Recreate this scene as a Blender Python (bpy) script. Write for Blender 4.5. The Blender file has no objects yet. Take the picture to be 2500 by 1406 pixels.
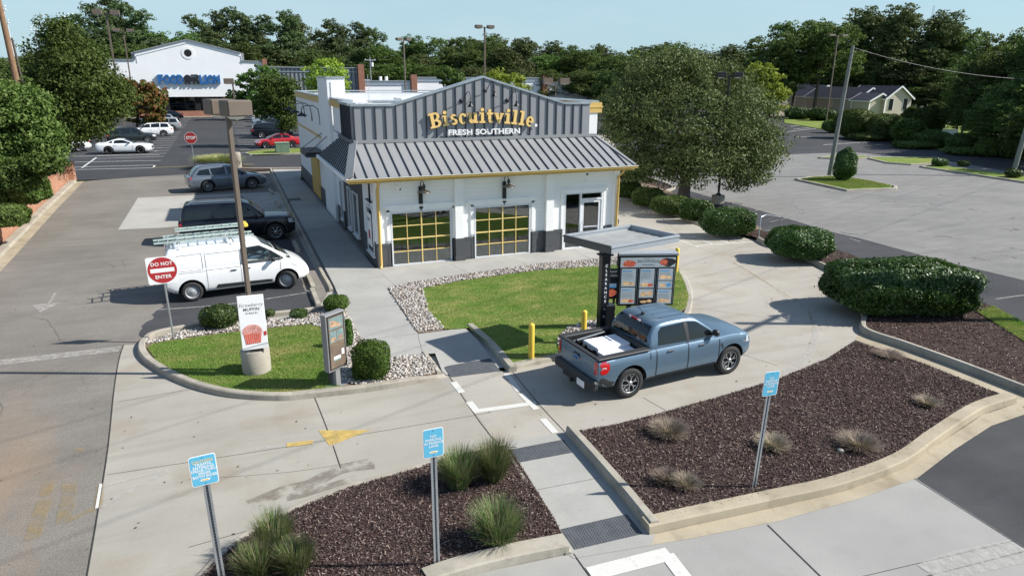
import bpy, bmesh, math, random
import numpy as np
from mathutils import Vector, Matrix, Euler
from mathutils.bvhtree import BVHTree
from mathutils.geometry import tessellate_polygon
R=math.radians
random.seed(7); RNG=np.random.default_rng(7)
scene=bpy.context.scene
C=scene.collection
# ---------------------------------------------------------------- camera
F_PX=1668.2; PITCH=R(17.125); ROLL=R(.2913); YAW=R(22.2827); CAMH=7.2
fw=Vector((math.sin(YAW)*math.cos(PITCH),math.cos(YAW)*math.cos(PITCH),-math.sin(PITCH)))
r0=Vector((math.cos(YAW),-math.sin(YAW),0)); u0=r0.cross(fw)
rt=r0*math.cos(ROLL)+u0*math.sin(ROLL); up=-r0*math.sin(ROLL)+u0*math.cos(ROLL)
cd=bpy.data.cameras.new('camera'); cam=bpy.data.objects.new('camera',cd); C.objects.link(cam)
cam.matrix_world=Matrix(((rt.x,up.x,-fw.x,0),(rt.y,up.y,-fw.y,0),(rt.z,up.z,-fw.z,CAMH),(0,0,0,1)))
cd.sensor_width=36; cd.lens=F_PX/2500*36; cd.clip_end=3000; cd.clip_start=.1
scene.camera=cam
def G(px,py,z=0.0):
    "point of the level z that the survey of the site gives for a photograph coordinate"
    d=fw+rt*((px-1250)/F_PX)-up*((py-703)/F_PX); t=(z-CAMH)/d.z
    return Vector((d.x*t,d.y*t,z))
def GP(l,z=0.0):
    return [G(p[0],p[1],p[2] if len(p)>2 else z) for p in l]
# ---------------------------------------------------------------- light
SUN=Vector((.717,-.298,.629)).normalized()     # towards the sun
w=bpy.data.worlds.new('World'); scene.world=w; w.use_nodes=True
nt=w.node_tree; bg=nt.nodes['Background']
sky=nt.nodes.new('ShaderNodeTexSky'); sky.sky_type='NISHITA'; sky.sun_disc=False
sky.sun_elevation=math.asin(SUN.z); sky.sun_rotation=math.atan2(SUN.x,SUN.y)
sky.air_density=1.0; sky.dust_density=.35; sky.ozone_density=2.2; sky.altitude=50
tcs=nt.nodes.new('ShaderNodeTexCoord'); mps=nt.nodes.new('ShaderNodeMapping'); mps.inputs['Scale'].default_value=(1,1,5)
nzs=nt.nodes.new('ShaderNodeTexNoise'); nzs.inputs['Scale'].default_value=1.5; nzs.inputs['Detail'].default_value=7; nzs.inputs['Roughness'].default_value=.6
crs=nt.nodes.new('ShaderNodeValToRGB'); crs.color_ramp.elements[0].position=.48; crs.color_ramp.elements[1].position=.80
def skm(op,a,b,clamp=True):
    x=nt.nodes.new('ShaderNodeMath'); x.operation=op; x.use_clamp=clamp
    for i,v in enumerate((a,b)):
        if hasattr(v,'is_output'): nt.links.new(v,x.inputs[i])
        else: x.inputs[i].default_value=v
    return x.outputs[0]
def skmix(f,a,b):
    x=nt.nodes.new('ShaderNodeMix'); x.data_type='RGBA'; nt.links.new(f,x.inputs['Factor']); nt.links.new(a,x.inputs['A'])
    x.inputs['B'].default_value=(*b,1); return x.outputs['Result']
L=nt.links.new
L(tcs.outputs['Generated'],mps.inputs['Vector']); L(mps.outputs[0],nzs.inputs['Vector']); L(nzs.outputs['Fac'],crs.inputs['Fac'])
sxs=nt.nodes.new('ShaderNodeSeparateXYZ'); L(tcs.outputs['Generated'],sxs.inputs[0])
el=skm('MAXIMUM',sxs.outputs['Z'],0.0); hz_=skm('MULTIPLY',skm('POWER',skm('SUBTRACT',1.0,el),3.0),.88)
c1_=skmix(hz_,sky.outputs[0],(2.75,4.3,5.2)); c2_=skmix(skm('MULTIPLY',crs.outputs['Color'],.55),c1_,(4.4,5.25,5.8)); L(c2_,bg.inputs['Color'])
bg.inputs['Strength'].default_value=.098
sd=bpy.data.lights.new('sun','SUN'); sd.energy=5.0; sd.angle=R(.5); sd.color=(1,.955,.88)
so=bpy.data.objects.new('sun',sd); C.objects.link(so); so.rotation_euler=SUN.to_track_quat('Z','Y').to_euler(); so.location=(30,-20,40)
vs=scene.view_settings; vs.view_transform='Standard'; vs.look='None'; vs.exposure=.58; vs.gamma=1
scene.render.engine='CYCLES'
scene.cycles.max_bounces=6; scene.cycles.transparent_max_bounces=12; scene.cycles.diffuse_bounces=4; scene.cycles.glossy_bounces=3; scene.cycles.transmission_bounces=4
# ---------------------------------------------------------------- helpers
def tag(o,label=None,cat=None,group=None,kind=None):
    if label: o['label']=label
    if cat: o['category']=cat
    if group: o['group']=group
    if kind: o['kind']=kind
    return o
def empty(name,label,cat,loc=(0,0,0),rz=0,group=None):
    o=bpy.data.objects.new(name,None); C.objects.link(o); o.location=loc; o.rotation_euler=(0,0,rz); o.empty_display_size=.2
    return tag(o,label,cat,group)
def link(name,me,parent=None):
    o=bpy.data.objects.new(name,me); C.objects.link(o)
    if parent is not None: o.parent=parent
    return o
def copy_tree(o,parent=None):
    c=o.copy(); C.objects.link(c)
    c.parent=parent
    for ch in list(o.children): copy_tree(ch,c)
    return c
class MB:
    def __init__(s): s.v=[]; s.f=[]; s.m=[]; s.mats=[]; s.sm=[]
    def mi(s,m):
        if m not in s.mats: s.mats.append(m)
        return s.mats.index(m)
    def add(s,vs,fs,m,sm=False):
        b=len(s.v); s.v+= [tuple(v) for v in vs]; i=s.mi(m)
        for f in fs: s.f.append([b+k for k in f]); s.m.append(i); s.sm.append(sm)
    def box(s,c,d,m,rz=0,bev=0,rot=None):
        hx,hy,hz=d[0]/2,d[1]/2,d[2]/2
        if bev<=0:
            vs=[(x,y,z) for z in(-hz,hz) for x,y in((-hx,-hy),(hx,-hy),(hx,hy),(-hx,hy))]
            fs=[(3,2,1,0),(4,5,6,7),(0,1,5,4),(1,2,6,5),(2,3,7,6),(3,0,4,7)]
        else:
            b=min(bev,hx*.9,hy*.9,hz*.9); vs=[];fs=[]
            for (z,i) in((-hz,b),(-hz+b,0),(hz-b,0),(hz,b)):
                for (x,y) in((-hx+i+ (b-i)*0,-hy+ (b if i==0 else b)),(-hx+b,-hy+i),(hx-b,-hy+i),(hx-i,-hy+b),(hx-i,hy-b),(hx-b,hy-i),(-hx+b,hy-i),(-hx+i,hy-b)):
                    vs.append((x,y,z))
            for k in range(3):
                for j in range(8): fs.append((k*8+j,k*8+(j+1)%8,k*8+8+(j+1)%8,k*8+8+j))
            fs.append(tuple(range(7,-1,-1))); fs.append(tuple(range(24,32)))
        Mx=rot if rot is not None else Matrix.Rotation(rz,3,'Z')
        s.add([Mx@Vector(v)+Vector(c) for v in vs],fs,m)
    def bar(s,a,b,w,h,m,upv=(0,0,1)):
        a=Vector(a);b=Vector(b);d=(b-a); L_=d.length; d.normalize()
        x=d.cross(Vector(upv)); 
        if x.length<1e-4: x=d.cross(Vector((0,1,0)))
        x.normalize(); z=x.cross(d)
        vs=[p+x*sx*w/2+z*sz*h/2 for p in(a,b) for sx,sz in((-1,-1),(1,-1),(1,1),(-1,1))]
        s.add(vs,[(3,2,1,0),(4,5,6,7),(0,1,5,4),(1,2,6,5),(2,3,7,6),(3,0,4,7)],m)
    def tube(s,pts,r,m,n=8,cap=True):
        pts=[Vector(p) for p in pts]; rs=r if isinstance(r,(list,tuple)) else [r]*len(pts)
        vs=[];fs=[]; prev=None
        for i,p in enumerate(pts):
            t=(pts[min(i+1,len(pts)-1)]-pts[max(i-1,0)]).normalized()
            if prev is None:
                x=t.cross(Vector((0,0,1)) if abs(t.z)<.9 else Vector((1,0,0))).normalized()
            else:
                x=(prev-t*prev.dot(t)).normalized()
            prev=x; y=t.cross(x)
            for k in range(n):
                a=2*math.pi*k/n; vs.append(p+x*math.cos(a)*rs[i]+y*math.sin(a)*rs[i])
        for i in range(len(pts)-1):
            for k in range(n): fs.append((i*n+k,i*n+(k+1)%n,(i+1)*n+(k+1)%n,(i+1)*n+k))
        s.add(vs,fs,m,True)
        if cap: s.add(vs[:n],[tuple(range(n-1,-1,-1))],m); s.add(vs[-n:],[tuple(range(n))],m)
    def lathe(s,prof,m,n=20,c=(0,0,0),rot=None,sm=True,cap=True):
        vs=[];fs=[]
        for (r_,z) in prof:
            for k in range(n):
                a=2*math.pi*k/n; v=Vector((r_*math.cos(a),r_*math.sin(a),z))
                if rot is not None: v=rot@v
                vs.append(v+Vector(c))
        for i in range(len(prof)-1):
            for k in range(n): fs.append((i*n+k,i*n+(k+1)%n,(i+1)*n+(k+1)%n,(i+1)*n+k))
        s.add(vs,fs,m,sm)
        if cap and prof[0][0]>1e-4: s.add(vs[:n],[tuple(range(n-1,-1,-1))],m)
        if cap and prof[-1][0]>1e-4: s.add(vs[-n:],[tuple(range(n))],m)
    def prism(s,poly,m,ax='z',lo=0,hi=1,T=None,side=None):
        "polygon (2-D) extruded along an axis: z:(x,y) y:(x,z) x:(y,z)"
        def mk(p,t):
            v={'z':(p[0],p[1],t),'y':(p[0],t,p[1]),'x':(t,p[0],p[1])}[ax]
            v=Vector(v); return T@v if T is not None else v
        n=len(poly); tri=tessellate_polygon([[Vector((p[0],p[1],0)) for p in poly]])
        vs=[mk(p,lo) for p in poly]+[mk(p,hi) for p in poly]
        ar=sum(poly[i][0]*poly[(i+1)%n][1]-poly[(i+1)%n][0]*poly[i][1] for i in range(n))
        flip=(ar<0)!=(ax=='y')
        fs=[]
        def o(f): return tuple(reversed(f)) if flip else tuple(f)
        for t in tri:
            a,b,c_=t; cr=(poly[b][0]-poly[a][0])*(poly[c_][1]-poly[a][1])-(poly[c_][0]-poly[a][0])*(poly[b][1]-poly[a][1])
            t2=(a,b,c_) if (cr>0)==(ar>0) else (a,c_,b)
            fs.append(o((n+t2[0],n+t2[1],n+t2[2]))); fs.append(o((t2[0],t2[2],t2[1])))
        s.add(vs,fs,m)
        s.add(vs,[o((i,(i+1)%n,n+(i+1)%n,n+i)) for i in range(n)],side or m)
    def mesh(s,name):
        me=bpy.data.meshes.new(name); me.from_pydata(s.v,[],s.f)
        for m in s.mats: me.materials.append(m)
        if s.f:
            me.polygons.foreach_set('material_index',s.m); me.polygons.foreach_set('use_smooth',s.sm)
        me.update(); return me
    def build(s,name,parent=None): return link(name,s.mesh(name),parent)
def one(fn,name,parent=None,*a,**k):
    "a mesh made by one MB call"
    b=MB(); getattr(b,fn)(*a,**k); return b.build(name,parent)
def smooth_line(pts,n=6,closed=False):
    P=[Vector(p) for p in pts]; out=[]; N=len(P)
    rng=range(N) if closed else range(N-1)
    for i in rng:
        p0=P[(i-1)%N] if (closed or i>0) else P[0]; p1=P[i]; p2=P[(i+1)%N]; p3=P[(i+2)%N] if (closed or i+2<N) else P[-1]
        for k in range(n):
            t=k/n; out.append(.5*((2*p1)+(-p0+p2)*t+(2*p0-5*p1+4*p2-p3)*t*t+(-p0+3*p1-3*p2+p3)*t**3))
    if not closed: out.append(P[-1])
    return out
def flat(name,pts,m,label=None,cat=None,kind='structure',parent=None,thick=0):
    "a sheet through 3-D points"
    tri=tessellate_polygon([[Vector((p[0],p[1],0)) for p in pts]])
    vs=[tuple(p) for p in pts]; fs=[]
    for a,b,c_ in tri:
        cr=(vs[b][0]-vs[a][0])*(vs[c_][1]-vs[a][1])-(vs[c_][0]-vs[a][0])*(vs[b][1]-vs[a][1])
        fs.append((a,b,c_) if cr>0 else (a,c_,b))
    me=bpy.data.meshes.new(name); me.from_pydata(vs,[],fs); me.materials.append(m); me.update()
    o=link(name,me,parent)
    if parent is None: tag(o,label,cat,None,kind)
    return o
def strip_pts(line,wd,side=0):
    "polygon round a 3-D line; side -1/0/1: to the right/centred/left"
    P=[Vector(p) for p in line]; l=[];r=[]
    for i,p in enumerate(P):
        t=(P[min(i+1,len(P)-1)]-P[max(i-1,0)]); t.z=0; t.normalize(); nrm=Vector((-t.y,t.x,0))
        a,b={0:(.5,.5),1:(1,0),-1:(0,1)}[side]
        l.append(p+nrm*wd*a); r.append(p-nrm*wd*b)
    return l,r
class Sheets:
    "several flat painted strips of one kind on one mesh"
    def __init__(s): s.b=MB()
    def strip(s,line,wd,m,z=None,side=0):
        if z is not None: line=[Vector((p[0],p[1],z)) for p in line]
        l,r=strip_pts(line,wd,side); n=len(l)
        s.b.add(r+l,[(i,i+1,n+i+1,n+i) for i in range(n-1)],m)
def kerb(name,line,m,wd=.16,h=.14,side=1,z0=0.0,parent=None,hs=None,gut=None,gm=None,gw=.45):
    "kerb along the foot line of its road face; the body lies to `side` (1 left) of the line"
    P=[Vector((p[0],p[1],0)) for p in line]; n=len(P); hs=hs or [h]*n
    prof=[(0,0),(.012,.55),(.02,.85),(.05,1.0),(wd-.02,1.0),(wd,.9),(wd,0)]
    vs=[]
    for i,p in enumerate(P):
        t=(P[min(i+1,n-1)]-P[max(i-1,0)]).normalized(); nr=Vector((-t.y,t.x,0))*side
        for (o,z) in prof: vs.append(p+nr*o+Vector((0,0,z0-.02+z*(hs[i]+.02))))
    k=len(prof); fs=[]
    for i in range(n-1):
        for j in range(k-1):
            f=(i*k+j,(i+1)*k+j,(i+1)*k+j+1,i*k+j+1); fs.append(f if side>0 else f[::-1])
    fs.append(tuple(range(k)) if side<0 else tuple(range(k-1,-1,-1))); e=(n-1)*k
    fs.append(tuple(range(e+k-1,e-1,-1)) if side<0 else tuple(range(e,e+k)))
    b=MB(); b.add(vs,fs,m)
    o=b.build(name,parent)
    if parent is None: tag(o,kind='structure')
    return o
def inpoly(P,xy):
    x=xy[:,0];y=xy[:,1];c=np.zeros(len(xy),bool);n=len(P)
    for i in range(n):
        x1,y1=P[i][0],P[i][1];x2,y2=P[(i+1)%n][0],P[(i+1)%n][1]
        if y1==y2: continue
        c^=((y1>y)!=(y2>y))&(x<(x2-x1)*(y-y1)/(y2-y1)+x1)
    return c
def scatter(P,n,excl=()):
    xs=[p[0] for p in P];ys=[p[1] for p in P]; out=[];tot=0
    while tot<n:
        q=np.column_stack([RNG.uniform(min(xs),max(xs),n*2),RNG.uniform(min(ys),max(ys),n*2)])
        k=inpoly(P,q)
        for e in excl: k&=~inpoly(e,q)
        q=q[k]; out.append(q); tot+=len(q)
        if tot==0: break
    return np.concatenate(out)[:n]
def npmesh(name,V,F,mats,mi=None,smooth=False):
    "V (n,3) F (m,k) arrays -> mesh"
    me=bpy.data.meshes.new(name); V=np.asarray(V,np.float32); F=np.asarray(F,np.int32); m,k=F.shape
    me.vertices.add(len(V)); me.vertices.foreach_set('co',V.ravel())
    me.loops.add(m*k); me.loops.foreach_set('vertex_index',F.ravel())
    me.polygons.add(m); me.polygons.foreach_set('loop_start',np.arange(m,dtype=np.int32)*k)
    try: me.polygons.foreach_set('loop_total',np.full(m,k,np.int32))
    except Exception: pass
    for x in mats: me.materials.append(x)
    if mi is not None: me.polygons.foreach_set('material_index',np.asarray(mi,np.int32))
    me.update(calc_edges=True); 
    if smooth: me.polygons.foreach_set('use_smooth',np.ones(m,bool))
    return me
def instances(name,BV,BF,pos,scale,rot,mats,mi=None,smooth=False):
    "many small copies of a base shape in one mesh (numpy)"
    BV=np.asarray(BV,float); n=len(pos); 
    V=np.einsum('nij,kj->nki',rot,BV)*np.asarray(scale).reshape(n,1,-1)+np.asarray(pos)[:,None,:]
    F=np.asarray(BF)[None]+ (np.arange(n)*len(BV))[:,None,None]
    if mi is not None: mi=np.repeat(mi,len(BF))
    return npmesh(name,V.reshape(-1,3),F.reshape(-1,F.shape[-1]),mats,mi,smooth)
def rot_to(nv):
    "rotation matrices whose z axis is the given direction, with random spin"
    n=len(nv); nv=nv/np.maximum(np.linalg.norm(nv,axis=1),1e-9)[:,None]; a=RNG.normal(size=(n,3)); x=np.cross(a,nv); x/=np.maximum(np.linalg.norm(x,axis=1),1e-9)[:,None]; y=np.cross(nv,x)
    return np.stack([x,y,nv],2)
def rots(n,tilt=math.pi):
    a=RNG.uniform(0,2*math.pi,n);b=RNG.uniform(-tilt,tilt,n);c=RNG.uniform(-tilt,tilt,n)
    def M(ax,t):
        o=np.zeros((len(t),3,3)); i,j={'x':(1,2),'y':(2,0),'z':(0,1)}[ax]; k=3-i-j
        o[:,k,k]=1;o[:,i,i]=np.cos(t);o[:,j,j]=np.cos(t);o[:,i,j]=-np.sin(t);o[:,j,i]=np.sin(t); return o
    return M('z',a)@M('x',b)@M('y',c)
# ---------------------------------------------------------------- materials
MATS={}
def rgb(h): 
    if isinstance(h,str):
        h=h.lstrip('#'); v=[int(h[i:i+2],16)/255 for i in(0,2,4)]; return tuple(c/12.92 if c<=.04045 else ((c+.055)/1.055)**2.4 for c in v)
    return tuple(h)
class NT:
    def __init__(s,name):
        s.m=bpy.data.materials.new(name); s.m.use_nodes=True; s.t=s.m.node_tree; s.b=s.t.nodes['Principled BSDF']; s.out=s.t.nodes['Material Output']
        g=s.t.nodes.new('ShaderNodeNewGeometry'); s.geo=g; s.pos=g.outputs['Position']; tc=s.t.nodes.new('ShaderNodeTexCoord'); s.obj=tc.outputs['Object']
        MATS[name]=s.m
    def n(s,ty,**k):
        x=s.t.nodes.new('ShaderNode'+ty)
        for a,b in k.items():
            if a in x.inputs.keys() if False else hasattr(x,a): setattr(x,a,b)
        return x
    def l(s,a,b): s.t.links.new(a,b)
    def noise(s,scale,detail=3,rough=.55,vec=None,stretch=None,dist=0):
        x=s.n('TexNoise'); x.inputs['Scale'].default_value=scale; x.inputs['Detail'].default_value=detail; x.inputs['Roughness'].default_value=rough; x.inputs['Distortion'].default_value=dist
        v=vec or s.pos
        if stretch:
            mp=s.n('Mapping'); mp.inputs['Scale'].default_value=stretch[:3]
            if len(stretch)>3: mp.inputs['Rotation'].default_value=(0,0,stretch[3])
            s.l(v,mp.inputs['Vector']); v=mp.outputs[0]
        s.l(v,x.inputs['Vector']); return x.outputs['Fac']
    def ramp(s,fac,stops):
        x=s.n('ValToRGB'); e=x.color_ramp.elements
        while len(e)<len(stops): e.new(.5)
        for i,(p,c) in enumerate(stops):
            e[i].position=p
            c=(c,c,c) if isinstance(c,(int,float)) else rgb(c); e[i].color=(*c,1)
        s.l(fac,x.inputs['Fac']); return x.outputs['Color']
    def mix(s,f,a,b,mode='MIX'):
        x=s.n('Mix'); x.data_type='RGBA'; x.blend_type=mode
        for v,k in((f,'Factor'),(a,'A'),(b,'B')):
            if hasattr(v,'is_output'): s.l(v,x.inputs[k])
            elif k=='Factor': x.inputs[k].default_value=v
            else: x.inputs[k].default_value=(*rgb(v),1)
        return x.outputs['Result']
    def math(s,op,a,b=0,clamp=False):
        x=s.n('Math'); x.operation=op; x.use_clamp=clamp
        for i,v in enumerate((a,b)):
            if hasattr(v,'is_output'): s.l(v,x.inputs[i])
            else: x.inputs[i].default_value=v
        return x.outputs[0]
    def bump(s,h,st=.3,d=.02):
        x=s.n('Bump'); x.inputs['Strength'].default_value=st; x.inputs['Distance'].default_value=d; s.l(h,x.inputs['Height']); s.l(x.outputs[0],s.b.inputs['Normal'])
    def col(s,c,rough=.8,metal=0,coat=0,spec=None):
        if hasattr(c,'is_output'): s.l(c,s.b.inputs['Base Color'])
        else: s.b.inputs['Base Color'].default_value=(*rgb(c),1)
        s.b.inputs['Roughness'].default_value=rough; s.b.inputs['Metallic'].default_value=metal; s.b.inputs['Coat Weight'].default_value=coat; s.b.inputs['Coat Roughness'].default_value=.04
        if spec is not None: s.b.inputs['Specular IOR Level'].default_value=spec
        return s.m
def plain(name,c,rough=.6,metal=0,coat=0,var=.12,scale=4,bump=0,spec=None):
    t=NT(name); c=rgb(c); f=t.noise(scale,4,.6,vec=t.obj)
    cc=t.ramp(f,[(.3,tuple(x*(1-var) for x in c)),(.7,tuple(min(1,x*(1+var)) for x in c))])
    if bump: t.bump(t.noise(scale*12,3,vec=t.obj),bump,.01)
    return t.col(cc,rough,metal,coat,spec)
def concrete(name,a,b,stain,ss=.35,amt=.5,streak=None,st_rot=0):
    a=tuple(x*.92 for x in a); b=tuple(x*.92 for x in b); stain=tuple(x*.92 for x in stain)
    t=NT(name); f=t.noise(ss,6,.62); base=t.ramp(f,[(.32,a),(.68,b)])
    f2=t.noise(ss*2.7,5,.6,stretch=(1,1,1)); f3=t.ramp(f2,[(.52,0.0),(.75,1.0)])
    base=t.mix(t.math('MULTIPLY',f3,amt),base,stain)
    if streak:
        f5=t.ramp(t.noise(.5,5,.6,stretch=(.35,3.2,1,st_rot)),[(.5,0.0),(.72,1.0)]); base=t.mix(t.math('MULTIPLY',f5,.45),base,streak)
    f4=t.noise(55,2,.7); base=t.mix(.28,base,t.ramp(f4,[(.3,.32),(.7,.72)]),'OVERLAY')
    t.bump(f4,.25,.006); return t.col(base,.88,spec=.3)
def asphalt(name,a,b,speck=.35,crack=0,warm=None,wmask=None):
    a=tuple(x*.9 for x in a); b=tuple(x*.9 for x in b)
    t=NT(name); f=t.noise(.22,6,.62); base=t.ramp(f,[(.3,a),(.7,b)])
    f2=t.noise(1.1,5,.6,stretch=(.5,1.6,1,.2)); base=t.mix(.35,base,t.ramp(f2,[(.35,.38),(.65,.62)]),'OVERLAY')
    f4=t.noise(48,3,.75); base=t.mix(speck,base,t.ramp(f4,[(.34,.15),(.5,.5),(.68,.9)]),'OVERLAY')
    if warm:
        m=t.ramp(t.noise(.28,4,.6,stretch=(1.5,.5,1,.15)),[(.5,0.0),(.66,1.0)]); 
        if wmask:
            sx=t.n('SeparateXYZ'); t.l(t.pos,sx.inputs[0]); g=t.math('MULTIPLY',t.math('SUBTRACT',wmask[1],sx.outputs['Y']),1/wmask[0],True)
            m=t.math('MULTIPLY',m,g)
        base=t.mix(t.math('MULTIPLY',m,.5),base,warm)
    if crack:
        v=t.n('TexVoronoi'); v.feature='DISTANCE_TO_EDGE'; v.inputs['Scale'].default_value=.33
        dn=t.n('TexNoise'); dn.inputs['Scale'].default_value=1.2; dn.inputs['Detail'].default_value=5; t.l(t.pos,dn.inputs['Vector'])
        vm=t.n('VectorMath'); vm.operation='MULTIPLY_ADD'; t.l(dn.outputs['Color'],vm.inputs[0]); vm.inputs[1].default_value=(1.1,1.1,0); t.l(t.pos,vm.inputs[2]); t.l(vm.outputs[0],v.inputs['Vector'])
        ln=t.ramp(v.outputs['Distance'],[(.0,1.0),(.006,0.0)]); ms=t.ramp(t.noise(.15,3),[(.42,0.0),(.6,1.0)])
        base=t.mix(t.math('MULTIPLY',t.math('MULTIPLY',ln,ms),crack),base,(.06,.06,.06))
    t.bump(f4,.35,.008); return t.col(base,.9,spec=.25)
M={}
M['drive']=concrete('drive_concrete',(.33,.308,.27),(.42,.395,.345),(.30,.245,.17),.22,.6,(.235,.20,.16),.35)
M['entry']=concrete('entry_concrete',(.31,.292,.255),(.405,.383,.333),(.28,.22,.15),.2,.7,(.22,.20,.17),-.35)
M['walk']=concrete('walk_concrete',(.32,.316,.296),(.40,.392,.365),(.25,.24,.215),.5,.3)
M['kerb']=concrete('kerb_concrete',(.30,.275,.225),(.44,.405,.34),(.17,.15,.12),.9,.6)
M['gutter']=concrete('gutter_concrete',(.32,.275,.20),(.44,.38,.28),(.20,.16,.10),.7,.7)
M['slab']=concrete('slab_concrete',(.28,.277,.262),(.37,.362,.34),(.23,.222,.205),.3,.35)
M['pad']=concrete('pad_concrete',(.36,.35,.32),(.44,.425,.39),(.28,.26,.22),.3,.3)
M['old_asph']=asphalt('old_asphalt',(.172,.158,.138),(.24,.222,.196),.5,.35,(.34,.22,.12),(12,22))
M['right_asph']=asphalt('right_asphalt',(.19,.187,.18),(.25,.243,.232),.4,.35)
M['dark_asph']=asphalt('dark_asphalt',(.045,.046,.05),(.062,.063,.066),.35,0)
M['seal_asph']=asphalt('sealed_asphalt',(.042,.044,.05),(.072,.073,.078),.35,0)
M['near_asph']=asphalt('near_asphalt',(.045,.047,.051),(.08,.081,.085),.35,.2)
M['joint']=plain('joint_black',(.035,.033,.03),.9)
M['crackline']=plain('crack_line',(.13,.12,.105),.9)
def wornpaint(name,c,under,thr=.48,ramp=None,sc=14):
    t=NT(name); f=t.noise(sc,7,.7); k=t.ramp(f,ramp or [(thr-.17,0.0),(thr+.15,1.0)])
    tr=t.n('BsdfTransparent'); mx=t.n('MixShader'); t.l(k,mx.inputs[0]); t.l(t.b.outputs[0],mx.inputs[1]); t.l(tr.outputs[0],mx.inputs[2]); t.l(mx.outputs[0],t.out.inputs['Surface'])
    return t.col(t.mix(t.noise(30,3),tuple(x*.8 for x in c),c),.75)
M['wpaint']=wornpaint('worn_white_paint',(.66,.65,.61),None,ramp=[(.55,.05),(.8,.4)],sc=5)
M['wpaint_old']=wornpaint('faded_white_paint',(.55,.53,.49),None,ramp=[(.32,.3),(.66,.9)],sc=6)
M['ypaint']=wornpaint('worn_yellow_paint',(.58,.41,.12),None,ramp=[(.45,.05),(.7,.6)],sc=4)
M['ypaint_old']=wornpaint('faded_yellow_paint',(.42,.30,.12),None,ramp=[(.36,.5),(.60,.97)],sc=3)
M['ylane']=plain('yellow_lane_line',(.50,.42,.15),.8)
M['wline']=plain('white_lot_line',(.62,.62,.60),.8)
M['stain']=wornpaint('dark_stain',(.235,.205,.165),None,ramp=[(.36,.25),(.58,1.0)],sc=2.2)
def grassmat(name,a,b,c,sc=.7):
    t=NT(name); f=t.noise(sc,6,.65,stretch=(1,1.8,1,.5)); base=t.ramp(f,[(.3,a),(.5,b),(.66,c)])
    base=t.mix(.4,base,t.ramp(t.noise(40,3,.7),[(.3,.25),(.7,.8)]),'OVERLAY'); t.bump(t.noise(70,3,.7),.6,.02); return t.col(base,.9,spec=.2)
M['lawn']=grassmat('lawn_soil',(.085,.14,.022),(.14,.19,.04),(.33,.28,.11))
M['field']=grassmat('field_green',(.02,.035,.01),(.03,.045,.013),(.04,.05,.018),.05)
M['verge']=grassmat('verge_green',(.10,.17,.025),(.15,.21,.04),(.24,.21,.07),.4)
def mulchmat():
    t=NT('mulch_ground'); f=t.noise(26,5,.8,stretch=(1,1,1)); base=t.ramp(f,[(.3,(.012,.008,.007)),(.5,(.055,.033,.027)),(.68,(.13,.085,.07)),(.78,(.3,.23,.19))])
    f2=t.noise(.5,5,.6); base=t.mix(t.ramp(f2,[(.4,0.0),(.7,.5)]),base,(.10,.075,.06)); t.bump(f,.9,.05); return t.col(base,.9,spec=.2)
M['mulch']=mulchmat()
M['dirt']=concrete('bed_dirt',(.16,.115,.08),(.24,.18,.13),(.12,.09,.065),1.2,.5)
def chipmat(name,cols,rough=.85,var=True):
    t=NT(name); st=[(i/(len(cols)-1)*.94+.03,c) for i,c in enumerate(cols)]
    c=t.ramp(t.geo.outputs['Random Per Island'],st); return t.col(c,rough,spec=.3)
M['chips']=chipmat('mulch_chips',[(.028,.017,.017),(.05,.03,.029),(.085,.052,.048),(.065,.04,.038),(.12,.082,.07),(.30,.24,.20)])
M['rocks']=chipmat('river_rock',[(.17,.145,.12),(.33,.30,.265),(.50,.475,.44),(.27,.21,.165),(.54,.52,.49),(.22,.205,.19)],.7)
def leafmat(name,cols,trans=.3,rough=.6,spec=.18):
    g_='shrub' in name or 'boxwood' in name; rough=max(rough,.45 if g_ else .6); spec=min(spec,.4 if g_ else .2)
    t=NT(name); st=[(i/(len(cols)-1)*.94+.03,c) for i,c in enumerate(cols)]
    c=t.ramp(t.geo.outputs['Random Per Island'],st); oi=t.n('ObjectInfo'); hs=t.n('HueSaturation'); 
    hs.inputs['Saturation'].default_value=1; t.l(t.math('ADD',t.math('MULTIPLY',oi.outputs['Random'],.6),.75),hs.inputs['Value']); t.l(t.math('ADD',t.math('MULTIPLY',oi.outputs['Random'],.035),.4825),hs.inputs['Hue']); t.l(c,hs.inputs['Color']); c=hs.outputs[0]
    t.col(c,rough,spec=spec); tl=t.n('BsdfTranslucent'); tc=t.mix(1.0,c,(.9,1.0,.45),'MULTIPLY'); t.l(t.mix(.5,c,tc),tl.inputs['Color'])
    mx=t.n('MixShader'); mx.inputs[0].default_value=trans; t.l(t.b.outputs[0],mx.inputs[1]); t.l(tl.outputs[0],mx.inputs[2]); t.l(mx.outputs[0],t.out.inputs['Surface']); return t.m
M['oak']=leafmat('oak_leaves',[(.055,.074,.022),(.08,.103,.032),(.105,.13,.043),(.145,.165,.065)],.2,.45,.5)
M['leaf']=leafmat('broad_leaves',[(.05,.09,.018),(.07,.12,.025),(.095,.155,.034),(.13,.19,.05)])
M['leafbright']=leafmat('bright_leaves',[(.055,.10,.02),(.085,.145,.03),(.12,.185,.042),(.18,.24,.08)])
M['leafyel']=leafmat('yellow_green_leaves',[(.16,.25,.03),(.24,.34,.045),(.32,.42,.06),(.40,.48,.09)],.35)
M['leafdark']=leafmat('dark_leaves',[(.055,.085,.024),(.08,.12,.033),(.11,.155,.045),(.15,.195,.065)],.4)
M['pine']=leafmat('pine_needles',[(.048,.078,.03),(.07,.105,.04),(.095,.135,.05),(.13,.17,.065)],.3)
M['leafred']=leafmat('turning_leaves',[(.06,.10,.02),(.09,.12,.025),(.16,.08,.03),(.22,.07,.035),(.08,.12,.02)])
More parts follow.
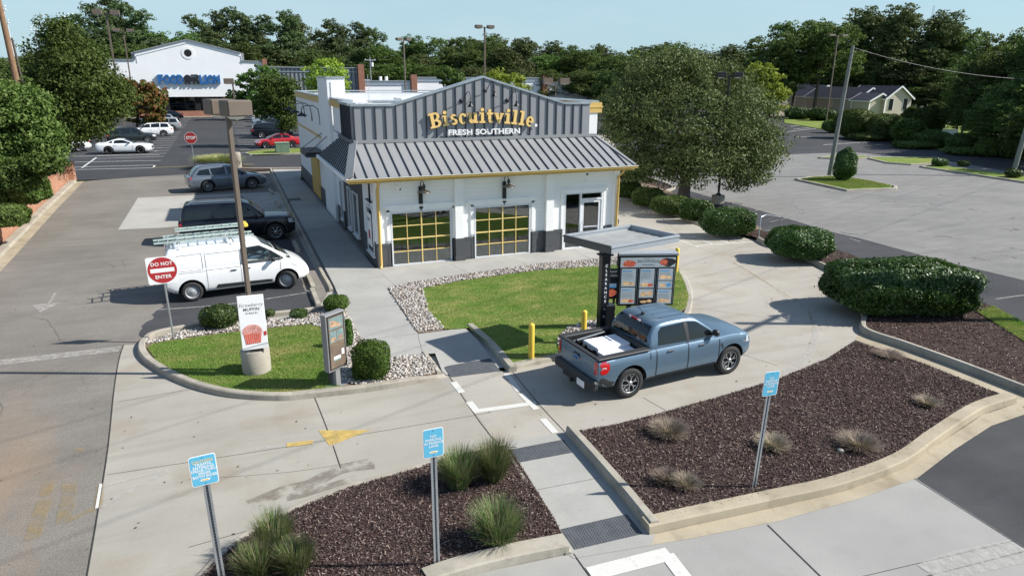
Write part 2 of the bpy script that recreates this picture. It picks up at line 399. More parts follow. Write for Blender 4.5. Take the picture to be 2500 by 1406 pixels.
M['shrub']=leafmat('shrub_leaves',[(.022,.05,.010),(.035,.075,.014),(.055,.105,.018),(.10,.16,.04)],.2,.4,.5)
M['boxwood']=leafmat('boxwood_leaves',[(.035,.075,.012),(.055,.11,.016),(.08,.145,.022),(.12,.18,.04)],.25)
M['blade']=leafmat('grass_blades',[(.085,.175,.02),(.115,.225,.028),(.15,.27,.04),(.20,.30,.07),(.36,.36,.15)],.25,.8,.1)
M['ornblade']=leafmat('green_clump_blades',[(.07,.115,.03),(.11,.16,.05),(.16,.21,.08),(.24,.24,.13),(.22,.15,.13)],.3,.6)
M['dryblade']=leafmat('dry_clump_blades',[(.20,.155,.12),(.29,.235,.185),(.40,.34,.28),(.23,.18,.145)],.25,.7)
M['paleblade']=leafmat('pale_clump_blades',[(.14,.19,.06),(.22,.26,.09),(.34,.34,.16),(.45,.40,.24)],.3,.6)
def lawnblade(m):
    t=m.node_tree; hs=[n for n in t.nodes if n.type=='HUE_SAT'][0]; src=hs.inputs['Color'].links[0].from_socket
    g=[n for n in t.nodes if n.type=='NEW_GEOMETRY'][0]; nz=t.nodes.new('ShaderNodeTexNoise'); nz.inputs['Scale'].default_value=.9; nz.inputs['Detail'].default_value=5; nz.inputs['Roughness'].default_value=.65
    mp=t.nodes.new('ShaderNodeMapping'); mp.inputs['Scale'].default_value=(.8,1.9,1); mp.inputs['Rotation'].default_value=(0,0,.5); t.links.new(g.outputs['Position'],mp.inputs[0]); t.links.new(mp.outputs[0],nz.inputs['Vector'])
    r_=t.nodes.new('ShaderNodeValToRGB'); r_.color_ramp.elements[0].position=.45; r_.color_ramp.elements[1].position=.62; t.links.new(nz.outputs['Fac'],r_.inputs[0])
    mu=t.nodes.new('ShaderNodeMath'); mu.operation='MULTIPLY'; mu.inputs[1].default_value=.55; t.links.new(r_.outputs[0],mu.inputs[0])
    mx=t.nodes.new('ShaderNodeMix'); mx.data_type='RGBA'; t.links.new(mu.outputs[0],mx.inputs['Factor']); t.links.new(src,mx.inputs['A']); mx.inputs['B'].default_value=(.38,.33,.15,1); t.links.new(mx.outputs['Result'],hs.inputs['Color'])
lawnblade(M['blade'])
def bark(name,a,b):
    t=NT(name); f=t.noise(7,6,.7,vec=t.obj,stretch=(3,3,.5)); t.bump(f,.8,.05); return t.col(t.ramp(f,[(.3,a),(.7,b)]),.95,spec=.2)
M['bark']=bark('bark',(.10,.085,.07),(.21,.185,.155)); M['barkdark']=bark('dark_bark',(.06,.05,.04),(.13,.11,.09)); M['polewood']=bark('pole_wood',(.17,.10,.06),(.30,.19,.12)); M['polegrey']=bark('weathered_pole_wood',(.16,.17,.15),(.27,.28,.25))
def siding(name,c,pitch=.19,axis='Z',dark=.55,rough=.6,wd=.05):
    t=NT(name); sx=t.n('SeparateXYZ'); t.l(t.pos,sx.inputs[0]); v=t.math('FRACT',t.math('DIVIDE',sx.outputs[axis],pitch)); k=t.ramp(v,[(0.0,1.0),(wd,0.0)])
    cc=t.mix(t.math('MULTIPLY',k,dark),t.mix(t.noise(1.5,4),tuple(x*.94 for x in c),c),tuple(x*.35 for x in c)); t.bump(v,.5,.012); return t.col(cc,rough,spec=.3)
M['white_siding']=siding('white_lap_siding',(.86,.86,.855),.165,'Z',.35)
M['white_plain']=plain('white_trim_paint',(.86,.86,.855),.55,var=.03)
M['pvcwhite']=plain('white_frame',(.72,.74,.76),.4,.0,var=.03)
M['dkgrey']=plain('dark_grey_panel',(.075,.078,.084),.6,var=.08)
M['dkgrey2']=siding('dark_grey_vertical_siding',(.085,.08,.076),.14,'Y',.7)
M['plinth']=plain('grey_foundation',(.15,.148,.142),.85,var=.1)
M['metalgrey']=plain('grey_standing_seam_metal',(.27,.28,.295),.5,.15,var=.06,scale=.6)
M['roofmetal']=plain('grey_metal_roof',(.28,.285,.29),.5,.15,var=.07,scale=.6)
M['seam']=plain('dark_seam',(.035,.042,.055),.5,.2)
M['galv']=plain('galvanised_trim',(.42,.46,.48),.4,.6,var=.15,scale=3)
M['yellow']=plain('mustard_trim_paint',(.62,.42,.13),.55,var=.06)
M['yellowpale']=plain('pale_yellow_muntin',(.74,.56,.22),.5,var=.04)
M['yellowsafe']=plain('safety_yellow',(.72,.50,.06),.5,var=.08)
M['gold']=plain('gold_sign_face',(.82,.56,.20),.5,var=.04)
M['golddark']=plain('gold_sign_side',(.30,.19,.06),.6)
M['signwhite']=plain('sign_white',(.85,.85,.85),.45,var=.02)
M['black']=plain('black_metal',(.015,.015,.017),.45,.0,var=.1)
M['blackgloss']=plain('black_gloss',(.012,.013,.015),.2,.0)
M['bronze']=plain('lamp_bronze',(.145,.115,.09),.55,.2,var=.08)
M['bronzedark']=plain('lamp_bronze_dark',(.05,.045,.042),.55,.2)
M['pewter']=plain('pewter_shade',(.16,.145,.125),.35,.7,var=.15)
M['steel']=plain('galvanised_steel',(.46,.49,.52),.35,.7,var=.12,scale=9)
M['steeldark']=plain('post_channel_dark',(.09,.11,.14),.4,.5)
M['redsign']=plain('sign_red',(.42,.025,.03),.45,var=.04)
M['bluesign']=plain('sign_blue',(.12,.47,.68),.45,var=.02)
M['flblue']=plain('store_letter_blue',(.02,.13,.38),.4); M['flblueside']=plain('store_letter_side',(.05,.17,.36),.5)
M['roofwhite']=plain('white_roof_membrane',(.66,.67,.68),.6,var=.06,scale=.5)
def brick(name,a,b,mort,sc=1,off=(0,0,0)):
    t=NT(name); bt=t.n('TexBrick'); mp=t.n('Mapping'); sx=t.n('SeparateXYZ'); cx=t.n('CombineXYZ'); t.l(t.pos,sx.inputs[0]); t.l(t.math('ADD',sx.outputs['X'],sx.outputs['Y']),cx.inputs['X']); t.l(sx.outputs['Z'],cx.inputs['Y']); t.l(cx.outputs[0],bt.inputs['Vector'])
    bt.inputs['Scale'].default_value=1; bt.inputs['Brick Width'].default_value=.22*sc; bt.inputs['Row Height'].default_value=.075*sc; bt.inputs['Mortar Size'].default_value=.008*sc
    bt.inputs['Color1'].default_value=(*a,1); bt.inputs['Color2'].default_value=(*b,1); bt.inputs['Mortar'].default_value=(*mort,1)
    c=t.mix(.35,bt.outputs['Color'],t.ramp(t.noise(.8,5),[(.3,.35),(.7,.65)]),'OVERLAY'); return t.col(c,.9,spec=.2)
M['brick']=brick('red_brick',(.24,.085,.05),(.32,.12,.07),(.34,.27,.21)); M['wallbrick']=brick('retaining_wall_brick',(.33,.15,.09),(.42,.20,.12),(.40,.29,.22))
M['storered']=brick('store_brick_base',(.26,.10,.065),(.33,.135,.09),(.34,.25,.2),2)
def glassmat(name,tint,refl,rough=.0):
    t=NT(name); gl=t.n('BsdfGlossy'); gl.inputs['Roughness'].default_value=rough; gl.inputs['Color'].default_value=(.9,.95,1,1); tr=t.n('BsdfTransparent'); tr.inputs['Color'].default_value=(*tint,1)
    fr=t.n('Fresnel'); fr.inputs['IOR'].default_value=1.5; f=t.math('ADD',t.math('MULTIPLY',fr.outputs[0],1.0),refl,True); mx=t.n('MixShader'); t.l(f,mx.inputs[0]); t.l(tr.outputs[0],mx.inputs[1]); t.l(gl.outputs[0],mx.inputs[2]); t.l(mx.outputs[0],t.out.inputs['Surface']); return t.m
M['winglass']=glassmat('window_glass',(.62,.68,.66),.12); M['doorglass']=glassmat('door_glass',(.6,.62,.6),.08); M['vanglass']=glassmat('van_glass',(.86,.9,.88),.0)
M['steelwheel']=plain('steel_wheel_silver',(.36,.37,.38),.5,.3,var=.15)
M['carglass']=plain('tinted_car_glass',(.006,.009,.010),.02,0,.0,var=0,spec=.7)
M['carglass2']=plain('car_glass_cabin',(.035,.045,.045),.05,0,.6,spec=.8)
def paint(name,c,metal=0,rough=.3,var=.03): return plain(name,c,rough,metal,1.0,var,1.5)
M['p_blue']=plain('blue_metallic_paint',(.12,.19,.26),.36,.35,.45,.03,1.5); M['p_white']=paint('white_van_paint',(.80,.81,.82)); M['p_black']=plain('black_blue_paint',(.004,.005,.010),.25,0,.35); M['p_grey']=paint('grey_blue_paint',(.16,.19,.225),.5,.3)
M['p_grey2']=paint('slate_paint',(.07,.10,.14),.4); M['p_silver']=paint('silver_paint',(.40,.43,.45),.4); M['p_red']=paint('red_paint',(.40,.012,.018)); M['p_dkgreen']=paint('dark_green_black_paint',(.012,.018,.018)); M['p_ltblue']=paint('light_blue_paint',(.25,.32,.40),.3)
M['trim']=plain('black_plastic_trim',(.03,.031,.033),.6); M['trimgrey']=plain('grey_plastic_trim',(.10,.10,.10),.6); M['tyre']=plain('tyre_rubber',(.022,.022,.023),.8); M['alloy']=plain('alloy_wheel',(.42,.43,.45),.35,.7); M['darkalloy']=plain('dark_alloy_wheel',(.10,.10,.105),.35,.7); M['blackalloy']=plain('black_alloy_wheel',(.02,.02,.022),.3,.4)
M['cavity']=plain('dark_cavity',(.008,.008,.009),.9); M['tail']=plain('tail_lamp_red',(.50,.012,.012),.12,0,.8); M['headl']=plain('head_lamp_clear',(.55,.58,.6),.1,0,.8); M['amber']=plain('amber_lamp',(.6,.22,.03),.3); M['chrome']=plain('chrome',(.7,.7,.7),.12,1)
M['seamline']=plain('panel_gap',(.01,.01,.012),.8); M['fibreglass']=plain('ladder_fibreglass',(.40,.49,.46),.5,var=.1); M['aluminium']=plain('ladder_aluminium',(.5,.53,.54),.35,.6)
M['skin']=plain('skin',(.42,.24,.16),.6); M['hair']=plain('dark_hair',(.025,.017,.012),.8); M['shirt']=plain('pale_shirt',(.75,.80,.70),.85); M['trousers']=plain('dark_trousers',(.05,.06,.09),.9)
M['foam']=plain('white_foam_board',(.82,.83,.84),.7,var=.03); M['bagblack']=plain('black_bag_plastic',(.012,.012,.014),.3)
M['tactile']=plain('dark_tactile_paving',(.075,.082,.092),.8,var=.2,scale=6)
M['shingle']=plain('dark_roof_shingles',(.02,.025,.045),.95,var=.2,scale=3); M['beige']=siding('beige_lap_siding',(.52,.46,.37),.22,'Z',.3); M['wallpale']=plain('pale_stucco',(.84,.85,.86),.8,var=.04,scale=.3)
M['floor_in']=plain('indoor_floor',(.22,.21,.19),.3,var=.2,scale=1); M['wall_in']=plain('indoor_wall',(.30,.26,.18),.8); M['tabletop']=plain('white_table_top',(.7,.72,.7),.4)

# ================================================================ GROUND
def ST(name): return dict(kind='structure')
def xy(pts,z): return [Vector((p[0],p[1],z)) for p in pts]
flat('ground',xy([(-400,-60),(500,-60),(500,700),(-400,700)],-.06),M['field'])
flat('far_road',xy([(-60,57.2),(150,57.2),(150,150),(-60,150)],-.012),M['dark_asph'])
flat('right_lot_road',xy([(12,-25),(150,-25),(150,62),(12,62)],-.008),M['seal_asph'])
flat('left_lot',xy([(-10.4,-20),(3,-20),(3,57.6),(-1,58),(-6,57.6),(-9,56.8),(-10.4,56)],-.004),M['old_asph'])
flat('right_lot',GP([(1440,420),(1570,402),(1700,392),(1936,377),(2080,372),(2290,390),(2500,425),(3300,560),(3300,930),(2500,684),(2292,635),(2100,582),(2029,566),(1956,544),(1855,514),(1771,492),(1678,465),(1570,430),(1500,430)],-.003),M['right_asph'])
# darker resealed patch under the parked vehicles, with a ragged outline
rag=[]
pp=GP([(345,836),(352,790),(400,745),(418,700),(436,640),(442,596),(520,590),(705,575),(742,690),(772,750),(776,757),(640,783),(480,797),(400,812)],0.0)
n_=len(pp)
for i in range(n_):
    for k in range(8):
        t=k/8; p=pp[i].lerp(pp[(i+1)%n_],t); rag.append(p+Vector((random.uniform(-.1,.1),random.uniform(-.1,.1),.0)))
flat('resealed_patch',rag,M['seal_asph'])
flat('concrete_pad',GP([(288,561),(337,483),(486,476),(700,468),(712,488),(705,545),(600,548),(452,552),(400,556)],.003),M['pad'])
# drive-through lane concrete
entry=GP([(302,842),(290,880),(278,955),(264,1090),(238,1255),(212,1406),(190,1560),(640,1560),(560,1330),(720,1240),(1000,1140),(1110,1105),(1262,1090),(1385,1060),(1250,905),(1100,915),(760,960),(500,940),(400,900),(350,840)],.002)
flat('entry_lane',entry,M['entry'])
loop=GP([(1095,912),(1250,905),(1364,878),(1500,850),(1600,800),(1690,740),(1672,678),(1640,645),(1480,640),(1430,620),(1490,595),(1505,560),(1512,540),(1420,330),(1490,330),(1560,470),(1590,497),(1670,530),(1790,572),(1850,588),(1904,608),(1983,644),(2042,677),(2088,723),(2099,745),(2099,806),(2088,830),(2020,876),(1900,925),(1750,972),(1600,1012),(1500,1037),(1385,1060),(1262,1092),(1200,1065)],.004)
flat('drive_lane',loop,M['drive'])
# bottom lane: slabs and darker asphalt
flat('bottom_lane',GP([(1120,1430),(1160,1400),(1400,1350),(1590,1315),(1690,1310),(1900,1270),(2100,1215),(2232,1165),(2500,1335),(2700,1480),(2600,1900),(1000,1900)],.0),M['slab'])
flat('near_road',GP([(2232,1165),(2330,1095),(2420,1038),(2500,1010),(2700,950),(3600,900),(3600,1900),(2900,1700),(2700,1480),(2500,1335)],-.001),M['near_asph'])
flat('walk_base',GP([(350,842),(430,806),(640,773),(775,757),(800,715),(740,600),(665,430),(740,440),(930,655),(1340,615),(1500,590),(1640,615),(1680,690),(1684,740),(1600,808),(1490,845),(1364,872),(1252,896),(1170,900),(1100,912),(900,950),(690,970),(480,942)],.0012),M['walk'])
M['oilstain']=wornpaint('oil_stain',(.06,.055,.05),None,ramp=[(.35,.45),(.6,1.0)],sc=3)
# joints and lines
js=Sheets()
def jl(pts,wd=.022,z=.0065): js.strip(smooth_line(GP(pts,z),4) if len(pts)>2 else GP(pts,z),wd*.72,M['joint'])
jl([(302,842),(290,880),(278,955),(264,1090),(238,1255),(212,1406),(195,1500)],.03)
jl([(765,962),(800,1050),(832,1142)],.03); jl([(1095,916),(1200,1066),(1262,1092)],.028); jl([(1250,906),(1315,985),(1385,1060)],.032)
jl([(262,1158),(700,1090),(1160,1013),(1190,1006)],.014); jl([(290,980),(520,945),(610,975)],.01); jl([(460,1335),(780,1245),(1000,1180),(1080,1130)],.014); jl([(460,1170),(720,1150),(900,1120)],.008)
jl([(1570,970),(1640,1010)],.02); jl([(1700,832),(1790,858),(1900,893)],.014); jl([(1690,752),(1760,760),(1870,775)],.01); jl([(1500,700),(1690,680),(1950,610)],.01) 
jl([(1400,1350),(1440,1406),(1500,1490)],.03); jl([(1874,1280),(2004,1406),(2060,1460)],.035); jl([(2232,1167),(2500,1336)],.02); jl([(1590,640),(1700,600),(1850,566)],.01); jl([(1545,470),(1630,545),(1700,600)],.01)
jl([(2260,1406),(2500,1345)],.02); jl([(2105,1406),(2480,1318)],.012)
tag(js.b.build('pavement_joints'),kind='structure')
mk=Sheets()
_mk=[0]
def ml(pts,wd,m='wpaint',z=.0085,sm=True):
    _mk[0]+=1; z+=(_mk[0]%9)*.0006
    mk.strip(smooth_line(GP(pts,z),6) if (len(pts)>2 and sm) else GP(pts,z),wd,M[m])
# crosswalk box
ml([(1107,932),(1128,958)],.16); ml([(1145,980),(1167,1007)],.16); ml([(1163,1003),(1308,983)],.17); ml([(1236,912),(1268,955)],.15); ml([(1272,960),(1310,999)],.15); ml([(1325,1022),(1356,1056)],.15)
# stop bar at the left
ml([(-60,891),(0,885),(292,851)],.42,'wpaint_old',.006)
# yellow arrow on the entry lane
mk.b.add(GP([(777,1050),(905,1049),(805,1088)],.0085),[(0,2,1)],M['ypaint']); ml([(700,1086),(764,1078)],.16,'ypaint'); ml([(600,1100),(700,1087)],.11,'wpaint_old'); ml([(648,1092),(762,1080)],.08,'wpaint_old',.010); ml([(795,1092),(860,1073)],.06,'wpaint_old',.010)
ml([(246,1182),(240,1238)],.14,'ypaint_old',.0088); ml([(248,1187),(410,1146)],.07,'wpaint_old'); ml([(245,1238),(330,1190),(410,1150)],.10,'wpaint_old'); ml([(246,1180),(236,1240)],.05,'wpaint',.0095)
ml([(110,1210),(120,1175)],.2,'ypaint_old',.006); ml([(80,1315),(92,1270),(112,1215)],.24,'ypaint_old',.006); ml([(155,1275),(165,1230),(170,1180)],.24,'ypaint_old',.006); ml([(155,1275),(230,1240)],.12,'ypaint_old',.006); ml([(183,1097),(203,1097)],.1,'ypaint_old',.006)
# worn arrow and stall lines in the left lot
mk.b.add(GP([(78,744),(150,738),(98,763)],.006),[(0,2,1)],M['wpaint_old']); ml([(120,740),(135,715)],.10,'wpaint_old',.006)
ml([(380,756),(560,742),(755,713)],.09,'wpaint_old',.006); ml([(590,668),(700,654),(735,648)],.09,'wpaint',.006); ml([(520,592),(680,578)],.09,'wpaint',.006)
ml([(486,476),(600,470),(672,466)],.09,'wpaint_old',.007); ml([(600,483),(690,479)],.08,'wpaint',.007); ml([(640,500),(700,500)],.06,'wpaint_old',.007)
for a,b in(((606,497),(645,483)),((643,497),(680,485)),((615,485),(664,483))): ml([a,b],.08,'wpaint',.0072)
ml([(446,512),(452,496)],.5,'wpaint_old',.007)
# lane edge lines on the loop
ml([(1650,585),(1760,625),(1860,680),(1930,735)],.06,'wpaint_old'); ml([(1790,640),(1860,682),(1960,745)],.10,'ypaint_old',.0095); ml([(1984,780),(1992,815),(1975,862),(1940,895),(1890,918)],.18,'wpaint_old'); ml([(1975,760),(1988,800)],.08,'ypaint_old')
ml([(1512,520),(1560,545),(1605,573)],.07,'wpaint_old')
# hatched crossing by the door
ml([(1600,588),(1660,579),(1790,571)],.10); ml([(1700,600),(1780,594),(1848,590)],.10); 
for a,b in(((1690,577),(1742,597)),((1730,577),(1780,594)),((1765,573),(1820,592)),((1660,588),(1705,603))): ml([a,b],.09)
ml([(1612,607),(1655,603)],.08); ml([(1588,597),(1610,608)],.08); ml([(1556,604),(1584,618)],.07)
# bottom lane corner line
ml([(1440,1400),(1636,1350)],.30,'wpaint'); ml([(1628,1352),(1680,1420)],.24,'wpaint'); ml([(2275,1402),(2345,1375),(2500,1340)],.5,'wpaint_old')
# right lot stall lines
for a,b in(((1880,542),(1921,533)),((1846,564),(1910,560)),((2029,620),(2120,640)),((1715,478),(1735,474)),((1770,492),(1800,489)),((1842,515),(1860,510)),((1990,490),(2090,484)),((2065,503),(2190,497)),((1856,458),(1880,456)),((1917,475),(1970,473)),((1870,442),(1960,437)),((2250,610),(2330,604)),((2100,515),(2260,508)),((1976,583),(2005,595)),((2075,582),(2100,590)),((2430,730),(2500,720))): ml([a,b],.09,'wpaint_old',.002)
tag(mk.b.build('road_markings'),kind='structure')
st=Sheets()
st.strip(smooth_line(GP([(610,1232),(700,1195),(760,1180),(830,1145),(915,1132)],.0078),6),.34,M['stain']); st.strip(smooth_line(GP([(700,1215),(760,1200),(870,1165)],.0079),6),.2,M['stain'])
random.seed(5)
for k in range(46):
    # oil drips and tyre scuffs in the bays, tar-filled cracks in the right lot
    if k<22: c=Vector((random.uniform(-3.4,1.2),random.choice([24.9,27.6,30.2,33.1,36.0,48.6])+random.uniform(-.8,.8),.0052)); l_=random.uniform(.1,.45); w_=random.uniform(.08,.26)
    else: c=G(random.uniform(1720,2500),random.uniform(440,640),.0004); l_=random.uniform(.2,1.2); w_=random.uniform(.05,.25)
    a_=random.uniform(0,6.28); st.strip([c,c+Vector((math.cos(a_),math.sin(a_),0))*l_*.5,c+Vector((math.cos(a_+.5),math.sin(a_+.5),0))*l_],w_,M['oilstain'])
for k in range(16):
    c=G(random.uniform(1750,2480),random.uniform(400,650),.0006); a_=random.uniform(-.5,.5); pts=[c]
    for j in range(random.randint(4,12)): a_+=random.uniform(-.5,.5); pts.append(pts[-1]+Vector((math.cos(a_),math.sin(a_),0))*random.uniform(.3,.7))
    st.strip(pts,.03,M['crackline'])
for k in range(9):
    c=Vector((random.uniform(-8,-3),random.uniform(14,52),.0005)); a_=random.uniform(0,6.28); pts=[c]
    for j in range(random.randint(5,12)): a_+=random.uniform(-.5,.5); pts.append(pts[-1]+Vector((math.cos(a_),math.sin(a_),0))*random.uniform(.25,.5))
    st.strip(pts,.022,M['crackline'])
tag(st.b.build('pavement_stains'),kind='structure')
# far lot markings (world metres)
fm=Sheets()
def fl(a,b,wd=.12,m='wline'): fm.strip([Vector((*a,.002)),Vector((*b,.002))],wd,M[m])
for pts,m in((((130,397),(392,392)),'wline'),(((120,410),(375,403)),'wline'),(((60,417),(372,410)),'wline'),(((374,409),(378,404)),'wline'),(((375,409),(495,405)),'ylane'),(((560,402),(620,401)),'ylane'),(((200,410),(235,385)),'wline'),(((180,382),(390,378)),'wline'),(((380,362),(392,361)),'wline'),(((376,370),(386,369)),'wline')):
    a,b=G(*pts[0]),G(*pts[1]); fm.strip([Vector((a.x,a.y,-.004)),Vector((b.x,b.y,-.004))],.14,M[m])
for k in range(12):
    y=72+k*2.9+ (0 if k<1 else 0)
    fm.strip(xy([(-11.5,y),(-5.6,y)],-.005),.12,M['wline']); fm.strip(xy([(1.1,y+1.0),(6.4,y+1.0)],-.005),.12,M['wline'])
for k in range(9):
    y=112+k*2.9; fm.strip(xy([(-11.5,y),(-5.6,y)],-.005),.12,M['wline']); fm.strip(xy([(1.1,y),(6.4,y)],-.005),.12,M['wline'])
for a,b in(((1920,322),(2010,312)),((1935,316),(2005,309)),((1930,309),(1990,302)),((1925,302),(1975,297)),((1940,335),(1980,334)),((2010,354),(2120,347))):
    p,q=G(*a),G(*b); fm.strip([Vector((p.x,p.y,.002)),Vector((q.x,q.y,.002))],.16,M['wline'])
tag(fm.b.build('far_road_markings'),kind='structure')
# ---------------------------------------------------------------- sidewalks (raised .10)
SWZ=.10
sw=GP([(665,415),(742,415),(742,440),(925,655),(1130,634),(1340,613),(1500,560),(1506,560),(1560,560),(1640,600),(1640,618),(1480,629),(1300,645),(1130,669),(1000,690),(945,703),(980,757),(1020,815),(1135,800),(1190,850),(1215,885),(1092,915),(1076,906),(1042,866),(945,872),(885,832),(838,747),(818,702)],SWZ)
# slabs lie in one sheet; the ramp end drops to the lane
def zramp(p):
    return p
sw2=GP([(665,413),(735,413),(735,440),(915,655),(1130,634),(1344,613),(1500,560),(1506,560),(1545,566),(1600,585),(1640,606),(1640,618),(1480,629),(1300,645),(1130,669),(1000,690),(945,703),(980,757),(1020,815),(1135,800),(1165,828),(1062,862),(945,872),(885,832),(838,747),(818,702)],SWZ)
flat('sidewalk',sw2,M['walk'])
rp=[G(1165,828,SWZ),G(1205,882,.02),G(1216,884,.006),G(1090,915,.006),G(1080,907,.02),G(1062,862,SWZ)]
b_=MB(); b_.add([rp[0],rp[1],rp[4],rp[5],rp[2],rp[3]],[(0,3,2,1),(1,2,5,4)],M['walk']); tag(b_.build('ramp_path'),kind='structure')
def tact(q,nx,ny,name):
    b=MB(); q=[Vector(p) for p in q]; b.add(q,[(0,1,2,3)],M['tactile'])
    for i in range(nx):
        for j in range(ny):
            u,v=(i+.5)/nx,(j+.5)/ny; p=q[0].lerp(q[1],u).lerp(q[3].lerp(q[2],u),v)
            b.lathe([(.018,-.002),(.015,.004),(.008,.006)],M['tactile'],6,p)
    tag(b.build(name),kind='structure')
tact([G(1102,920,.012),G(1222,905,.012),G(1196,874,.035),G(1082,895,.035)],20,8,'tactile_path_strip')
tact([G(1258,1130,.008),G(1398,1104,.008),G(1376,1072,.008),G(1240,1098,.008)],24,10,'tactile_path_strip')
tact([G(1402,1341,.008),G(1570,1302,.008),G(1530,1254,.008),G(1368,1291,.008)],24,10,'tactile_path_strip')
flat('bed_path',GP([(1225,1080),(1385,1055),(1600,1300),(1590,1330),(1400,1362),(1370,1340)],.005),M['walk'])
swj=Sheets()
def sj(pts,wd=.014): swj.strip(GP(pts,SWZ+.0015),wd,M['crackline'])
def sj0(pts,wd=.014): swj.strip(GP(pts,.0068),wd,M['crackline'])
for pts in(((862,760),(972,742)),((880,830),(1015,815)),((930,668),(975,705)),((1100,645),(1145,667)),((1250,632),(1290,646)),((1400,610),(1440,632)),((820,600),(860,590)),((770,515),(815,505)),((800,560),(845,550)),((868,685),(940,672)),((723,520),(819,703)),((945,703),(1022,816)),((846,700),(900,691)),((1030,856),(1020,816)),((845,640),(893,628))): sj(pts)
sj0([(1310,1195),(1466,1165)]); sj0([(1280,1165),(1290,1160)],.01)
tag(swj.b.build('sidewalk_joints'),kind='structure')
# access cover on the side walk
# ---------------------------------------------------------------- kerbs
kl=smooth_line(GP([(663,413),(705,500),(752,590),(790,665),(815,712),(806,740),(775,757),(640,773),(560,785),(430,806),(370,820),(346,836),(336,852),(340,872),(360,893),(407,922),(479,952),(569,972),(680,979),(766,972),(900,957),(1010,939),(1092,921)],0),6)
# the kerb beside the walk, then round the small lawn island
k1=kl[:6*4+1]; kerb('kerb',k1,M['kerb'],.15,SWZ+.012,side=-1)
kerb('kerb',kl[6*5:],M['kerb'],.2,.15,side=1,hs=[min(.15,.03+.02*min(i,99)) for i in range(len(kl[6*5:]))][:-6]+[.13,.1,.08,.06,.04,.02])
flat('gutter_strip',[*GP([(655,418),(697,505),(744,595),(782,672),(800,715)],.004),*GP([(663,413),(705,500),(752,590),(790,665),(812,712)][::-1],.004)],M['gutter'])
g2l=smooth_line(GP([(300,850),(336,852),(346,836),(430,806),(560,785)],0),3)
kerb('kerb',smooth_line(GP([(1080,917),(1042,866)],0),2),M['kerb'],.14,.13,side=1)
kerb('kerb',smooth_line(GP([(1138,802),(1192,850),(1241,910)],0),5),M['kerb'],.22,.15,side=1)
kerb('kerb',smooth_line(GP([(1262,903),(1300,894),(1364,880),(1450,862)],0),5),M['kerb'],.26,.12,side=1)
kerb('kerb',smooth_line(GP([(1640,640),(1654,659),(1674,678),(1686,702),(1691,722),(1690,748),(1676,780),(1600,830),(1500,862),(1420,873)],0),6),M['drive'],.2,.10,side=-1)
# shrub bed kerbs
kerb('kerb',smooth_line(GP([(1490,455),(1515,479),(1575,499),(1660,532),(1720,556),(1788,574)],0),5),M['kerb'],.17,.14,side=1)
kb=smooth_line(GP([(1846,589),(1870,602),(1904,612),(1983,645),(2042,678),(2088,724),(2098,745),(2101,775),(2097,806),(2125,825),(2200,850),(2350,905),(2500,964),(2700,1040),(3300,1268)],0),6)
kerb('kerb',kb,M['kerb'],.17,.2,side=1)
flat('gutter_strip',[*GP([(2088,830),(2250,890),(2455,972),(2500,992),(2700,1070),(3300,1310)],.003),*GP([(2097,806),(2125,825),(2200,850),(2350,905),(2500,964),(2700,1040),(3300,1268)][::-1],.003)],M['gutter'])
# beds 1 and 2
b2top=[(1392,1056),(1500,1036),(1600,1011),(1750,970),(1900,924),(2020,875),(2088,832)]
kerb('kerb',GP([(1380,1060),(1440,1128),(1520,1222),(1582,1300)],0),M['kerb'],.2,.2,side=1)
b2k=smooth_line(GP([(1586,1306),(1700,1280),(1900,1236),(2060,1199),(2210,1142),(2300,1078),(2400,1012),(2482,985)],0),6)
kerb('kerb',b2k,M['gutter'],.3,.17,side=1)
flat('gutter_strip',[*GP([(1590,1330),(1700,1311),(1900,1271),(2100,1216),(2240,1166),(2330,1097),(2420,1039),(2510,1008)],.004),*GP([(2490,982),(2400,1012),(2300,1078),(2210,1142),(2060,1199),(1900,1236),(1700,1280),(1586,1306)],.004)],M['gutter'])
kerb('kerb',GP([(1240,1095),(1300,1186),(1360,1282),(1398,1352)],0),M['kerb'],.12,.05,side=-1)
kerb('kerb',smooth_line(GP([(1050,1440),(1130,1412),(1260,1378),(1390,1352)],0),4),M['kerb'],.34,.16,side=1)
kerb('kerb',smooth_line(GP([(430,1470),(478,1406),(560,1324),(700,1243),(850,1183),(1000,1140),(1110,1107),(1240,1080)],0),5),M['kerb'],.16,.035,side=-1)
gj=Sheets()
for a,b in(((2040,1163),(2100,1216)),((2268,1066),(2322,1103)),((1672,1262),(1715,1308)),((2472,965),(2500,990)),((1135,1385),(1140,1412)),((765,955),(768,972))):
    gj.strip([G(a[0],a[1],.172),G(*b,.008)],.03,M['joint'])
# ---------------------------------------------------------------- bed surfaces
BED2=[G(1396,1054,.03),*[G(x,y,.03) for x,y in b2top[1:]],G(2100,836,.06),G(2250,885,.08),G(2452,966,.12),G(2390,985,.13),G(2290,1048,.14),G(2190,1118,.14),G(2050,1170,.14),G(1890,1206,.14),G(1700,1248,.14),G(1600,1268,.14),G(1582,1276,.14),G(1520,1200,.14),G(1440,1108,.12)]
flat('mulch_ground',BED2,M['mulch'])
BED1=[*[G(x,y,.03) for x,y in((440,1480),(490,1406),(570,1326),(705,1248),(852,1189),(1000,1147),(1110,1112),(1235,1088))],G(1255,1110,.05),G(1300,1180,.05),G(1355,1268,.06),G(1382,1322,.1),G(1260,1347,.13),G(1130,1380,.13),G(1040,1410,.13),G(900,1480,.13)]
flat('mulch_ground',BED1,M['mulch'])
BED3=[*GP([(1850,582),(1904,600),(1983,633),(2042,664),(2090,708),(2104,736),(2108,768),(2108,792),(2130,806),(2350,884),(2500,944),(2700,1020),(3300,1240),(3300,1070),(2700,860),(2500,790),(2425,748),(2060,615),(1850,560),(1800,560)],.15)]
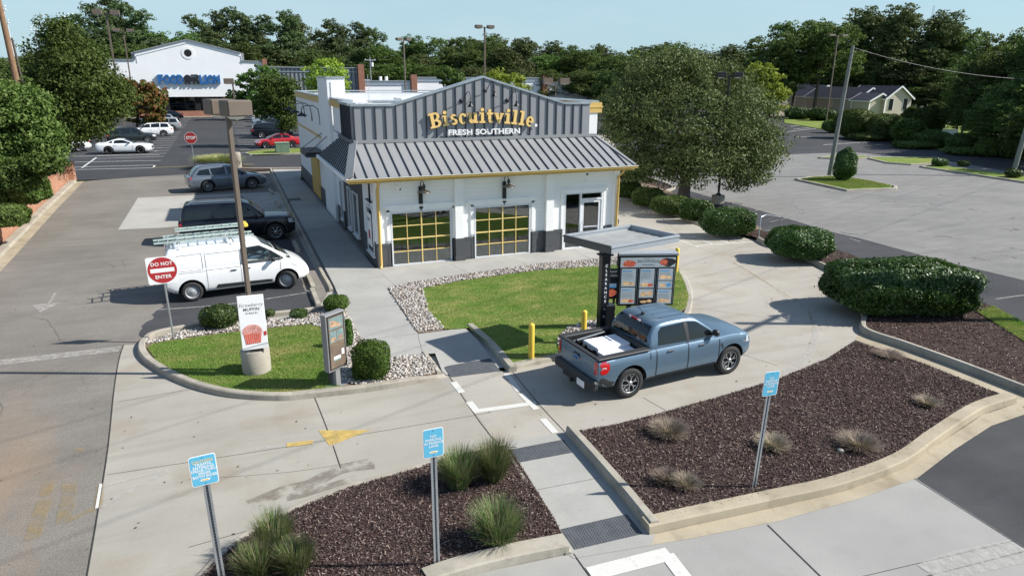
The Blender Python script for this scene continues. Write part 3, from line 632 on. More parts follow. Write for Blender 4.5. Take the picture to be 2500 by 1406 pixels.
flat('mulch_ground',BED3,M['mulch'])
HED=GP([(1440,420),(1500,452),(1575,488),(1660,522),(1720,546),(1788,564),(1850,582),(1860,556),(1700,490),(1600,455),(1500,428)],.12)
flat('hedge_bed_ground',HED,M['dirt'])
ISL=GP([(1380,430),(1520,428),(1590,440),(1632,455),(1625,464),(1590,468),(1540,462),(1480,450)],.107)
flat('mulch_ground',ISL,M['mulch'])
kerb('kerb',smooth_line(GP([(1540,470),(1590,475),(1640,466),(1646,456),(1600,440),(1520,424)],0),5),M['kerb'],.25,.12,side=1)
flat('verge_grass_bank',GP([(2385,760),(2425,748),(2500,788),(2700,858),(3300,1068),(3300,1120),(2700,920),(2500,832)],.17),M['verge'])
ISLA=GP([(350,842),(430,813),(560,791),(700,780),(775,764),(812,742),(838,747),(885,832),(945,872),(1042,866),(1078,907),(1000,929),(890,948),(760,962),(680,968),(569,960),(479,940),(407,911),(362,884),(346,862)],.094)
flat('island_ground',ISLA,M['dirt'])
LAWN1=GP([(360,849),(373,839),(471,824),(586,809),(757,792),(782,800),(795,871),(804,935),(863,948),(757,959),(680,964),(629,956),(560,950),(501,936),(437,910),(385,884)],.115)
flat('small_lawn',LAWN1,M['lawn'])
CISL=GP([(945,703),(1000,690),(1130,669),(1300,645),(1480,629),(1640,618),(1650,640),(1670,680),(1684,722),(1680,748),(1600,812),(1500,850),(1364,866),(1252,892),(1200,848),(1140,798),(1020,814)],.094)
flat('island_ground',CISL,M['dirt'])
LAWN2=GP([(1030,705),(1130,685),(1300,662),(1450,650),(1560,644),(1650,645),(1668,682),(1682,722),(1676,748),(1610,800),(1520,806),(1480,785),(1390,800),(1362,826),(1364,864),(1252,889),(1200,846),(1146,800),(1112,803),(1085,803),(1045,760)],.115)
flat('big_lawn',LAWN2,M['lawn'])
# islands in the right lot
for pts,kk in(([(2118,384),(2284,384),(2300,392),(2270,398),(2225,400),(2170,396)],1),([(2005,384),(2030,381),(2118,381),(2118,385),(2060,387)],0),([(2254,407),(2292,403),(2394,416),(2500,429),(2700,455),(2700,478),(2500,443),(2373,424)],1),([(1951,437),(1985,432),(2042,429),(2118,440),(2178,453),(2176,458),(2068,462)],1)):
    P=GP(pts,.12); flat('grass_island_ground',P,M['verge'])
    c=sum((Vector(p) for p in P),Vector())/len(P); Q=[Vector((p.x,p.y,0))+(Vector((p.x,p.y,0))-Vector((c.x,c.y,0))).normalized()*.35 for p in P]
    ar=sum(Q[i].x*Q[(i+1)%len(Q)].y-Q[(i+1)%len(Q)].x*Q[i].y for i in range(len(Q)))
    kerb('kerb',Q+[Q[0]],M['kerb'],.25,.13,side=1 if ar>0 else -1)
flat('verge_grass_bank',GP([(1915,300),(2100,331),(2135,338),(2237,357),(2330,370),(2458,385),(2720,402),(2720,292),(2300,300),(2200,288),(1915,288)],.05),M['verge'])
# mid island with the red car and box, far lot islands
FI=GP([(598,372),(640,366),(735,362),(742,374),(620,378)],.1); flat('grass_island_ground',FI,M['verge']); kerb('kerb',GP([(596,376),(610,380),(745,377)],0),M['kerb'],.25,.13,side=1)
kerb('kerb',GP([(565,412),(620,413),(735,412)],0),M['kerb'],.3,.12,side=-1)
flat('mulch_ground',GP([(455,420),(490,400),(590,400),(610,408),(735,409),(735,413),(665,414),(560,422)],.06),M['mulch'])
# left bank behind the retaining wall
WL=[(-7.9,4),(-8.5,18),(-9.14,33),(-9.75,45),(-10.2,56.5)]
kerb('kerb',xy(WL,0),M['kerb'],.4,.12,side=1)
flat('gutter_strip',[Vector((p[0]+.45,p[1],.001)) for p in WL]+[Vector((p[0],p[1],.001)) for p in WL[::-1]],M['gutter'])
bank=[Vector((p[0]-1.0,p[1],1.0)) for p in WL]+[Vector((-60,56.5,3.5)),Vector((-60,4,3.5))]
flat('bank_ground',bank,M['dirt'])
# ================================================================ RESTAURANT
FY=25.77; XL,XR=4.9,15.55; BACK=53.4
bld=empty('restaurant','white restaurant with grey metal gable front and mustard eave trim','restaurant',(5,25.8,0))
def bp(mb,name,parent=None): 
    o=mb.build(name,parent or bld); o.matrix_parent_inverse=Matrix.Translation(-Vector(bld.location)) if (parent is None) else Matrix.Identity(4); return o
def fixp(o,par):  # keep world coordinates under a thing's empty
    o.parent=par; o.matrix_parent_inverse=par.matrix_world.inverted(); return o
def part(mb,name,par=None):
    par=par or bld
    o=mb.build(name); bpy.context.view_layer.update(); o.parent=par; o.matrix_parent_inverse=par.matrix_world.inverted(); return o
W1=(5.49,7.93); W2=(8.9,11.37); WZ=(.07,2.21); DR=(12.92,14.8); DZ=(.03,2.53)
T=.18
f=MB()
# front wall pieces round the openings
ws=M['white_siding']
def wallx(x0,x1,z0,z1,m=ws,y=FY,t=T): f.box(((x0+x1)/2,y+t/2,(z0+z1)/2),(x1-x0,t,z1-z0),m)
wallx(XL,XR,2.53,3.75)
wallx(XL,W1[0],1.0,2.53); wallx(W1[1],W2[0],1.0,2.53); wallx(W2[1],DR[0],1.0,2.53); wallx(DR[1],XR,1.0,2.53)
wallx(W1[0],W1[1],WZ[1],2.53); wallx(W2[0],W2[1],WZ[1],2.53)
# side and back walls: with window openings left dark behind the glass
def wally(y0,y1,z0,z1,m=ws,x=XL,t=T): f.box((x+t/2,(y0+y1)/2,(z0+z1)/2),(t,y1-y0,z1-z0),m)
FYB=FY+T+.002
wally(FYB,26.0,1.07,3.75); wally(27.3,28.2,1.07,3.75); wally(26.0,27.3,2.35,3.75); wally(33.4,35.5,.95,4.6); wally(35.5,BACK,.95,6.1)
wally(28.2,33.4,3.2,4.6)
f.box((XR-T/2,(FYB+27.9)/2,1.85),(T,27.9-FYB,3.7),ws); f.box((XR-T/2,(27.9+BACK)/2,3.0),(T,BACK-27.9,6.1),ws)
f.box(((XL+XR)/2,BACK-T/2,3.0),(XR-XL-2*T-.01,T,6.1),ws)
f.box((XL+.13,31.8,5.4),(.18,7.2,1.45),ws); f.box((XR-.45,27.83,5.2),(.75,.14,1.7),ws)
part(f,'wall')
for x0,x1 in((XL-.02,W1[0]-.06),(W1[1]+.06,W2[0]-.06),(W2[1]+.06,DR[0]-.05),(DR[1]+.05,XR+.02)):
    d=MB(); d.box(((x0+x1)/2,FY+T/2-.02,.54),(x1-x0,T+.04,.93),M['dkgrey'])
    if x1-x0>.3 and x0<DR[0]:
        # sunk panel frames
        xx=(x0,x1) if x1-x0<.6 else None
        for a,b in ([(x0+.03,x0+.40),(x1-.42,x1-.03)] if xx is None else [(x0+.03,x1-.03)]):
            for q in((a+.03,.5,.06,.88),(b-.03,.5,.06,.88)): d.box((q[0],FY-.035,.52),(q[2],.03,q[3]),M['dkgrey'])
            d.box(((a+b)/2,FY-.036,.93),(b-a,.03,.08),M['dkgrey'])
    part(d,'wainscot')
for (y0,y1,h) in ((FYB+.01,28.2,1.06),(33.35,35.45,.94),(39.4,42.05,.94),(45.95,BACK,.94)):
    d=MB(); d.box((XL+T/2-.02,(y0+y1)/2,h/2),(T+.04,y1-y0,h),M['dkgrey']); part(d,'wainscot')
pl=MB(); pl.prism([(XL+.2,-.3),(XR,-.02),(XR,.09),(XL+.2,.075)],M['plinth'],'y',FY-.06,FY+.12); pl.box((XL+.06,(FY+BACK)/2,.0),(.1,BACK-FY,.2),M['plinth']); part(pl,'foundation')
rs=MB(); rs.box((XL+.09,30.8,1.6),(.12,5.18,3.2),M['dkgrey2']); part(rs,'siding_panel')
wsd=MB(); wsd.box((XL+.10,36.5,.5),(.12,1.9,.9),M['dkgrey']); 
# pilasters
def pil(x,w=.36,corner=False):
    p=MB(); p.box((x,FY-.09,2.26),(w,.17,2.5),M['white_plain']); p.box((x,FY-.10,.55),(w+.02,.19,.9),M['dkgrey']); p.box((x,FY-.12,.16),(w+.08,.24,.24),M['dkgrey']); p.box((x,FY-.11,3.50),(w+.06,.2,.08),M['yellow']); part(p,'pilaster')
pil(8.22,.34); pil(12.2,.34); 
p=MB(); p.box((XR-.14,FY-.04,1.85),(.26,.1,3.4),M['white_plain']); part(p,'corner_trim'); p=MB(); p.box((XL+.13,FY-.04,2.35),(.24,.1,2.6),M['white_plain']); part(p,'corner_trim')
# window trim boards (proud of the siding, so they catch the sun)
for (a,b) in (W1,W2):
    t=MB(); e=.16
    t.box(((a+b)/2,FY-.03,WZ[1]+.22),(b-a+.62,.06,.10),M['white_plain']); t.box(((a+b)/2,FY-.02,WZ[1]+.10),(b-a+2*e,.05,.14),M['white_plain'])
    t.box((a-.10,FY-.02,(1.0+WZ[1])/2+.1),(.13,.05,WZ[1]-1.0),M['white_plain']); t.box((b+.10,FY-.02,(1.0+WZ[1])/2+.1),(.13,.05,WZ[1]-1.0),M['white_plain']); part(t,'window_trim')
def window(a,b,z0,z1,nx,nz):
    wroot=MB(); fw_=.055; y=FY+.03
    for x in(a+fw_/2,b-fw_/2): wroot.box((x,y,(z0+z1)/2),(fw_,.12,z1-z0),M['pvcwhite'])
    for z in(z0+fw_/2,z1-fw_/2): wroot.box(((a+b)/2,y,z),(b-a-2*fw_,.12,fw_),M['pvcwhite'])
    o=part(wroot,'window')
    g=MB(); g.box(((a+b)/2,y+.02,(z0+z1)/2),(b-a-.08,.008,z1-z0-.08),M['winglass']); gp=g.build('pane'); gp.parent=o
    m=MB()
    for i in range(1,nx):
        x=a+fw_+(b-a-2*fw_)*i/nx; m.box((x,y-.005,(z0+z1)/2),(.046 if i==nx//2 else .025,.05,z1-z0-2*fw_),M['yellowpale'])
    for i in range(1,nz):
        z=z0+fw_+(z1-z0-2*fw_)*i/nz; m.box(((a+b)/2,y-.012,z),(b-a-2*fw_,.052,.042 if i==nz//2 else .023),M['yellowpale'])
    mo=m.build('muntins'); mo.parent=o
window(*W1,*WZ,4,4); window(*W2,*WZ,4,4)
# door and sidelight
d=MB(); y=FY+.03; a,b=DR; z0,z1=DZ; xm=13.72
for x,w_ in((a+.04,.08),(b-.04,.08),(xm,.07)): d.box((x,y,(z0+z1)/2),(w_,.13,z1-z0),M['pvcwhite'])
for x0,x1,z,h in((a+.08,xm-.035,z1-.03,.06),(xm+.035,b-.08,z1-.03,.06),(a+.08,xm-.035,z0+.06,.12),(a+.08,xm-.035,.62,.06),(xm+.035,b-.08,2.22,.07)): d.box(((x0+x1)/2,y,z),(x1-x0,.128,h),M['pvcwhite'])
d.box(((a+b)/2,FY-.03,z1+.10),(b-a+.35,.07,.10),M['white_plain']); d.box(((a+b)/2,FY-.015,z1+.04),(b-a+.2,.05,.08),M['white_plain'])
for x in(a-.07,b+.07): d.box((x,FY-.015,1.3),(.12,.05,2.5),M['white_plain'])
df=part(d,'door_frame')
g=MB(); g.box(((a+xm)/2,y+.02,1.3),(xm-a-.1,.008,2.3),M['doorglass']); g.box(((b+xm)/2,y+.02,2.37),(b-xm-.1,.008,.2),M['doorglass']); o=g.build('pane'); o.parent=df
d=MB(); x0,x1=xm+.04,b-.085
for x in(x0+.06,x1-.06): d.box((x,y-.01,1.12),(.11,.06,2.1),M['pvcwhite'])
for z,h in((.15,.2),(2.12,.1),(1.0,.06)): d.box(((x0+x1)/2,y-.01,z),(x1-x0-.23,.058,h),M['pvcwhite'])
dr=part(d,'door')
g=MB(); g.box(((x0+x1)/2,y,1.1),(x1-x0-.2,.006,1.9),M['doorglass']); o=g.build('pane'); o.parent=dr
h=MB(); h.tube([(x0+.06,y-.04,.85),(x0+.06,y-.12,.88),(x0+.06,y-.12,1.22),(x0+.06,y-.04,1.25)],.015,M['steel'],8); h.tube([(x0+.12,y-.05,1.02),(x1-.1,y-.05,1.02)],.014,M['steel'],6); o=h.build('handle'); o.parent=dr
# interior of the dining room
i_=MB(); i_.box((10.2,29.8,.04),(10.3,7.6,.06),M['floor_in']); i_.box((10.2,33.6,1.7),(10.3,.1,3.4),M['wall_in']); i_.box((12.55,30,1.7),(.08,6.5,3.3),M['wall_in']); i_.box((10.2,29.8,3.3),(10.3,7.6,.06),M['wall_in']); part(i_,'interior')
# side windows and doors
def sidewin(y0,y1,z0,z1,poster=False):
    m=MB(); x=XL-.03
    for yy in(y0+.03,y1-.03): m.box((x,yy,(z0+z1)/2),(.08,.06,z1-z0),M['pvcwhite'])
    for z in(z0+.03,z1-.03): m.box((x,(y0+y1)/2,z),(.08,y1-y0-.12,.06),M['pvcwhite'])
    m.box((x-.02,(y0+y1)/2,z0-.05),(.14,y1-y0+.12,.05),M['pvcwhite']); o=part(m,'window')
    g=MB(); g.box((x+.02,(y0+y1)/2,(z0+z1)/2),(.01,y1-y0-.1,z1-z0-.1),M['carglass']); q=g.build('pane'); q.parent=o
    return o
sidewin(26.0,27.3,.5,2.35); sidewin(29.4,30.6,.5,2.4); sidewin(31.2,32.0,.5,2.4); sidewin(33.6,34.2,.5,2.4)
dd=MB(); dd.box((XL-.02,37.8,1.1),(.07,2.1,2.1),M['white_plain']); dd.box((XL-.035,37.8,2.2),(.1,2.3,.1),M['pvcwhite']); o=part(dd,'service_door'); hh=MB(); hh.box((XL-.09,37.2,1.05),(.06,.06,.14),M['black']); q=hh.build('handle'); q.parent=o
yp=MB(); yp.box((XL-.02,44,1.35),(.12,3.8,2.5),M['yellow']); 
for k in range(5): yp.box((XL-.09,42.4+k*.8,1.35),(.03,.06,2.46),M['yellow'])
part(yp,'yellow_shutter')
# chimney-like pier
ch=MB(); ch.box((XL+.30,37.45,3.55),(.86,3.7,7.1),ws); ch.box((XL+.30,37.45,7.15),(.94,3.78,.08),M['galv']); 
ch.box((XL+.30,35.58,6.5),(.5,.02,.9),M['white_plain']); part(ch,'pier')
# canopy over the side door
cn=MB(); cn.box((XL-.5,41.1,3.04),(.98,3.1,.27),M['black']); cn.box((XL-.5,41.1,2.96),(1.02,3.14,.05),M['steeldark']); cz=part(cn,'door_canopy')
rd=MB(); rd.tube([(XL-.02,38.4,4.42),(4.02,42.5,3.17)],.02,M['black'],6); rd.tube([(XL-.02,36.5,4.42),(4.1,39.75,3.17)],.02,M['black'],6)
for yy in(38.4,36.5): rd.box((XL-.03,yy,4.42),(.06,.12,.18),M['black'])
q=rd.build('hanger_rod'); q.parent=cz
# parapets, yellow band and flat roof
pb=MB()
def band(x0,x1,y0,y1,z0,z1,m): pb.box(((x0+x1)/2,(y0+y1)/2,(z0+z1)/2),(x1-x0,y1-y0,z1-z0),m)
band(XL-.06,XL-.002,39.35,BACK+.05,5.82,6.14,M['yellow']); band(XL-.06,XL-.002,31.0,35.55,5.82,6.14,M['yellow'])
band(XR+.002,XR+.10,27.95,BACK,5.75,6.14,M['yellow']); band(15.02,XR+.12,27.72,27.94,5.70,6.14,M['yellow']); band(14.99,XR+.16,27.70,27.96,5.92,5.98,M['yellow'])
band(XL-.05,XL-.002,39.35,BACK,3.86,3.98,M['yellow'])
part(pb,'fascia_band')
cp=MB(); cp.box((XL+.10,46.4,6.18),(.42,13.9,.07),M['galv']); cp.box((XL+.12,33.3,6.18),(.42,4.5,.07),M['galv']); cp.box((XR-.10,40.7,6.18),(.42,25.4,.07),M['galv']); cp.box(((XL+XR)/2,BACK-.1,6.18),(XR-XL-.5,.4,.07),M['galv']); part(cp,'coping')
rf=MB(); rf.box(((XL+XR)/2,41.3,5.0),(XR-XL-.4,23.8,.1),M['roofwhite']); part(rf,'flat_roof')
ru=MB(); ru.box((8.6,36.5,5.5),(3.2,1.4,.9),M['roofwhite'],bev=.04); ru.box((8.6,36.5,5.99),(3.3,1.5,.05),M['galv']); part(ru,'roof_unit')
ru=MB(); ru.box((6.3,37.0,5.45),(.7,.8,.8),M['steel']); ru.box((7.0,34,5.5),(1.2,1.2,.9),M['roofwhite'],bev=.04); ru.box((6.9,39,5.5),(2.2,1.4,.9),M['roofwhite'],bev=.04); part(ru,'roof_unit')
ru=MB(); ru.box((10.6,45,5.7),(7.5,.5,.9),M['roofwhite']); ru.box((11.6,41.5,5.55),(4,2,.9),M['roofwhite']); part(ru,'roof_unit')
ru=MB(); ru.tube([(7.3,38.3,5),(7.3,38.3,7.3)],.012,M['steel'],5); part(ru,'roof_mast')
# gabled metal sign wall
GY=27.62; gx0,gx1=4.57,15.0
prof=[(gx0,4.64),(gx1,4.64),(gx1,6.12),(13.75,6.12),(9.98,7.2),(6.2,6.12),(gx0,6.12)]
m=MB(); m.prism(prof,M['metalgrey'],'y',GY,GY+.22); m.box((gx0+.10,29.25,5.37),(.2,2.8,1.5),M['metalgrey']); gw=part(m,'gable_wall')
def topz(x): return 6.12 if x<=6.2 or x>=13.75 else (6.12+(x-6.2)/(9.98-6.2)*1.08 if x<9.98 else 7.2-(x-9.98)/(13.75-9.98)*1.08)
sm_=MB(); x=gx0+.06
k=0
while x<gx1-.03:
    z1_=topz(x)-.03; sm_.box((x,GY-.022,(4.66+z1_)/2),(.045,.05,z1_-4.66),M['seam']); k+=1; x=gx0+.06+k*.415
for k in range(1,9): sm_.box((gx0-.02,GY+.1+k*.33,5.38),(.045,.035,1.42),M['seam'])
q=sm_.build('standing_seams'); q.parent=gw; q.matrix_parent_inverse=Matrix.Identity(4)
c_=MB()
pts=[(gx0-.06,6.12),(6.2,6.12),(9.98,7.2),(13.75,6.12),(gx1+.03,6.12)]
for (a,b) in zip(pts[:-1],pts[1:]):
    c_.prism([(a[0],a[1]-.03),(b[0],b[1]-.03),(b[0],b[1]+.05),(a[0],a[1]+.05)],M['galv'],'y',GY-.05,GY+.30)
c_.box((gx0+.08,29.35,6.15),(.34,2.62,.1),M['galv']); part(c_,'gable_coping')
# hipped skirt roof
ex0,ex1,ey,ez=3.9,15.9,25.08,3.66; tx0,tx1,ty,tz=4.55,15.32,27.60,4.70; lb=33.75
rfv=[(ex0,ey,ez),(ex1,ey,ez),(tx1,ty,tz),(tx0,ty,tz),(ex0,lb,ez),(tx0,30.85,tz)]
r_=MB(); r_.add(rfv,[(0,1,2,3),(4,0,3,5)],M['roofmetal']); r_.add([(x,y,z-.07) for x,y,z in rfv],[(3,2,1,0),(5,3,0,4)],M['metalgrey'])
r_.add([(ex1,ey,ez),(ex1+.02,28.2,ez),(tx1,28.0,tz),(tx1,ty,tz)],[(0,1,2,3)],M['roofmetal'])
sr=part(r_,'skirt_roof')
s_=MB(); A=Vector(rfv[0]);B_=Vector(rfv[1]);Cc=Vector(rfv[2]);D_=Vector(rfv[3])
nrm=(B_-A).cross(D_-A).normalized()
n=0
def onroof(x,t):
    y=ey+(ty-ey)*t; return Vector((x,y,ez+(tz-ez)*t))+nrm*.02
x=4.16
while x<15.85:
    tb=0; 
    # seams run up-slope; those near the hips stop on the hip line
    xt=x; tmax=1.0
    if x<tx0: tmax=(x-ex0)/(tx0-ex0)
    if x>tx1: tmax=(ex1-x)/(ex1-tx1)
    if tmax>.05: s_.bar(onroof(x,.0),onroof(x,tmax-.01),.035,.045,M['seam'],nrm)
    x+=.405
A2,B2,C2,D2=[Vector(rfv[i]) for i in(0,4,5,3)]; n2=(A2-B2).cross(C2-B2).normalized(); n2=n2 if n2.z>0 else -n2
for k in range(1,21):
    y=ey+k*.41; t=1.0 if 27.6<y<30.85 else ((y-ey)/(ty-ey) if y<=27.6 else (lb-y)/(lb-30.85))
    if t>.05: s_.bar(Vector((ex0,y,ez))+n2*.02,Vector((ex0+(tx0-ex0)*t,y,ez+(tz-ez)*t))+n2*.02,.035,.045,M['seam'],n2)
q=s_.build('standing_seams'); q.parent=sr; q.matrix_parent_inverse=Matrix.Identity(4)
hc=MB(); hc.bar(A+nrm*.03,D_+nrm*.03,.34,.04,M['roofmetal'],(nrm+n2).normalized()); hc.bar(B_+nrm*.03,Cc+nrm*.03,.12,.04,M['roofmetal'],nrm); hc.bar(D_+Vector((0,-.06,.04)),Cc+Vector((0,-.06,.04)),.1,.13,M['roofmetal']); hc.bar(D_+Vector((-.04,0,.06)),Vector(rfv[5])+Vector((-.04,0,.06)),.12,.14,M['steeldark']); q=hc.build('hip_cap'); q.parent=sr; q.matrix_parent_inverse=Matrix.Identity(4)
gt=MB(); gt.prism([(ey-.02,ez-.03),(ey-.10,ez+.0),(ey-.10,ez-.04),(ey-.07,ez-.12),(ey,ez-.12)],M['yellow'],'x',ex0-.1,ex1+.1); gt.box(((ex0+ex1)/2,ey-.105,ez-.005),(ex1-ex0+.2,.012,.02),M['signwhite']); gt.box((ex0-.05,(ey+lb)/2,ez-.06),(.1,lb-ey,.13),M['white_plain']); gt.box(((ex0+ex1)/2,ey+.07,ez-.17),(ex1-ex0,.10,.05),M['yellow']); part(gt,'gutter')
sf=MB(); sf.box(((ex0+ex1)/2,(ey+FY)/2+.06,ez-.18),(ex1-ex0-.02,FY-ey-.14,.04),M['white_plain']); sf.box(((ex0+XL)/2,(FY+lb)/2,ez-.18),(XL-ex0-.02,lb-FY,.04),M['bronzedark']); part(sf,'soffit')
for xd,(sgn) in((XL+.11,1),(XR-.11,1)):
    dw=MB(); dw.tube([(xd-.04,ey+.02,ez-.12),(xd-.04,ey+.1,ez-.27),(xd,FY-.16,ez-.52),(xd,FY-.15,.5),(xd,FY-.15,.22)],.058,M['yellow'],4); 
    if xd<8: dw.tube([(xd,FY-.15,.24),(xd,FY-.15,.16),(xd-.05,FY-.26,.10)],.058,M['yellow'],4)
    part(dw,'downspout')
# ---------------------------------------------------------------- sign lettering
_txc={}
def text_mesh(s,size=1,ext=.02,off=0,align='CENTER',res=3,spc=1.06):
    cu=bpy.data.curves.new('t','FONT'); cu.body=s; cu.size=size; cu.extrude=ext; cu.offset=off; cu.align_x=align; cu.align_y='CENTER'; cu.resolution_u=res; cu.space_character=spc
    o=bpy.data.objects.new('t',cu); C.objects.link(o); dg=bpy.context.evaluated_depsgraph_get(); dg.update(); me=bpy.data.meshes.new_from_object(o.evaluated_get(dg)); bpy.data.objects.remove(o); bpy.data.curves.remove(cu); return me
def put_text(mb,s,T_,size,m,ext=.003,off=0,sx=1.0,shear=0,side=None):
    me=text_mesh(s,size,ext,off); 
    S=Matrix(((sx,shear,0,0),(0,1,0,0),(0,0,1,0),(0,0,0,1)))
    vs=[T_@(S@v.co) for v in me.vertices]
    if side is None: mb.add(vs,[list(p.vertices) for p in me.polygons],m)
    else:
        a=[list(p.vertices) for p in me.polygons if abs(p.normal.z)>.7]; b=[list(p.vertices) for p in me.polygons if abs(p.normal.z)<=.7]
        mb.add(vs,a,m); mb.add(vs,b,side)
    bpy.data.meshes.remove(me)
def frontT(x,y,z,rot=0):   # text plane facing -Y
    return Matrix.Translation((x,y,z))@Matrix.Rotation(R(90),4,'X')@Matrix.Rotation(rot,4,'Z')
lt=MB()
SY=GY-.09
# slab-serif word on an arc: each letter from thick strokes
def sl(poly_list,cx,cz,rot,sc):
    c,s=math.cos(rot),math.sin(rot)
    for poly in poly_list:
        if len(poly)<3: continue
        q=[(cx+sc*(c*x-s*z),cz+sc*(s*x+c*z)) for x,z in poly]
        lt.prism(q,M['gold'],'y',SY-.06,SY+.02,side=M['golddark'])
def rect(x0,z0,x1,z1): return [(x0,z0),(x1,z0),(x1,z1),(x0,z1)]
def arc(cx,cz,rx,rz,a0,a1,wd,n=14,wd2=None):
    o=[];i=[]
    for k in range(n+1):
        a=R(a0+(a1-a0)*k/n); wv=wd if wd2 is None else wd+(wd2-wd)*abs(math.cos(a)); o.append((cx+rx*math.cos(a),cz+rz*math.sin(a))); i.append((cx+(rx-wv)*math.cos(a),cz+(rz-wd)*math.sin(a)))
    quads=[]
    for k in range(n): quads.append([i[k],o[k],o[k+1],i[k+1]])
    return quads
def dot(cx,cz,r,n=14): return [[(cx+r*math.cos(2*math.pi*k/n),cz+r*math.sin(2*math.pi*k/n)) for k in range(n)]]
sw_=.16; th=.13
GL={
'B':([rect(-.04,0,.42,th),rect(-.04,.87,.42,1.0),rect(.07,th,.29,.87)]+arc(.40,.735,.29,.265,-90,90,.13,12,.20)+arc(.40,.26,.33,.26,-90,90,.13,12,.21)+[rect(.29,.42,.42,.54)],.76),
'i':([rect(.0,0,.42,th),rect(.0,.60,.26,.70),rect(.12,th,.33,.70)]+dot(.22,.89,.125),.46),
's':(arc(.24,.525,.22,.185,25,270,.13,12,.18)+arc(.24,.205,.24,.205,-160,90,.13,14,.18),.52),
'c':(arc(.27,.35,.27,.36,45,315,.13,18,.21)+[rect(.38,.46,.5,.66)],.54),
'u':([rect(-.02,.58,.28,.70),rect(.08,.25,.29,.62),rect(.40,.60,.62,.70),rect(.44,.0,.65,.62),rect(.55,0,.72,th)]+arc(.29,.24,.20,.25,180,360,.13,12,.20),.75),
't':([rect(.10,.22,.31,.92),rect(0,.57,.46,.70)]+arc(.33,.20,.21,.21,180,330,.13,10,.21),.48),
'v':([rect(-.04,.60,.28,.70),rect(.38,.60,.68,.70),[(.03,.64),(.27,.64),(.42,.2),(.36,0),(.25,0)],[(.44,.64),(.62,.64),(.40,0),(.28,.05)]],.68),
'l':([rect(.0,0,.42,th),rect(.0,.86,.26,.98),rect(.12,th,.33,.98)],.46),
'e':(arc(.28,.35,.28,.36,0,300,.13,20,.20)+[rect(.10,.29,.55,.40)],.60)}
def grow(q,d):
    cx=sum(p[0] for p in q)/len(q); cz=sum(p[1] for p in q)/len(q); return [(p[0]+d*(1 if p[0]>cx else -1),p[1]+d*(1 if p[1]>cz else -1)) for p in q]
word='Biscuitville'; adv=[GL[c][1]+.055 for c in word]; tot=sum(adv)
X0,X1=7.70,12.24; scx=(X1-X0)/tot
xc=X0
for c,a in zip(word,adv):
    w_=a*scx; mid=xc+w_/2; u=(mid-(X0+X1)/2)/((X1-X0)/2)
    zb=5.375-.20*u*u+.012*u; rot=-R(12)*u; sc=.60
    if c=='B': zb-=.02
    # letters keep the advance width but stand .56 m (capital) high
    pl_=[[(p[0]*scx/sc*1.0,p[1]) for p in q] for q in GL[c][0]]
    cc,ss=math.cos(rot),math.sin(rot)
    for q in pl_: 
        qq=[(xc+sc*(cc*p[0]-ss*p[1]),zb+sc*(ss*p[0]+cc*p[1])) for p in q]; _n=len(lt.v)%89; lt.prism(qq,M['gold'],'y',SY-.06-_n*.00006,SY+.02+_n*.00006,side=M['golddark'])
    xc+=w_
for q in dot(12.38,5.23,.062,16): lt.prism([(p[0]-.04,p[1]) for p in q],M['signwhite'],'y',SY-.06,SY+.02)
part(lt,'name_lettering')
l2=MB(); put_text(l2,'FRESH SOUTHERN',frontT(10.14,GY-.15,5.01),.30,M['signwhite'],.03,.009,1.0); o=part(l2,'small_lettering')
bbw=[v.co.x for v in o.data.vertices]; cw=max(bbw)-min(bbw); cx=(max(bbw)+min(bbw))/2
for v in o.data.vertices: v.co.x=9.99+(v.co.x-cx)*(3.18/cw)
# ---------------------------------------------------------------- lamps and cameras on the walls
def shade(mb,c,r,h,m): mb.lathe([(.03,h*.9),(.05,h*.55),(r*.45,h*.42),(r*.9,h*.12),(r,0),(r*.97,0),(r*.8,.02),(.02,.06)],m,20,c)
def barn(x,z):
    e=empty('barn_wall_lamp','pewter barn lamp on a tall black backplate above the '+('left' if x<8 else 'right')+' grid window','wall lamp',(x,FY,z),0,'barn lamps over the grid windows')
    a=MB(); a.box((0,-.03,-.28),(.15,.06,.86),M['black']); a.box((0,-.045,-.74),(.03,.03,.12),M['black']); o=a.build('backplate',e)
    a=MB(); a.tube([(0,-.05,.05),(-.0,-.08,.3),(.02,-.18,.42),(.03,-.32,.40),(.04,-.40,.28)],.016,M['black'],8); a.lathe([(.05,.16),(.065,.06),(.05,0)],M['bronzedark'],12,(.04,-.40,.12)); a.build('arm',e)
    a=MB(); shade(a,(.04,-.40,-.02),.27,.2,M['pewter']); a.build('lamp_shade',e); return e
barn(6.70,3.0); barn(10.19,3.02)
def gable_lamp(x,z,lab):
    e=empty('gooseneck_sign_lamp',lab,'sign lamp',(x,GY,z),0,'gooseneck lamps above the gold lettering')
    a=MB(); a.lathe([(.09,0),(.09,.03),(.05,.05)],M['black'],14,(0,0,0),Matrix.Rotation(R(90),3,'X')); a.tube([(0,-.04,0),(.05,-.12,.06),(.11,-.22,.22),(.16,-.32,.36),(.20,-.44,.36),(.22,-.52,.22),(.22,-.53,.06)],.016,M['black'],8); a.build('arm',e)
    a=MB(); shade(a,(.22,-.53,-.22),.13,.27,M['black']); a.build('lamp_shade',e)
gable_lamp(9.03,6.26,'black gooseneck lamp hanging above the start of the gold lettering'); gable_lamp(10.06,6.66,'topmost black gooseneck lamp under the gable peak'); gable_lamp(11.05,6.26,'black gooseneck lamp hanging above the end of the gold lettering')
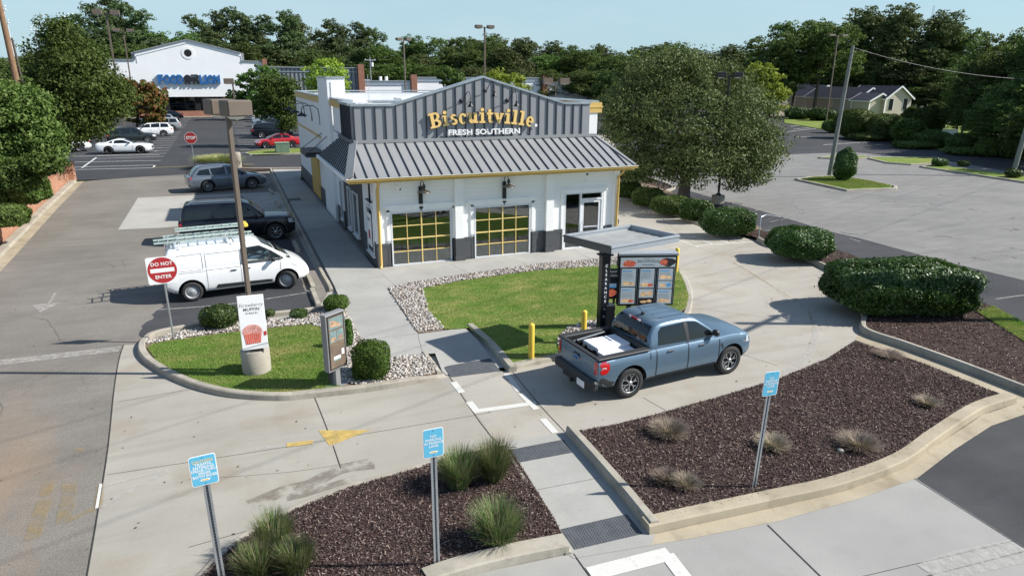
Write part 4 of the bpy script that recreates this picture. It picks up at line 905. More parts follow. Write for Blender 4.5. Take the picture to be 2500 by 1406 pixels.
def side_lamp(y,lab):
    e=empty('gooseneck_wall_lamp',lab,'wall lamp',(XL,y,5.2),0,'gooseneck lamps along the side wall')
    a=MB(); a.tube([(-.02,0,-.45),(-.05,0,-.05),(-.1,0,.28),(-.35,0,.45),(-.75,0,.45),(-.95,0,.35),(-.98,0,.15)],.022,M['black'],8); a.box((-.03,0,-.45),(.05,.08,.3),M['black']); a.build('arm',e)
    a=MB(); shade(a,(-.98,0,-.1),.30,.3,M['black']); a.build('lamp_shade',e)
side_lamp(40.2,'nearest black gooseneck lamp beside the white pier'); side_lamp(44.0,'middle black gooseneck lamp on the side wall'); side_lamp(48.0,'farthest black gooseneck lamp on the side wall')
def seccam(x,z,lab,flip=1):
    e=empty('security_camera',lab,'security camera',(x,FY,z))
    a=MB(); a.lathe([(.05,0),(.05,.04)],M['pewter'],10,(0,0,0),Matrix.Rotation(R(90),3,'X')); a.tube([(0,-.02,0),(0,-.12,.0)],.018,M['pewter'],6); a.build('mount',e)
    a=MB(); a.tube([(-.06*flip,-.1,.05),(.12*flip,-.3,-.09)],.05,M['wallpale'],10); a.tube([(.12*flip,-.3,-.09),(.135*flip,-.315,-.1)],.045,M['black'],10); a.build('camera_body',e)
seccam(5.72,3.22,'grey bullet camera under the eave beside the left downspout'); seccam(13.95,3.42,'white bullet camera under the eave above the glass door',-1)
e=MB(); e.lathe([(.06,0),(.06,.05),(.0,.1)],M['wallpale'],14,(13.9,FY-.005,2.98),Matrix.Rotation(R(90),3,'X')); tag(e.build('door_sensor'),'small round white sensor above the glass door','sensor')
# poster in the side window and narrow lamp above it
e=MB(); e.box((XL-.085,26.62,1.45),(.012,.85,1.3),M['signwhite']); e.box((XL-.095,26.62,1.25),(.006,.3,.35),M['redsign']); e.box((XL-.095,26.62,1.85),(.006,.5,.12),M['steel']); tag(e.build('window_poster'),'white muffin poster in the shaded side window','poster')
e=empty('side_sconce','long black sconce on the shaded side wall over the poster window','wall lamp',(XL,26.55,2.95))
a=MB(); a.box((-.03,0,.0),(.05,.12,.75),M['black']); a.box((-.04,0,-.45),(.02,.03,.2),M['black']); a.box((-.07,0,-.36),(.1,1.0,.03),M['black']); a.build('backplate',e); a=MB(); a.tube([(-.03,0,.3),(-.15,0,.45),(-.25,0,.3)],.015,M['black'],6); a.build('arm',e)
# tables and chairs seen through the windows
def table(x,y,lab):
    e=empty('dining_table',lab,'table',(x,y,.07),0,'white tables inside the windows')
    a=MB(); a.box((0,0,.73),(.95,.6,.035),M['tabletop'],bev=.01); a.build('tabletop',e); a=MB(); a.tube([(0,0,.02),(0,0,.71)],.035,M['steel'],8); a.build('leg',e); a=MB(); a.box((0,0,.012),(.5,.4,.02),M['steel']); a.build('base',e)
table(6.9,26.75,'white dining table inside the left grid window'); table(10.25,26.75,'white dining table inside the right grid window')
def chair(x,y,rz,lab):
    e=empty('dining_chair',lab,'chair',(x,y,.07),rz,'chairs inside the windows')
    a=MB(); a.box((0,0,.46),(.4,.4,.03),M['steel'],bev=.01); a.build('seat',e); a=MB(); a.box((0,.19,.72),(.38,.02,.26),M['steel']); a.bar((-.18,.19,.45),(-.18,.19,.8),.02,.02,M['steel']); a.bar((.18,.19,.45),(.18,.19,.8),.02,.02,M['steel']); a.build('backrest',e)
    for sx in(-1,1):
        for sy in(-1,1):
            a=MB(); a.tube([(sx*.2,sy*.2,0),(sx*.16,sy*.16,.45)],.014,M['pvcwhite'],5); a.build('leg',e)
chair(6.55,26.2,0,'metal chair inside the left grid window, left of the table'); chair(7.3,26.2,0,'metal chair inside the left grid window, right of the table'); chair(9.9,26.2,0,'metal chair inside the right grid window, left of the table'); chair(10.75,26.2,0,'metal chair inside the right grid window, right of the table')
e=MB(); e.box((13.3,27.0,.75),(.5,.5,1.2),M['foam']); [e.box((13.3,26.72,.35+k*.28),(.46,.06,.04),M['steel']) for k in range(4)]; tag(e.build('display_shelf'),'white display shelf behind the sidelight of the entrance','shelf')
e=MB(); e.box((14.35,27.3,.9),(.45,.4,.5),M['redsign'],bev=.05); e.box((14.35,27.1,1.25),(.4,.3,.2),M['foam'],bev=.03); tag(e.build('counter_display'),'red and white box display behind the glass door','display')
# ================================================================ VEHICLES
DG=lambda: bpy.context.evaluated_depsgraph_get()
def applied(o):
    DG().update(); me=bpy.data.meshes.new_from_object(o.evaluated_get(DG())); return me
def loft(secs,mats,sub=1,crease_rows=()):
    n=len(secs[0]); bm=bmesh.new(); rows=[[bm.verts.new(p) for p in s] for s in secs]
    for a,b in zip(rows[:-1],rows[1:]):
        for k in range(n): bm.faces.new((a[k],a[(k+1)%n],b[(k+1)%n],b[k]))
    bm.faces.new(rows[0][::-1]); bm.faces.new(rows[-1]); bmesh.ops.recalc_face_normals(bm,faces=bm.faces)
    me=bpy.data.meshes.new('l'); bm.to_mesh(me); bm.free()
    for m in mats: me.materials.append(m)
    if sub:
        o=bpy.data.objects.new('l',me); C.objects.link(o); md=o.modifiers.new('s','SUBSURF'); md.levels=sub; md.render_levels=sub; me2=applied(o); bpy.data.objects.remove(o); return me2
    return me
def boolean(me,cutters,mats):
    o=bpy.data.objects.new('b',me); C.objects.link(o); cs=[]
    for cmb in cutters:
        m2=cmb.mesh('c'); m2.materials.clear()
        for m in mats: m2.materials.append(m)
        for p in m2.polygons: p.material_index=1
        bm=bmesh.new(); bm.from_mesh(m2); bmesh.ops.remove_doubles(bm,verts=bm.verts,dist=1e-5); bmesh.ops.recalc_face_normals(bm,faces=bm.faces); bm.to_mesh(m2); bm.free()
        c=bpy.data.objects.new('c',m2); C.objects.link(c); cs.append(c)
        md=o.modifiers.new('b','BOOLEAN'); md.operation='DIFFERENCE'; md.object=c; md.solver='EXACT'
    r=applied(o); bpy.data.objects.remove(o)
    for c in cs: bpy.data.objects.remove(c)
    return r
def interp(tab,x):
    if x<=tab[0][0]: return tab[0][1]
    for (a,b),(c,d) in zip(tab[:-1],tab[1:]):
        if x<=c:
            t=(x-a)/(c-a) if c>a else 0; return b+(d-b)*t
    return tab[-1][1]
def bvh_of(mes):
    vs=[];fs=[]
    for me in mes:
        b=len(vs); vs+=[v.co.copy() for v in me.vertices]; fs+=[[b+k for k in p.vertices] for p in me.polygons]
    return BVHTree.FromPolygons(vs,fs)
def conform(bv,poly,ax,sgn,off,m,mb=None,cuts=3,closed=True):
    "lay a flat outline onto the body surface: ax 'y' (x,z) seen from side sgn; 'z' (x,y) from above; 'x' (y,z) from sgn"
    bm=bmesh.new(); vs=[bm.verts.new((p[0],p[1],0)) for p in poly]; f=bm.faces.new(vs); bmesh.ops.triangulate(bm,faces=[f])
    for _ in range(cuts):
        es=[e for e in bm.edges if e.calc_length()>.14]
        if not es: break
        bmesh.ops.subdivide_edges(bm,edges=es,cuts=1); bmesh.ops.triangulate(bm,faces=bm.faces)
    out=[];last=None
    bm.verts.ensure_lookup_table(); ok=[]
    for v in bm.verts:
        a,b=v.co.x,v.co.y
        if ax=='y': o=Vector((a,sgn*4,b)); d=Vector((0,-sgn,0))
        elif ax=='z': o=Vector((a,b,4)); d=Vector((0,0,-1))
        else: o=Vector((sgn*5,a,b)); d=Vector((-sgn,0,0))
        h=bv.ray_cast(o,d,10); 
        out.append(h[0]-d*off if h[0] is not None else None)
    good=[p for p in out if p is not None]
    if not good: bm.free(); return
    for i,p in enumerate(out):
        if p is None:
            v=bm.verts[i].co; j=min((k for k in range(len(out)) if out[k] is not None),key=lambda k:(bm.verts[k].co-v).length); out[i]=out[j]
    fs=[]
    for f in bm.faces:
        q=[v.index for v in f.verts]; p0,p1,p2=out[q[0]],out[q[1]],out[q[2]]; nn=(p1-p0).cross(p2-p0); d={'y':Vector((0,sgn,0)),'z':Vector((0,0,1)),'x':Vector((sgn,0,0))}[ax]
        fs.append(q if nn.dot(d)>0 else q[::-1])
    bm.free(); mb.add(out,fs,m,False)
def line_poly(a,b,w_=.012):
    a=Vector((*a,0));b=Vector((*b,0)); d=(b-a).normalized(); n=Vector((-d.y,d.x,0))*w_/2; k=max(1,int((b-a).length/.06))
    l=[a.lerp(b,i/k) for i in range(k+1)]
    return [tuple((p+n)[:2]) for p in l]+[tuple((p-n)[:2]) for p in l[::-1]]
def car_wheel(r,w_,style,rim,parent,x,y,steer=0,name='wheel'):
    "tyre + rim; outer side faces sign(y)"
    s=1 if y>0 else -1
    e=bpy.data.objects.new(name,None); C.objects.link(e); e.parent=parent; e.location=(x,y,r); e.rotation_euler=(0,0,steer); e.empty_display_size=.1
    rot=Matrix.Rotation(-R(90)*s,3,'X'); rr=r*.66
    a=MB(); a.lathe([(rr,-w_*.5),(r*.94,-w_*.5),(r,-w_*.38),(r,w_*.32),(r*.95,w_*.46),(rr+.02,w_*.5),(rr,w_*.44),(rr-.01,w_*.2)],M['tyre'],28,(0,0,0),rot,True,False); o=a.build('tyre',e)
    b=MB(); b.lathe([(rr,w_*.42),(rr-.02,w_*.40),(rr-.03,w_*.25),(rr-.05,w_*.0),(0.0,w_*.0)],M[rim] if style=='steel' else M['blackalloy'],28,(0,0,0),rot,True,False)
    q=w_*.40
    def P(rad,a_,z): return rot@Vector((rad*math.cos(a_),rad*math.sin(a_),z))
    if style=='steel':
        b.lathe([(rr*.88,w_*.12),(rr*.72,w_*.28),(rr*.45,w_*.26),(rr*.32,w_*.36),(.0,w_*.38)],M[rim],24,(0,0,0),rot,True,False)
        for k in range(12):
            a_=2*math.pi*k/12; b.lathe([(.022,0),(.0,.001)],M['cavity'],8,P(rr*.80,a_,w_*.235),rot)
    else:
        ns={'five':5,'seven':7,'ten':10,'y6':6}[style]
        for k in range(ns):
            a_=2*math.pi*k/ns+.3
            if style=='y6':
                b.add([P(.04,a_-.5,q),P(rr*.5,a_-.10,q),P(rr*.97,a_-.34,q-.02),P(rr*.97,a_-.20,q-.02),P(rr*.58,a_,q),P(rr*.97,a_+.20,q-.02),P(rr*.97,a_+.34,q-.02),P(rr*.5,a_+.10,q),P(.04,a_+.5,q)],[(0,1,4,7,8),(1,2,3,4),(4,5,6,7)] if s>0 else [(8,7,4,1,0),(4,3,2,1),(7,6,5,4)],M[rim])
            else:
                hw=.55/ns; b.add([P(.03,a_-.5,q),P(rr*.97,a_-hw,q-.02),P(rr*.97,a_+hw,q-.02),P(.03,a_+.5,q),P(rr*.6,a_-hw*1.3,q-.05),P(rr*.6,a_+hw*1.3,q-.05)],[(0,1,2,3)] if s>0 else [(3,2,1,0)],M[rim])
        b.lathe([(rr,q+.005),(rr-.018,q+.008),(rr-.022,q-.02)],M[rim],28,(0,0,0),rot,True,False); b.lathe([(.055,q-.01),(.05,q+.012),(0,q+.015)],M[rim],12,(0,0,0),rot)
    b.build('rim',e); return e
def make_car(S):
    L_,W,H,wb,r=S['L'],S['W'],S['H'],S['wb'],S['r']; hw=W/2; fx=wb/2+S['foh']; rx=fx-L_; gc=S.get('gc',.22)
    P_=M[S['paint']]; mats=[P_,M['cavity']]; belt=S['belt']
    e=empty(S['name'],S['label'],S['cat'],S['loc'],S['rz'],S.get('group'))
    top=S['top']  # upper line of the lower body (x,z) rear->front
    xs=sorted(set([rx,rx+.03,rx+.12,rx+.3]+[fx-.45,fx-.25,fx-.12,fx-.04,fx]+[t[0] for t in top]+[rx+.3+i*(L_-.7)/9 for i in range(10)]))
    xs=[x for i,x in enumerate(xs) if i==0 or x-xs[i-1]>.02]
    secs=[]; fr=S.get('fround',.16); rr_=S.get('rround',.09)
    for x in xs:
        zt=interp(top,x); df=fx-x; dr=x-rx
        w_=hw
        if df<.7: w_-=fr*(1-df/.7)**2
        if dr<.5: w_-=rr_*(1-dr/.5)**2
        zb=gc+ (max(0,.28-df)*.5 if df<.28 else 0)+(max(0,.3-dr)*.6 if dr<.3 else 0)
        cr=S.get('crown',.03) ; sh=S.get('shoulder',.08)
        h=zt-zb
        half=[(0,zb),(w_*.78,zb),(w_*.955,zb+.06),(w_*.99,zb+.3*h),(w_,zb+.62*h),(w_*.975,zt-sh),(w_*.90,zt-.012),(w_*.62,zt+cr*.7),(0,zt+cr)]
        s=[(x,y,z) for y,z in half]+[(x,-y,z) for y,z in half[-2:0:-1]]; secs.append(s)
    body=loft(secs,mats,1)
    # cabin
    g=S['cab']  # rear base x, rear top x, front top x, front base x
    rb,rtp,ftp,fb=g; wt=S.get('wt',hw*.70); wbt=S.get('wbt',hw*.93); zb=belt-.12
    n=[]
    def sec(x,zt,wtt,wbb): return [(x,0,zb),(x,wbb,zb),(x,wbb*.995,belt),(x,wtt+(wbb-wtt)*.30,belt+(zt-belt)*.72),(x,wtt,zt-.03),(x,wtt*.92,zt-.004),(x,0,zt+.012)]
    def half2full(h): return h+[(x,-y,z) for x,y,z in h[-2:0:-1]]
    cs=[]
    pts=[(rb,belt-.02,.96),(rb+(rtp-rb)*.5,belt+(H-belt)*.52,.985),(rtp-.02*0,H-.045,1),(rtp+.16,H-.01,1),((rtp+ftp)/2,H,1),(ftp-.16,H-.012,1),(ftp,H-.06,1),(ftp+(fb-ftp)*.5,belt+(H-belt)*.46,.985),(fb,belt-.03,.95)]
    if S.get('boxrear'): pts=[(rb,belt+.02,.95),(rb+.01,H*.5+belt*.5,.97),(rtp,H-.06,.985),(rtp+.14,H-.012,1)]+pts[4:]
    for x,z,k in pts:
        t=max(0,min(1,(z-belt)/(H-belt))); wtop=wbt+(wt-wbt)*max(t,.0); cs.append(half2full(sec(x,max(z,belt+.01),wtop*k,wbt*k)))
    cab=loft(cs,mats,1)
    arch=r+.085
    cut=[]
    for ax_ in(-wb/2,wb/2):
        for s in(-1,1):
            c=MB(); rot=Matrix.Rotation(R(90),3,'X'); c.lathe([(arch,-.17),(arch,.17)],M['cavity'],32,(ax_,s*(hw-.10),r+.01),rot,False); cut.append(c)
    for c in S.get('cuts',[]): cut.append(c)
    body=boolean(body,cut,mats)
    if S.get('cabcuts'): cab=boolean(cab,S['cabcuts'],mats)
    for me in(body,cab):
        for p in me.polygons: p.use_smooth=True
        me.set_sharp_from_angle(angle=R(38))
    bv=bvh_of([body,cab])
    bo=link('body',body,e); co=link('cabin',cab,e)
    # wheel arch lips
    # glass
    if not S.get('openglass'):
        for s in(-1,1):
            for poly in S['side']:
                q=MB(); conform(bv,poly,'y',s,.006,M['carglass'],q); 
                if q.v: q.build('side_window',e)
                q=MB()
        for nm,poly in(('windscreen',S.get('wind')),('rear_window',S.get('rear'))):
            if poly: q=MB(); conform(bv,poly,'z',1,.006,M['carglass'],q,4); 
            else: continue
            if q.v: q.build(nm,e)
    if S.get('rearx'):
        q=MB(); conform(bv,S['rearx'],'x',-1,.006,M['carglass'],q,4); q.build('rear_window',e)
    sm=MB()
    for a,b in S.get('seams',[]):
        for s in(-1,1): conform(bv,line_poly(a,b,S.get('seamw',.018)),'y',s,.008,M['seamline'],sm,2)
    if sm.v: sm.build('panel_gaps',e)
    for poly in S.get('trim',[]):
        for s in(-1,1):
            tr=MB(); conform(bv,poly,'y',s,.010,M[S.get('trimmat','trim')],tr,3)
            if tr.v: tr.build('side_trim',e)
    for (x,z) in S.get('handles',[]):
        for s in(-1,1):
            h=bv.ray_cast(Vector((x,s*4,z)),Vector((0,-s,0)),10)[0]
            if h is None: continue
            q=MB(); q.box((x,h.y+s*.02,z),(.19,.03,.035),M[S.get('handlemat',S['paint'])],bev=.01); q.build('door_handle',e)
    for s in(-1,1):
        for poly,nm,mt in S.get('lampside',[]):
            q=MB(); conform(bv,poly,'y',s,.008,M[mt],q,3); 
            if q.v: q.build(nm,e)
        for poly,nm,mt,dr in S.get('lampend',[]):
            q=MB(); conform(bv,[(y*s,z) for y,z in poly],'x',dr,.008,M[mt],q,3)
            if q.v: q.build(nm,e)
    for poly,nm,mt,dr in S.get('ends',[]):
        q=MB(); conform(bv,poly,'x',dr,.008,M[mt],q,3)
        if q.v: q.build(nm,e)
    # mirrors
    mx,mz=S.get('mirror',(fb-.42,belt+.08))
    for s in(-1,1):
        h=bv.ray_cast(Vector((mx,s*4,mz)),Vector((0,-s,0)),10)[0]
        if h is None: continue
        q=MB(); q.box((mx,h.y+s*.05,mz-.04),(.08,.12,.05),M['trim'],bev=.01); q.box((mx-.02,h.y+s*.16,mz+.02),(.13,.2,.15),M[S.get('mirmat','trim')],bev=.04); q.build('mirror',e)
    for ax_ in(-wb/2,wb/2):
        for s in(-1,1):
            car_wheel(r,S.get('tw',.23),S.get('wst','five'),S.get('rim','alloy'),e,ax_,s*(hw-.135),S.get('steer',0) if ax_>0 else 0)
    if S.get('rails'):
        x0,x1,yy=S['rails']
        for s in(-1,1): q=MB(); z=H+.045; q.tube([(x0,s*yy,H-.02),(x0+.08,s*yy,z),(x1-.08,s*yy,z),(x1,s*yy,H-.02)],.02,M[S.get('railmat','trim')],6); q.build('roof_rail',e)
    for q,nm in S.get('extra',[]):
        q.build(nm,e)
    return e,bv
def place(p1,p2,wb,W,z=0,flip=False):
    "from the near-side tyre contact points of the rear(p1) and front(p2) wheel: centre and heading"
    a,b=G(*p1,z),G(*p2,z); m=(a+b)/2; d=(b-a); ang=math.atan2(d.y,d.x); n=Vector((-math.sin(ang),math.cos(ang),0))
    if flip: n=-n
    c=m+n*(W/2-.1)*(1); return (c.x,c.y,z),ang
# ---- hero pickup
hw=.92
bed=MB(); bed.box((-1.73,0,1.0),(1.36,1.40,.86),M['cavity'])
loc,ang=place((1535,968),(1772,911),3.08,1.84)
pk=dict(name='pickup_truck',label='blue-grey crew cab pickup at the drive-through menu with white boards in its bed',cat='pickup truck',loc=loc,rz=ang,
 L=4.73,W=1.84,H=1.68,wb=3.08,r=.375,foh=.71,gc=.30,belt=1.09,paint='p_blue',top=[(-2.48,1.09),(-1.0,1.10),(1.10,1.09),(1.5,1.11),(2.0,1.06),(2.15,1.01),(2.25,.88)],
 cab=(-.99,-.78,.50,1.22),wt=.66,wbt=.855,crown=.04,shoulder=.035,fround=.09,rround=.03,boxrear=True,cuts=[bed],
 side=[[(-.74,1.16),(-.70,1.46),(-.60,1.56),(.05,1.58),(.10,1.14)],[(.22,1.14),(.19,1.58),(.46,1.54),(1.02,1.18),(1.02,1.14)]],
 wind=[(.56,-.60),(.56,.60),(1.16,.74),(1.16,-.74)],rearx=[(-.70,1.20),(.70,1.18),(.60,1.58),(-.60,1.58)],
 seams=[((-.82,.45),(-.82,1.10)),((.14,.40),(.14,1.12)),((1.12,.45),(1.12,1.08)),((-.82,.42),(1.05,.42)),((-1.0,.9),(-1.0,1.12))],
 trim=[[(-1.06,.31),(1.08,.31),(1.08,.40),(-1.06,.40)],[(-2.46,.33),(-1.99,.33),(-1.99,.52),(-2.15,.56),(-2.30,.66),(-2.47,.66)],[(.11,1.13),(.21,1.13),(.18,1.59),(.06,1.59)],[(2.0,.33),(2.22,.36),(2.22,.52),(2.0,.48)]],trimmat='trim',
 handles=[(-.42,1.0),(.55,.99)],handlemat='trim',mirror=(.95,1.22),
 lampside=[([(-2.475,.74),(-2.24,.76),(-2.16,.85),(-2.16,.99),(-2.25,1.05),(-2.475,1.05)],'tail_lamp','tail'),([(-2.47,.87),(-2.25,.87),(-2.25,.915),(-2.47,.93)],'lamp_lens','headl'),([(2.02,.80),(2.22,.80),(2.20,.93),(2.06,.97)],'head_lamp','headl'),([(1.17,.90),(1.22,.78),(1.25,.78),(1.21,.93)],'fender_vent','trim')],
 lampend=[([(.74,.74),(.915,.74),(.915,1.05),(.74,1.05)],'tail_lamp','tail',-1),([(.70,.80),(.88,.80),(.88,.98),(.74,.98)],'head_lamp','headl',1)],
 ends=[([(-.9,.3),(.9,.3),(.9,.60),(-.9,.60)],'bumper','trim',-1),([(-.70,.78),(.70,.78),(.72,.98),(-.72,.98)],'grille','trim',1)],wst='y6',rim='alloy')
q=MB()
for s in(-1,1):
    q.box((-1.74,s*.80,1.122),(1.46,.20,.045),M['trim'],bev=.015)
q.box((-2.43,0,1.12),(.12,1.72,.05),M['trim'],bev=.015); q.box((-1.04,0,1.10),(.05,1.4,.12),M['trim'])
q2=MB(); q2.box((-2.50,0,.48),(.16,1.78,.24),M['trim'],bev=.05); q2.box((-2.52,0,.34),(.10,1.0,.14),M['trim'],bev=.03); q2.box((-2.58,0,.32),(.12,.07,.07),M['black'])
q3=MB(); q3.box((-2.60,-.38+.0,.40),(.012,.31,.16),M['signwhite'])
q4=MB(); q4.tube([(-.62,0,1.66),(-.60,0,1.72)],.05,M['trim'],10); q4.tube([(-.60,0,1.71),(-.80,0,1.93)],.008,M['trim'],5)
q5=MB(); q5.box((-.845,0,1.61),(.03,.42,.05),M['tail'],bev=.01); q5.box((-.848,.17,1.61),(.03,.09,.045),M['headl']); q5.box((-.848,-.17,1.61),(.03,.09,.045),M['headl'])
q6=MB(); 
q6.lathe([(.115,0),(.115,.012),(.0,.015)],M['chrome'],24,(-2.492,0,.90),Matrix.Rotation(-R(90),3,'Y')@Matrix.Scale(.45,3,(1,0,0)),True); q6.lathe([(.10,.012),(.10,.018),(.0,.02)],M['flblue'],24,(-2.492,0,.90),Matrix.Rotation(-R(90),3,'Y')@Matrix.Scale(.45,3,(1,0,0)),True)
q7=MB(); q7.box((-2.494,0,.97),(.02,.26,.05),M['trim'],bev=.008)
q8=MB(); q8.box((-1.73,0,.575),(1.33,1.36,.01),M['trim']); 
q9=MB(); 
for yy in(-.42,-.14,.14,.42): q9.box((-.08,yy,1.688),(.72,.02,.012),M['p_blue'])
pk['extra']=[(q,'bed_rail_cap'),(q2,'rear_bumper'),(q3,'number_plate'),(q4,'aerial'),(q5,'high_brake_lamp'),(q6,'tailgate_badge'),(q7,'tailgate_handle'),(q8,'bed_liner'),(q9,'roof_ribs')]
truck,tbv=make_car(pk)
bpy.context.view_layer.update(); TM=Matrix.Translation(loc)@Matrix.Rotation(ang,4,'Z')
def cargo(name,mb,label,cat,group=None):
    o=mb.build(name); o.matrix_world=TM; tag(o,label,cat,group); return o
q=MB(); q.box((-1.55,.14,1.00),(.95,.66,.15),M['foam'],bev=.02); cargo('foam_board_box',q,'upper white foam box in the pickup bed nearest the far rail','box','white boxes in the pickup bed')
q=MB(); q.box((-1.55,-.40,.91),(.93,.44,.16),M['foam'],bev=.02); cargo('foam_board_box',q,'lower white foam box in the pickup bed beside the near rail','box','white boxes in the pickup bed')
q=MB(); q.box((-1.55,-.08,.70),(.93,1.1,.26),M['cavity'],bev=.02); cargo('dark_crate',q,'dark crate under the white boxes in the pickup bed','crate')
q=MB()
bm=bmesh.new(); bmesh.ops.create_grid(bm,x_segments=16,y_segments=16,size=.5)
for v in bm.verts:
    v.co=Vector((-2.19+v.co.x*.32,v.co.y*1.2-.02,.92+.09*math.sin(v.co.x*17+3*v.co.y)+.08*math.sin(v.co.y*19-v.co.x*7)+random.uniform(-.05,.05)-.9*(v.co.x*v.co.x)))
bm.verts.index_update(); q.add([v.co.copy() for v in bm.verts],[[v.index for v in f.verts] for f in bm.faces],M['bagblack']); bm.free(); q.box((-2.19,-.02,.70),(.3,1.1,.26),M['bagblack'])
cargo('black_tarp',q,'crumpled black plastic tarp stuffed by the pickup tailgate','tarp')
q=MB(); q.bar((-2.25,.52,1.06),(-1.3,.60,1.12),.05,.02,M['aluminium']); cargo('metal_strip',q,'long metal strip lying along the far side of the pickup bed','strip')
# ---- white van
loc,ang=place((487,733),(690,706),3.06,1.84); van_loc,van_ang=loc,ang
wz=[(.16,1.13),(.16,1.60),(.86,1.60),(1.22,1.34),(1.52,1.13)]
c1=MB(); c1.prism([(.15,1.14),(.15,1.58),(.70,1.62),(1.05,1.42),(1.42,1.17)],M['cavity'],'y',-1.2,1.2)
c2=MB(); c2.box((.72,0,1.0),(1.35,1.5,.9),M['cavity'])
vn=dict(name='cargo_van',label='white cargo van with ladders on its roof parked beside the restaurant walk',cat='van',loc=loc,rz=ang,
 L=4.64,W=1.84,H=1.82,wb=3.06,r=.335,foh=.83,gc=.24,belt=1.12,paint='p_white',top=[(-2.28,1.15),(1.3,1.13),(1.60,1.12),(1.82,1.06),(2.10,.93),(2.27,.80),(2.36,.62)],
 cab=(-2.23,-2.14,.74,1.78),wt=.74,wbt=.885,crown=.03,shoulder=.05,fround=.20,rround=.03,boxrear=True,openglass=True,
 cabcuts=[c1,c2],cuts=[],side=[],
 seams=[((-1.02,.32),(-1.02,1.62)),((.06,.30),(.06,1.60)),((1.33,.45),(1.36,1.06)),((-2.2,1.0),(-1.04,1.0)),((-1.02,1.02),(.04,1.02)),((-.98,1.55),(.02,1.55)),((-2.06,1.08),(-2.03,1.55)),((-2.03,1.56),(-1.12,1.58)),((-1.12,1.58),(-1.12,1.06)),((-1.12,1.06),(-2.06,1.06))],seamw=.010,
 trim=[[(-.80,.36),(1.02,.36),(1.06,.44),(.9,.46),(-.72,.50)],[(-2.26,.30),(-1.98,.28),(-2.03,.42),(-2.26,.58)]],handles=[(-.18,.93),(.26,.94)],handlemat='trim',mirror=(1.13,1.15),
 lampside=[([(1.94,.78),(2.22,.70),(2.19,.80),(2.0,.90),(1.68,.92)],'head_lamp','headl'),([(1.62,.70),(1.68,.70),(1.68,.72),(1.62,.72)],'side_marker','amber'),([(-2.26,.95),(-2.18,.95),(-2.17,1.45),(-2.24,1.45)],'tail_lamp','tail')],
 ends=[([(-.55,.50),(.55,.50),(.6,.66),(-.6,.66)],'grille','trim',1)],wst='steel',rim='steelwheel',steer=-.42)
van,vbv=make_car(vn)
VM=Matrix.Translation(loc)@Matrix.Rotation(ang,4,'Z')
# cab glass: a clear pane in each opening, then the windscreen
for s in(-1,1):
    q=MB(); 
    def py(z): return .885+(.74-.885)*((z-1.12)/.70)
    outl=[(.12,1.12),(.12,1.60),(.72,1.64),(1.08,1.43),(1.46,1.14)]
    vs_=[(x,s*(py(z)+.004),z) for x,z in outl]; q.add(vs_,[tuple(range(5)) if s<0 else tuple(range(4,-1,-1))],M['vanglass']); q.build('side_window',van)
    q=MB(); 
    for (a,b) in zip(outl,outl[1:]+outl[:1]): q.bar((a[0],s*(py(a[1])+.004),a[1]),(b[0],s*(py(b[1])+.004),b[1]),.02,.04,M['trim'])
    q.bar((1.02,s*(py(1.14)+.004),1.14),(1.0,s*(py(1.45)+.004),1.46),.02,.035,M['trim']); q.build('window_frame',van)
q=MB(); conform(vbv,[(.82,-.62),(.82,.62),(1.74,.78),(1.74,-.78)],'z',1,.008,M['carglass2'],q,4); q.build('windscreen',van)
q=MB(); 
for yy in(-.4,.4): q.box((.42,yy,.98),(.42,.44,.14),M['trousers'],bev=.04); q.box((.20,yy,1.26),(.12,.42,.55),M['trousers'],bev=.04)
q.box((1.25,0,1.05),(.35,1.4,.18),M['trim'],bev=.04); q.build('cab_interior',van)
q=MB(); 
ring=[Vector((1.0+.06*math.cos(2*math.pi*k/20)*1,.40+.18*math.sin(2*math.pi*k/20),1.20+.17*math.cos(2*math.pi*k/20))) for k in range(21)]; q.tube(ring,.014,M['trim'],6,False); q.bar((1.0,.40,1.2),(1.16,.40,1.12),.04,.04,M['trim']); q.build('steering_wheel',van)
q=MB()
for x in(-1.75,-.15):
    q.tube([(x,-.74,1.78),(x,-.72,1.93),(x,.72,1.93),(x,.74,1.78)],.022,M['signwhite'],8); q.tube([(x,-.6,1.93),(x,-.6,2.06)],.05,M['steel'],8); q.tube([(x,.30,1.93),(x,.30,2.06)],.05,M['steel'],8)
q.build('roof_rack',van)
def ladder(x0,x1,yc,z,wd,m,m2,label,n,tilt=0,name='ladder'):
    q=MB(); a=(x0,yc,z);b=(x1,yc+tilt,z)
    for s in(-1,1): q.bar((x0,yc+s*wd/2,z),(x1,yc+tilt+s*wd/2,z),.035,.055,m)
    for k in range(n):
        t=(k+.5)/n; x=x0+(x1-x0)*t; y=yc+tilt*t; q.tube([(x,y-wd/2,z),(x,y+wd/2,z)],.018,m2,6)
    o=q.build(name); o.matrix_world=VM; tag(o,label,'ladder','ladders on the van roof'); return o
ladder(-2.45,.60,-.42,2.03,.50,M['fibreglass'],M['aluminium'],'long pale green ladder on the near side of the van roof',11)
ladder(-2.15,.40,.14,2.03,.40,M['fibreglass'],M['aluminium'],'shorter pale blue ladder on the middle of the van roof',9)
ladder(-1.75,.45,.40,2.20,.42,M['fibreglass'],M['aluminium'],'topmost ladder with a yellow end on the far side of the van roof',8)
q=MB(); q.box((.48,.40,2.20),(.16,.5,.13),M['yellowsafe'],bev=.03); o=q.build('ladder_top_cap'); o.matrix_world=VM; tag(o,'yellow end cap of a folded stepladder on the van roof','ladder cap')
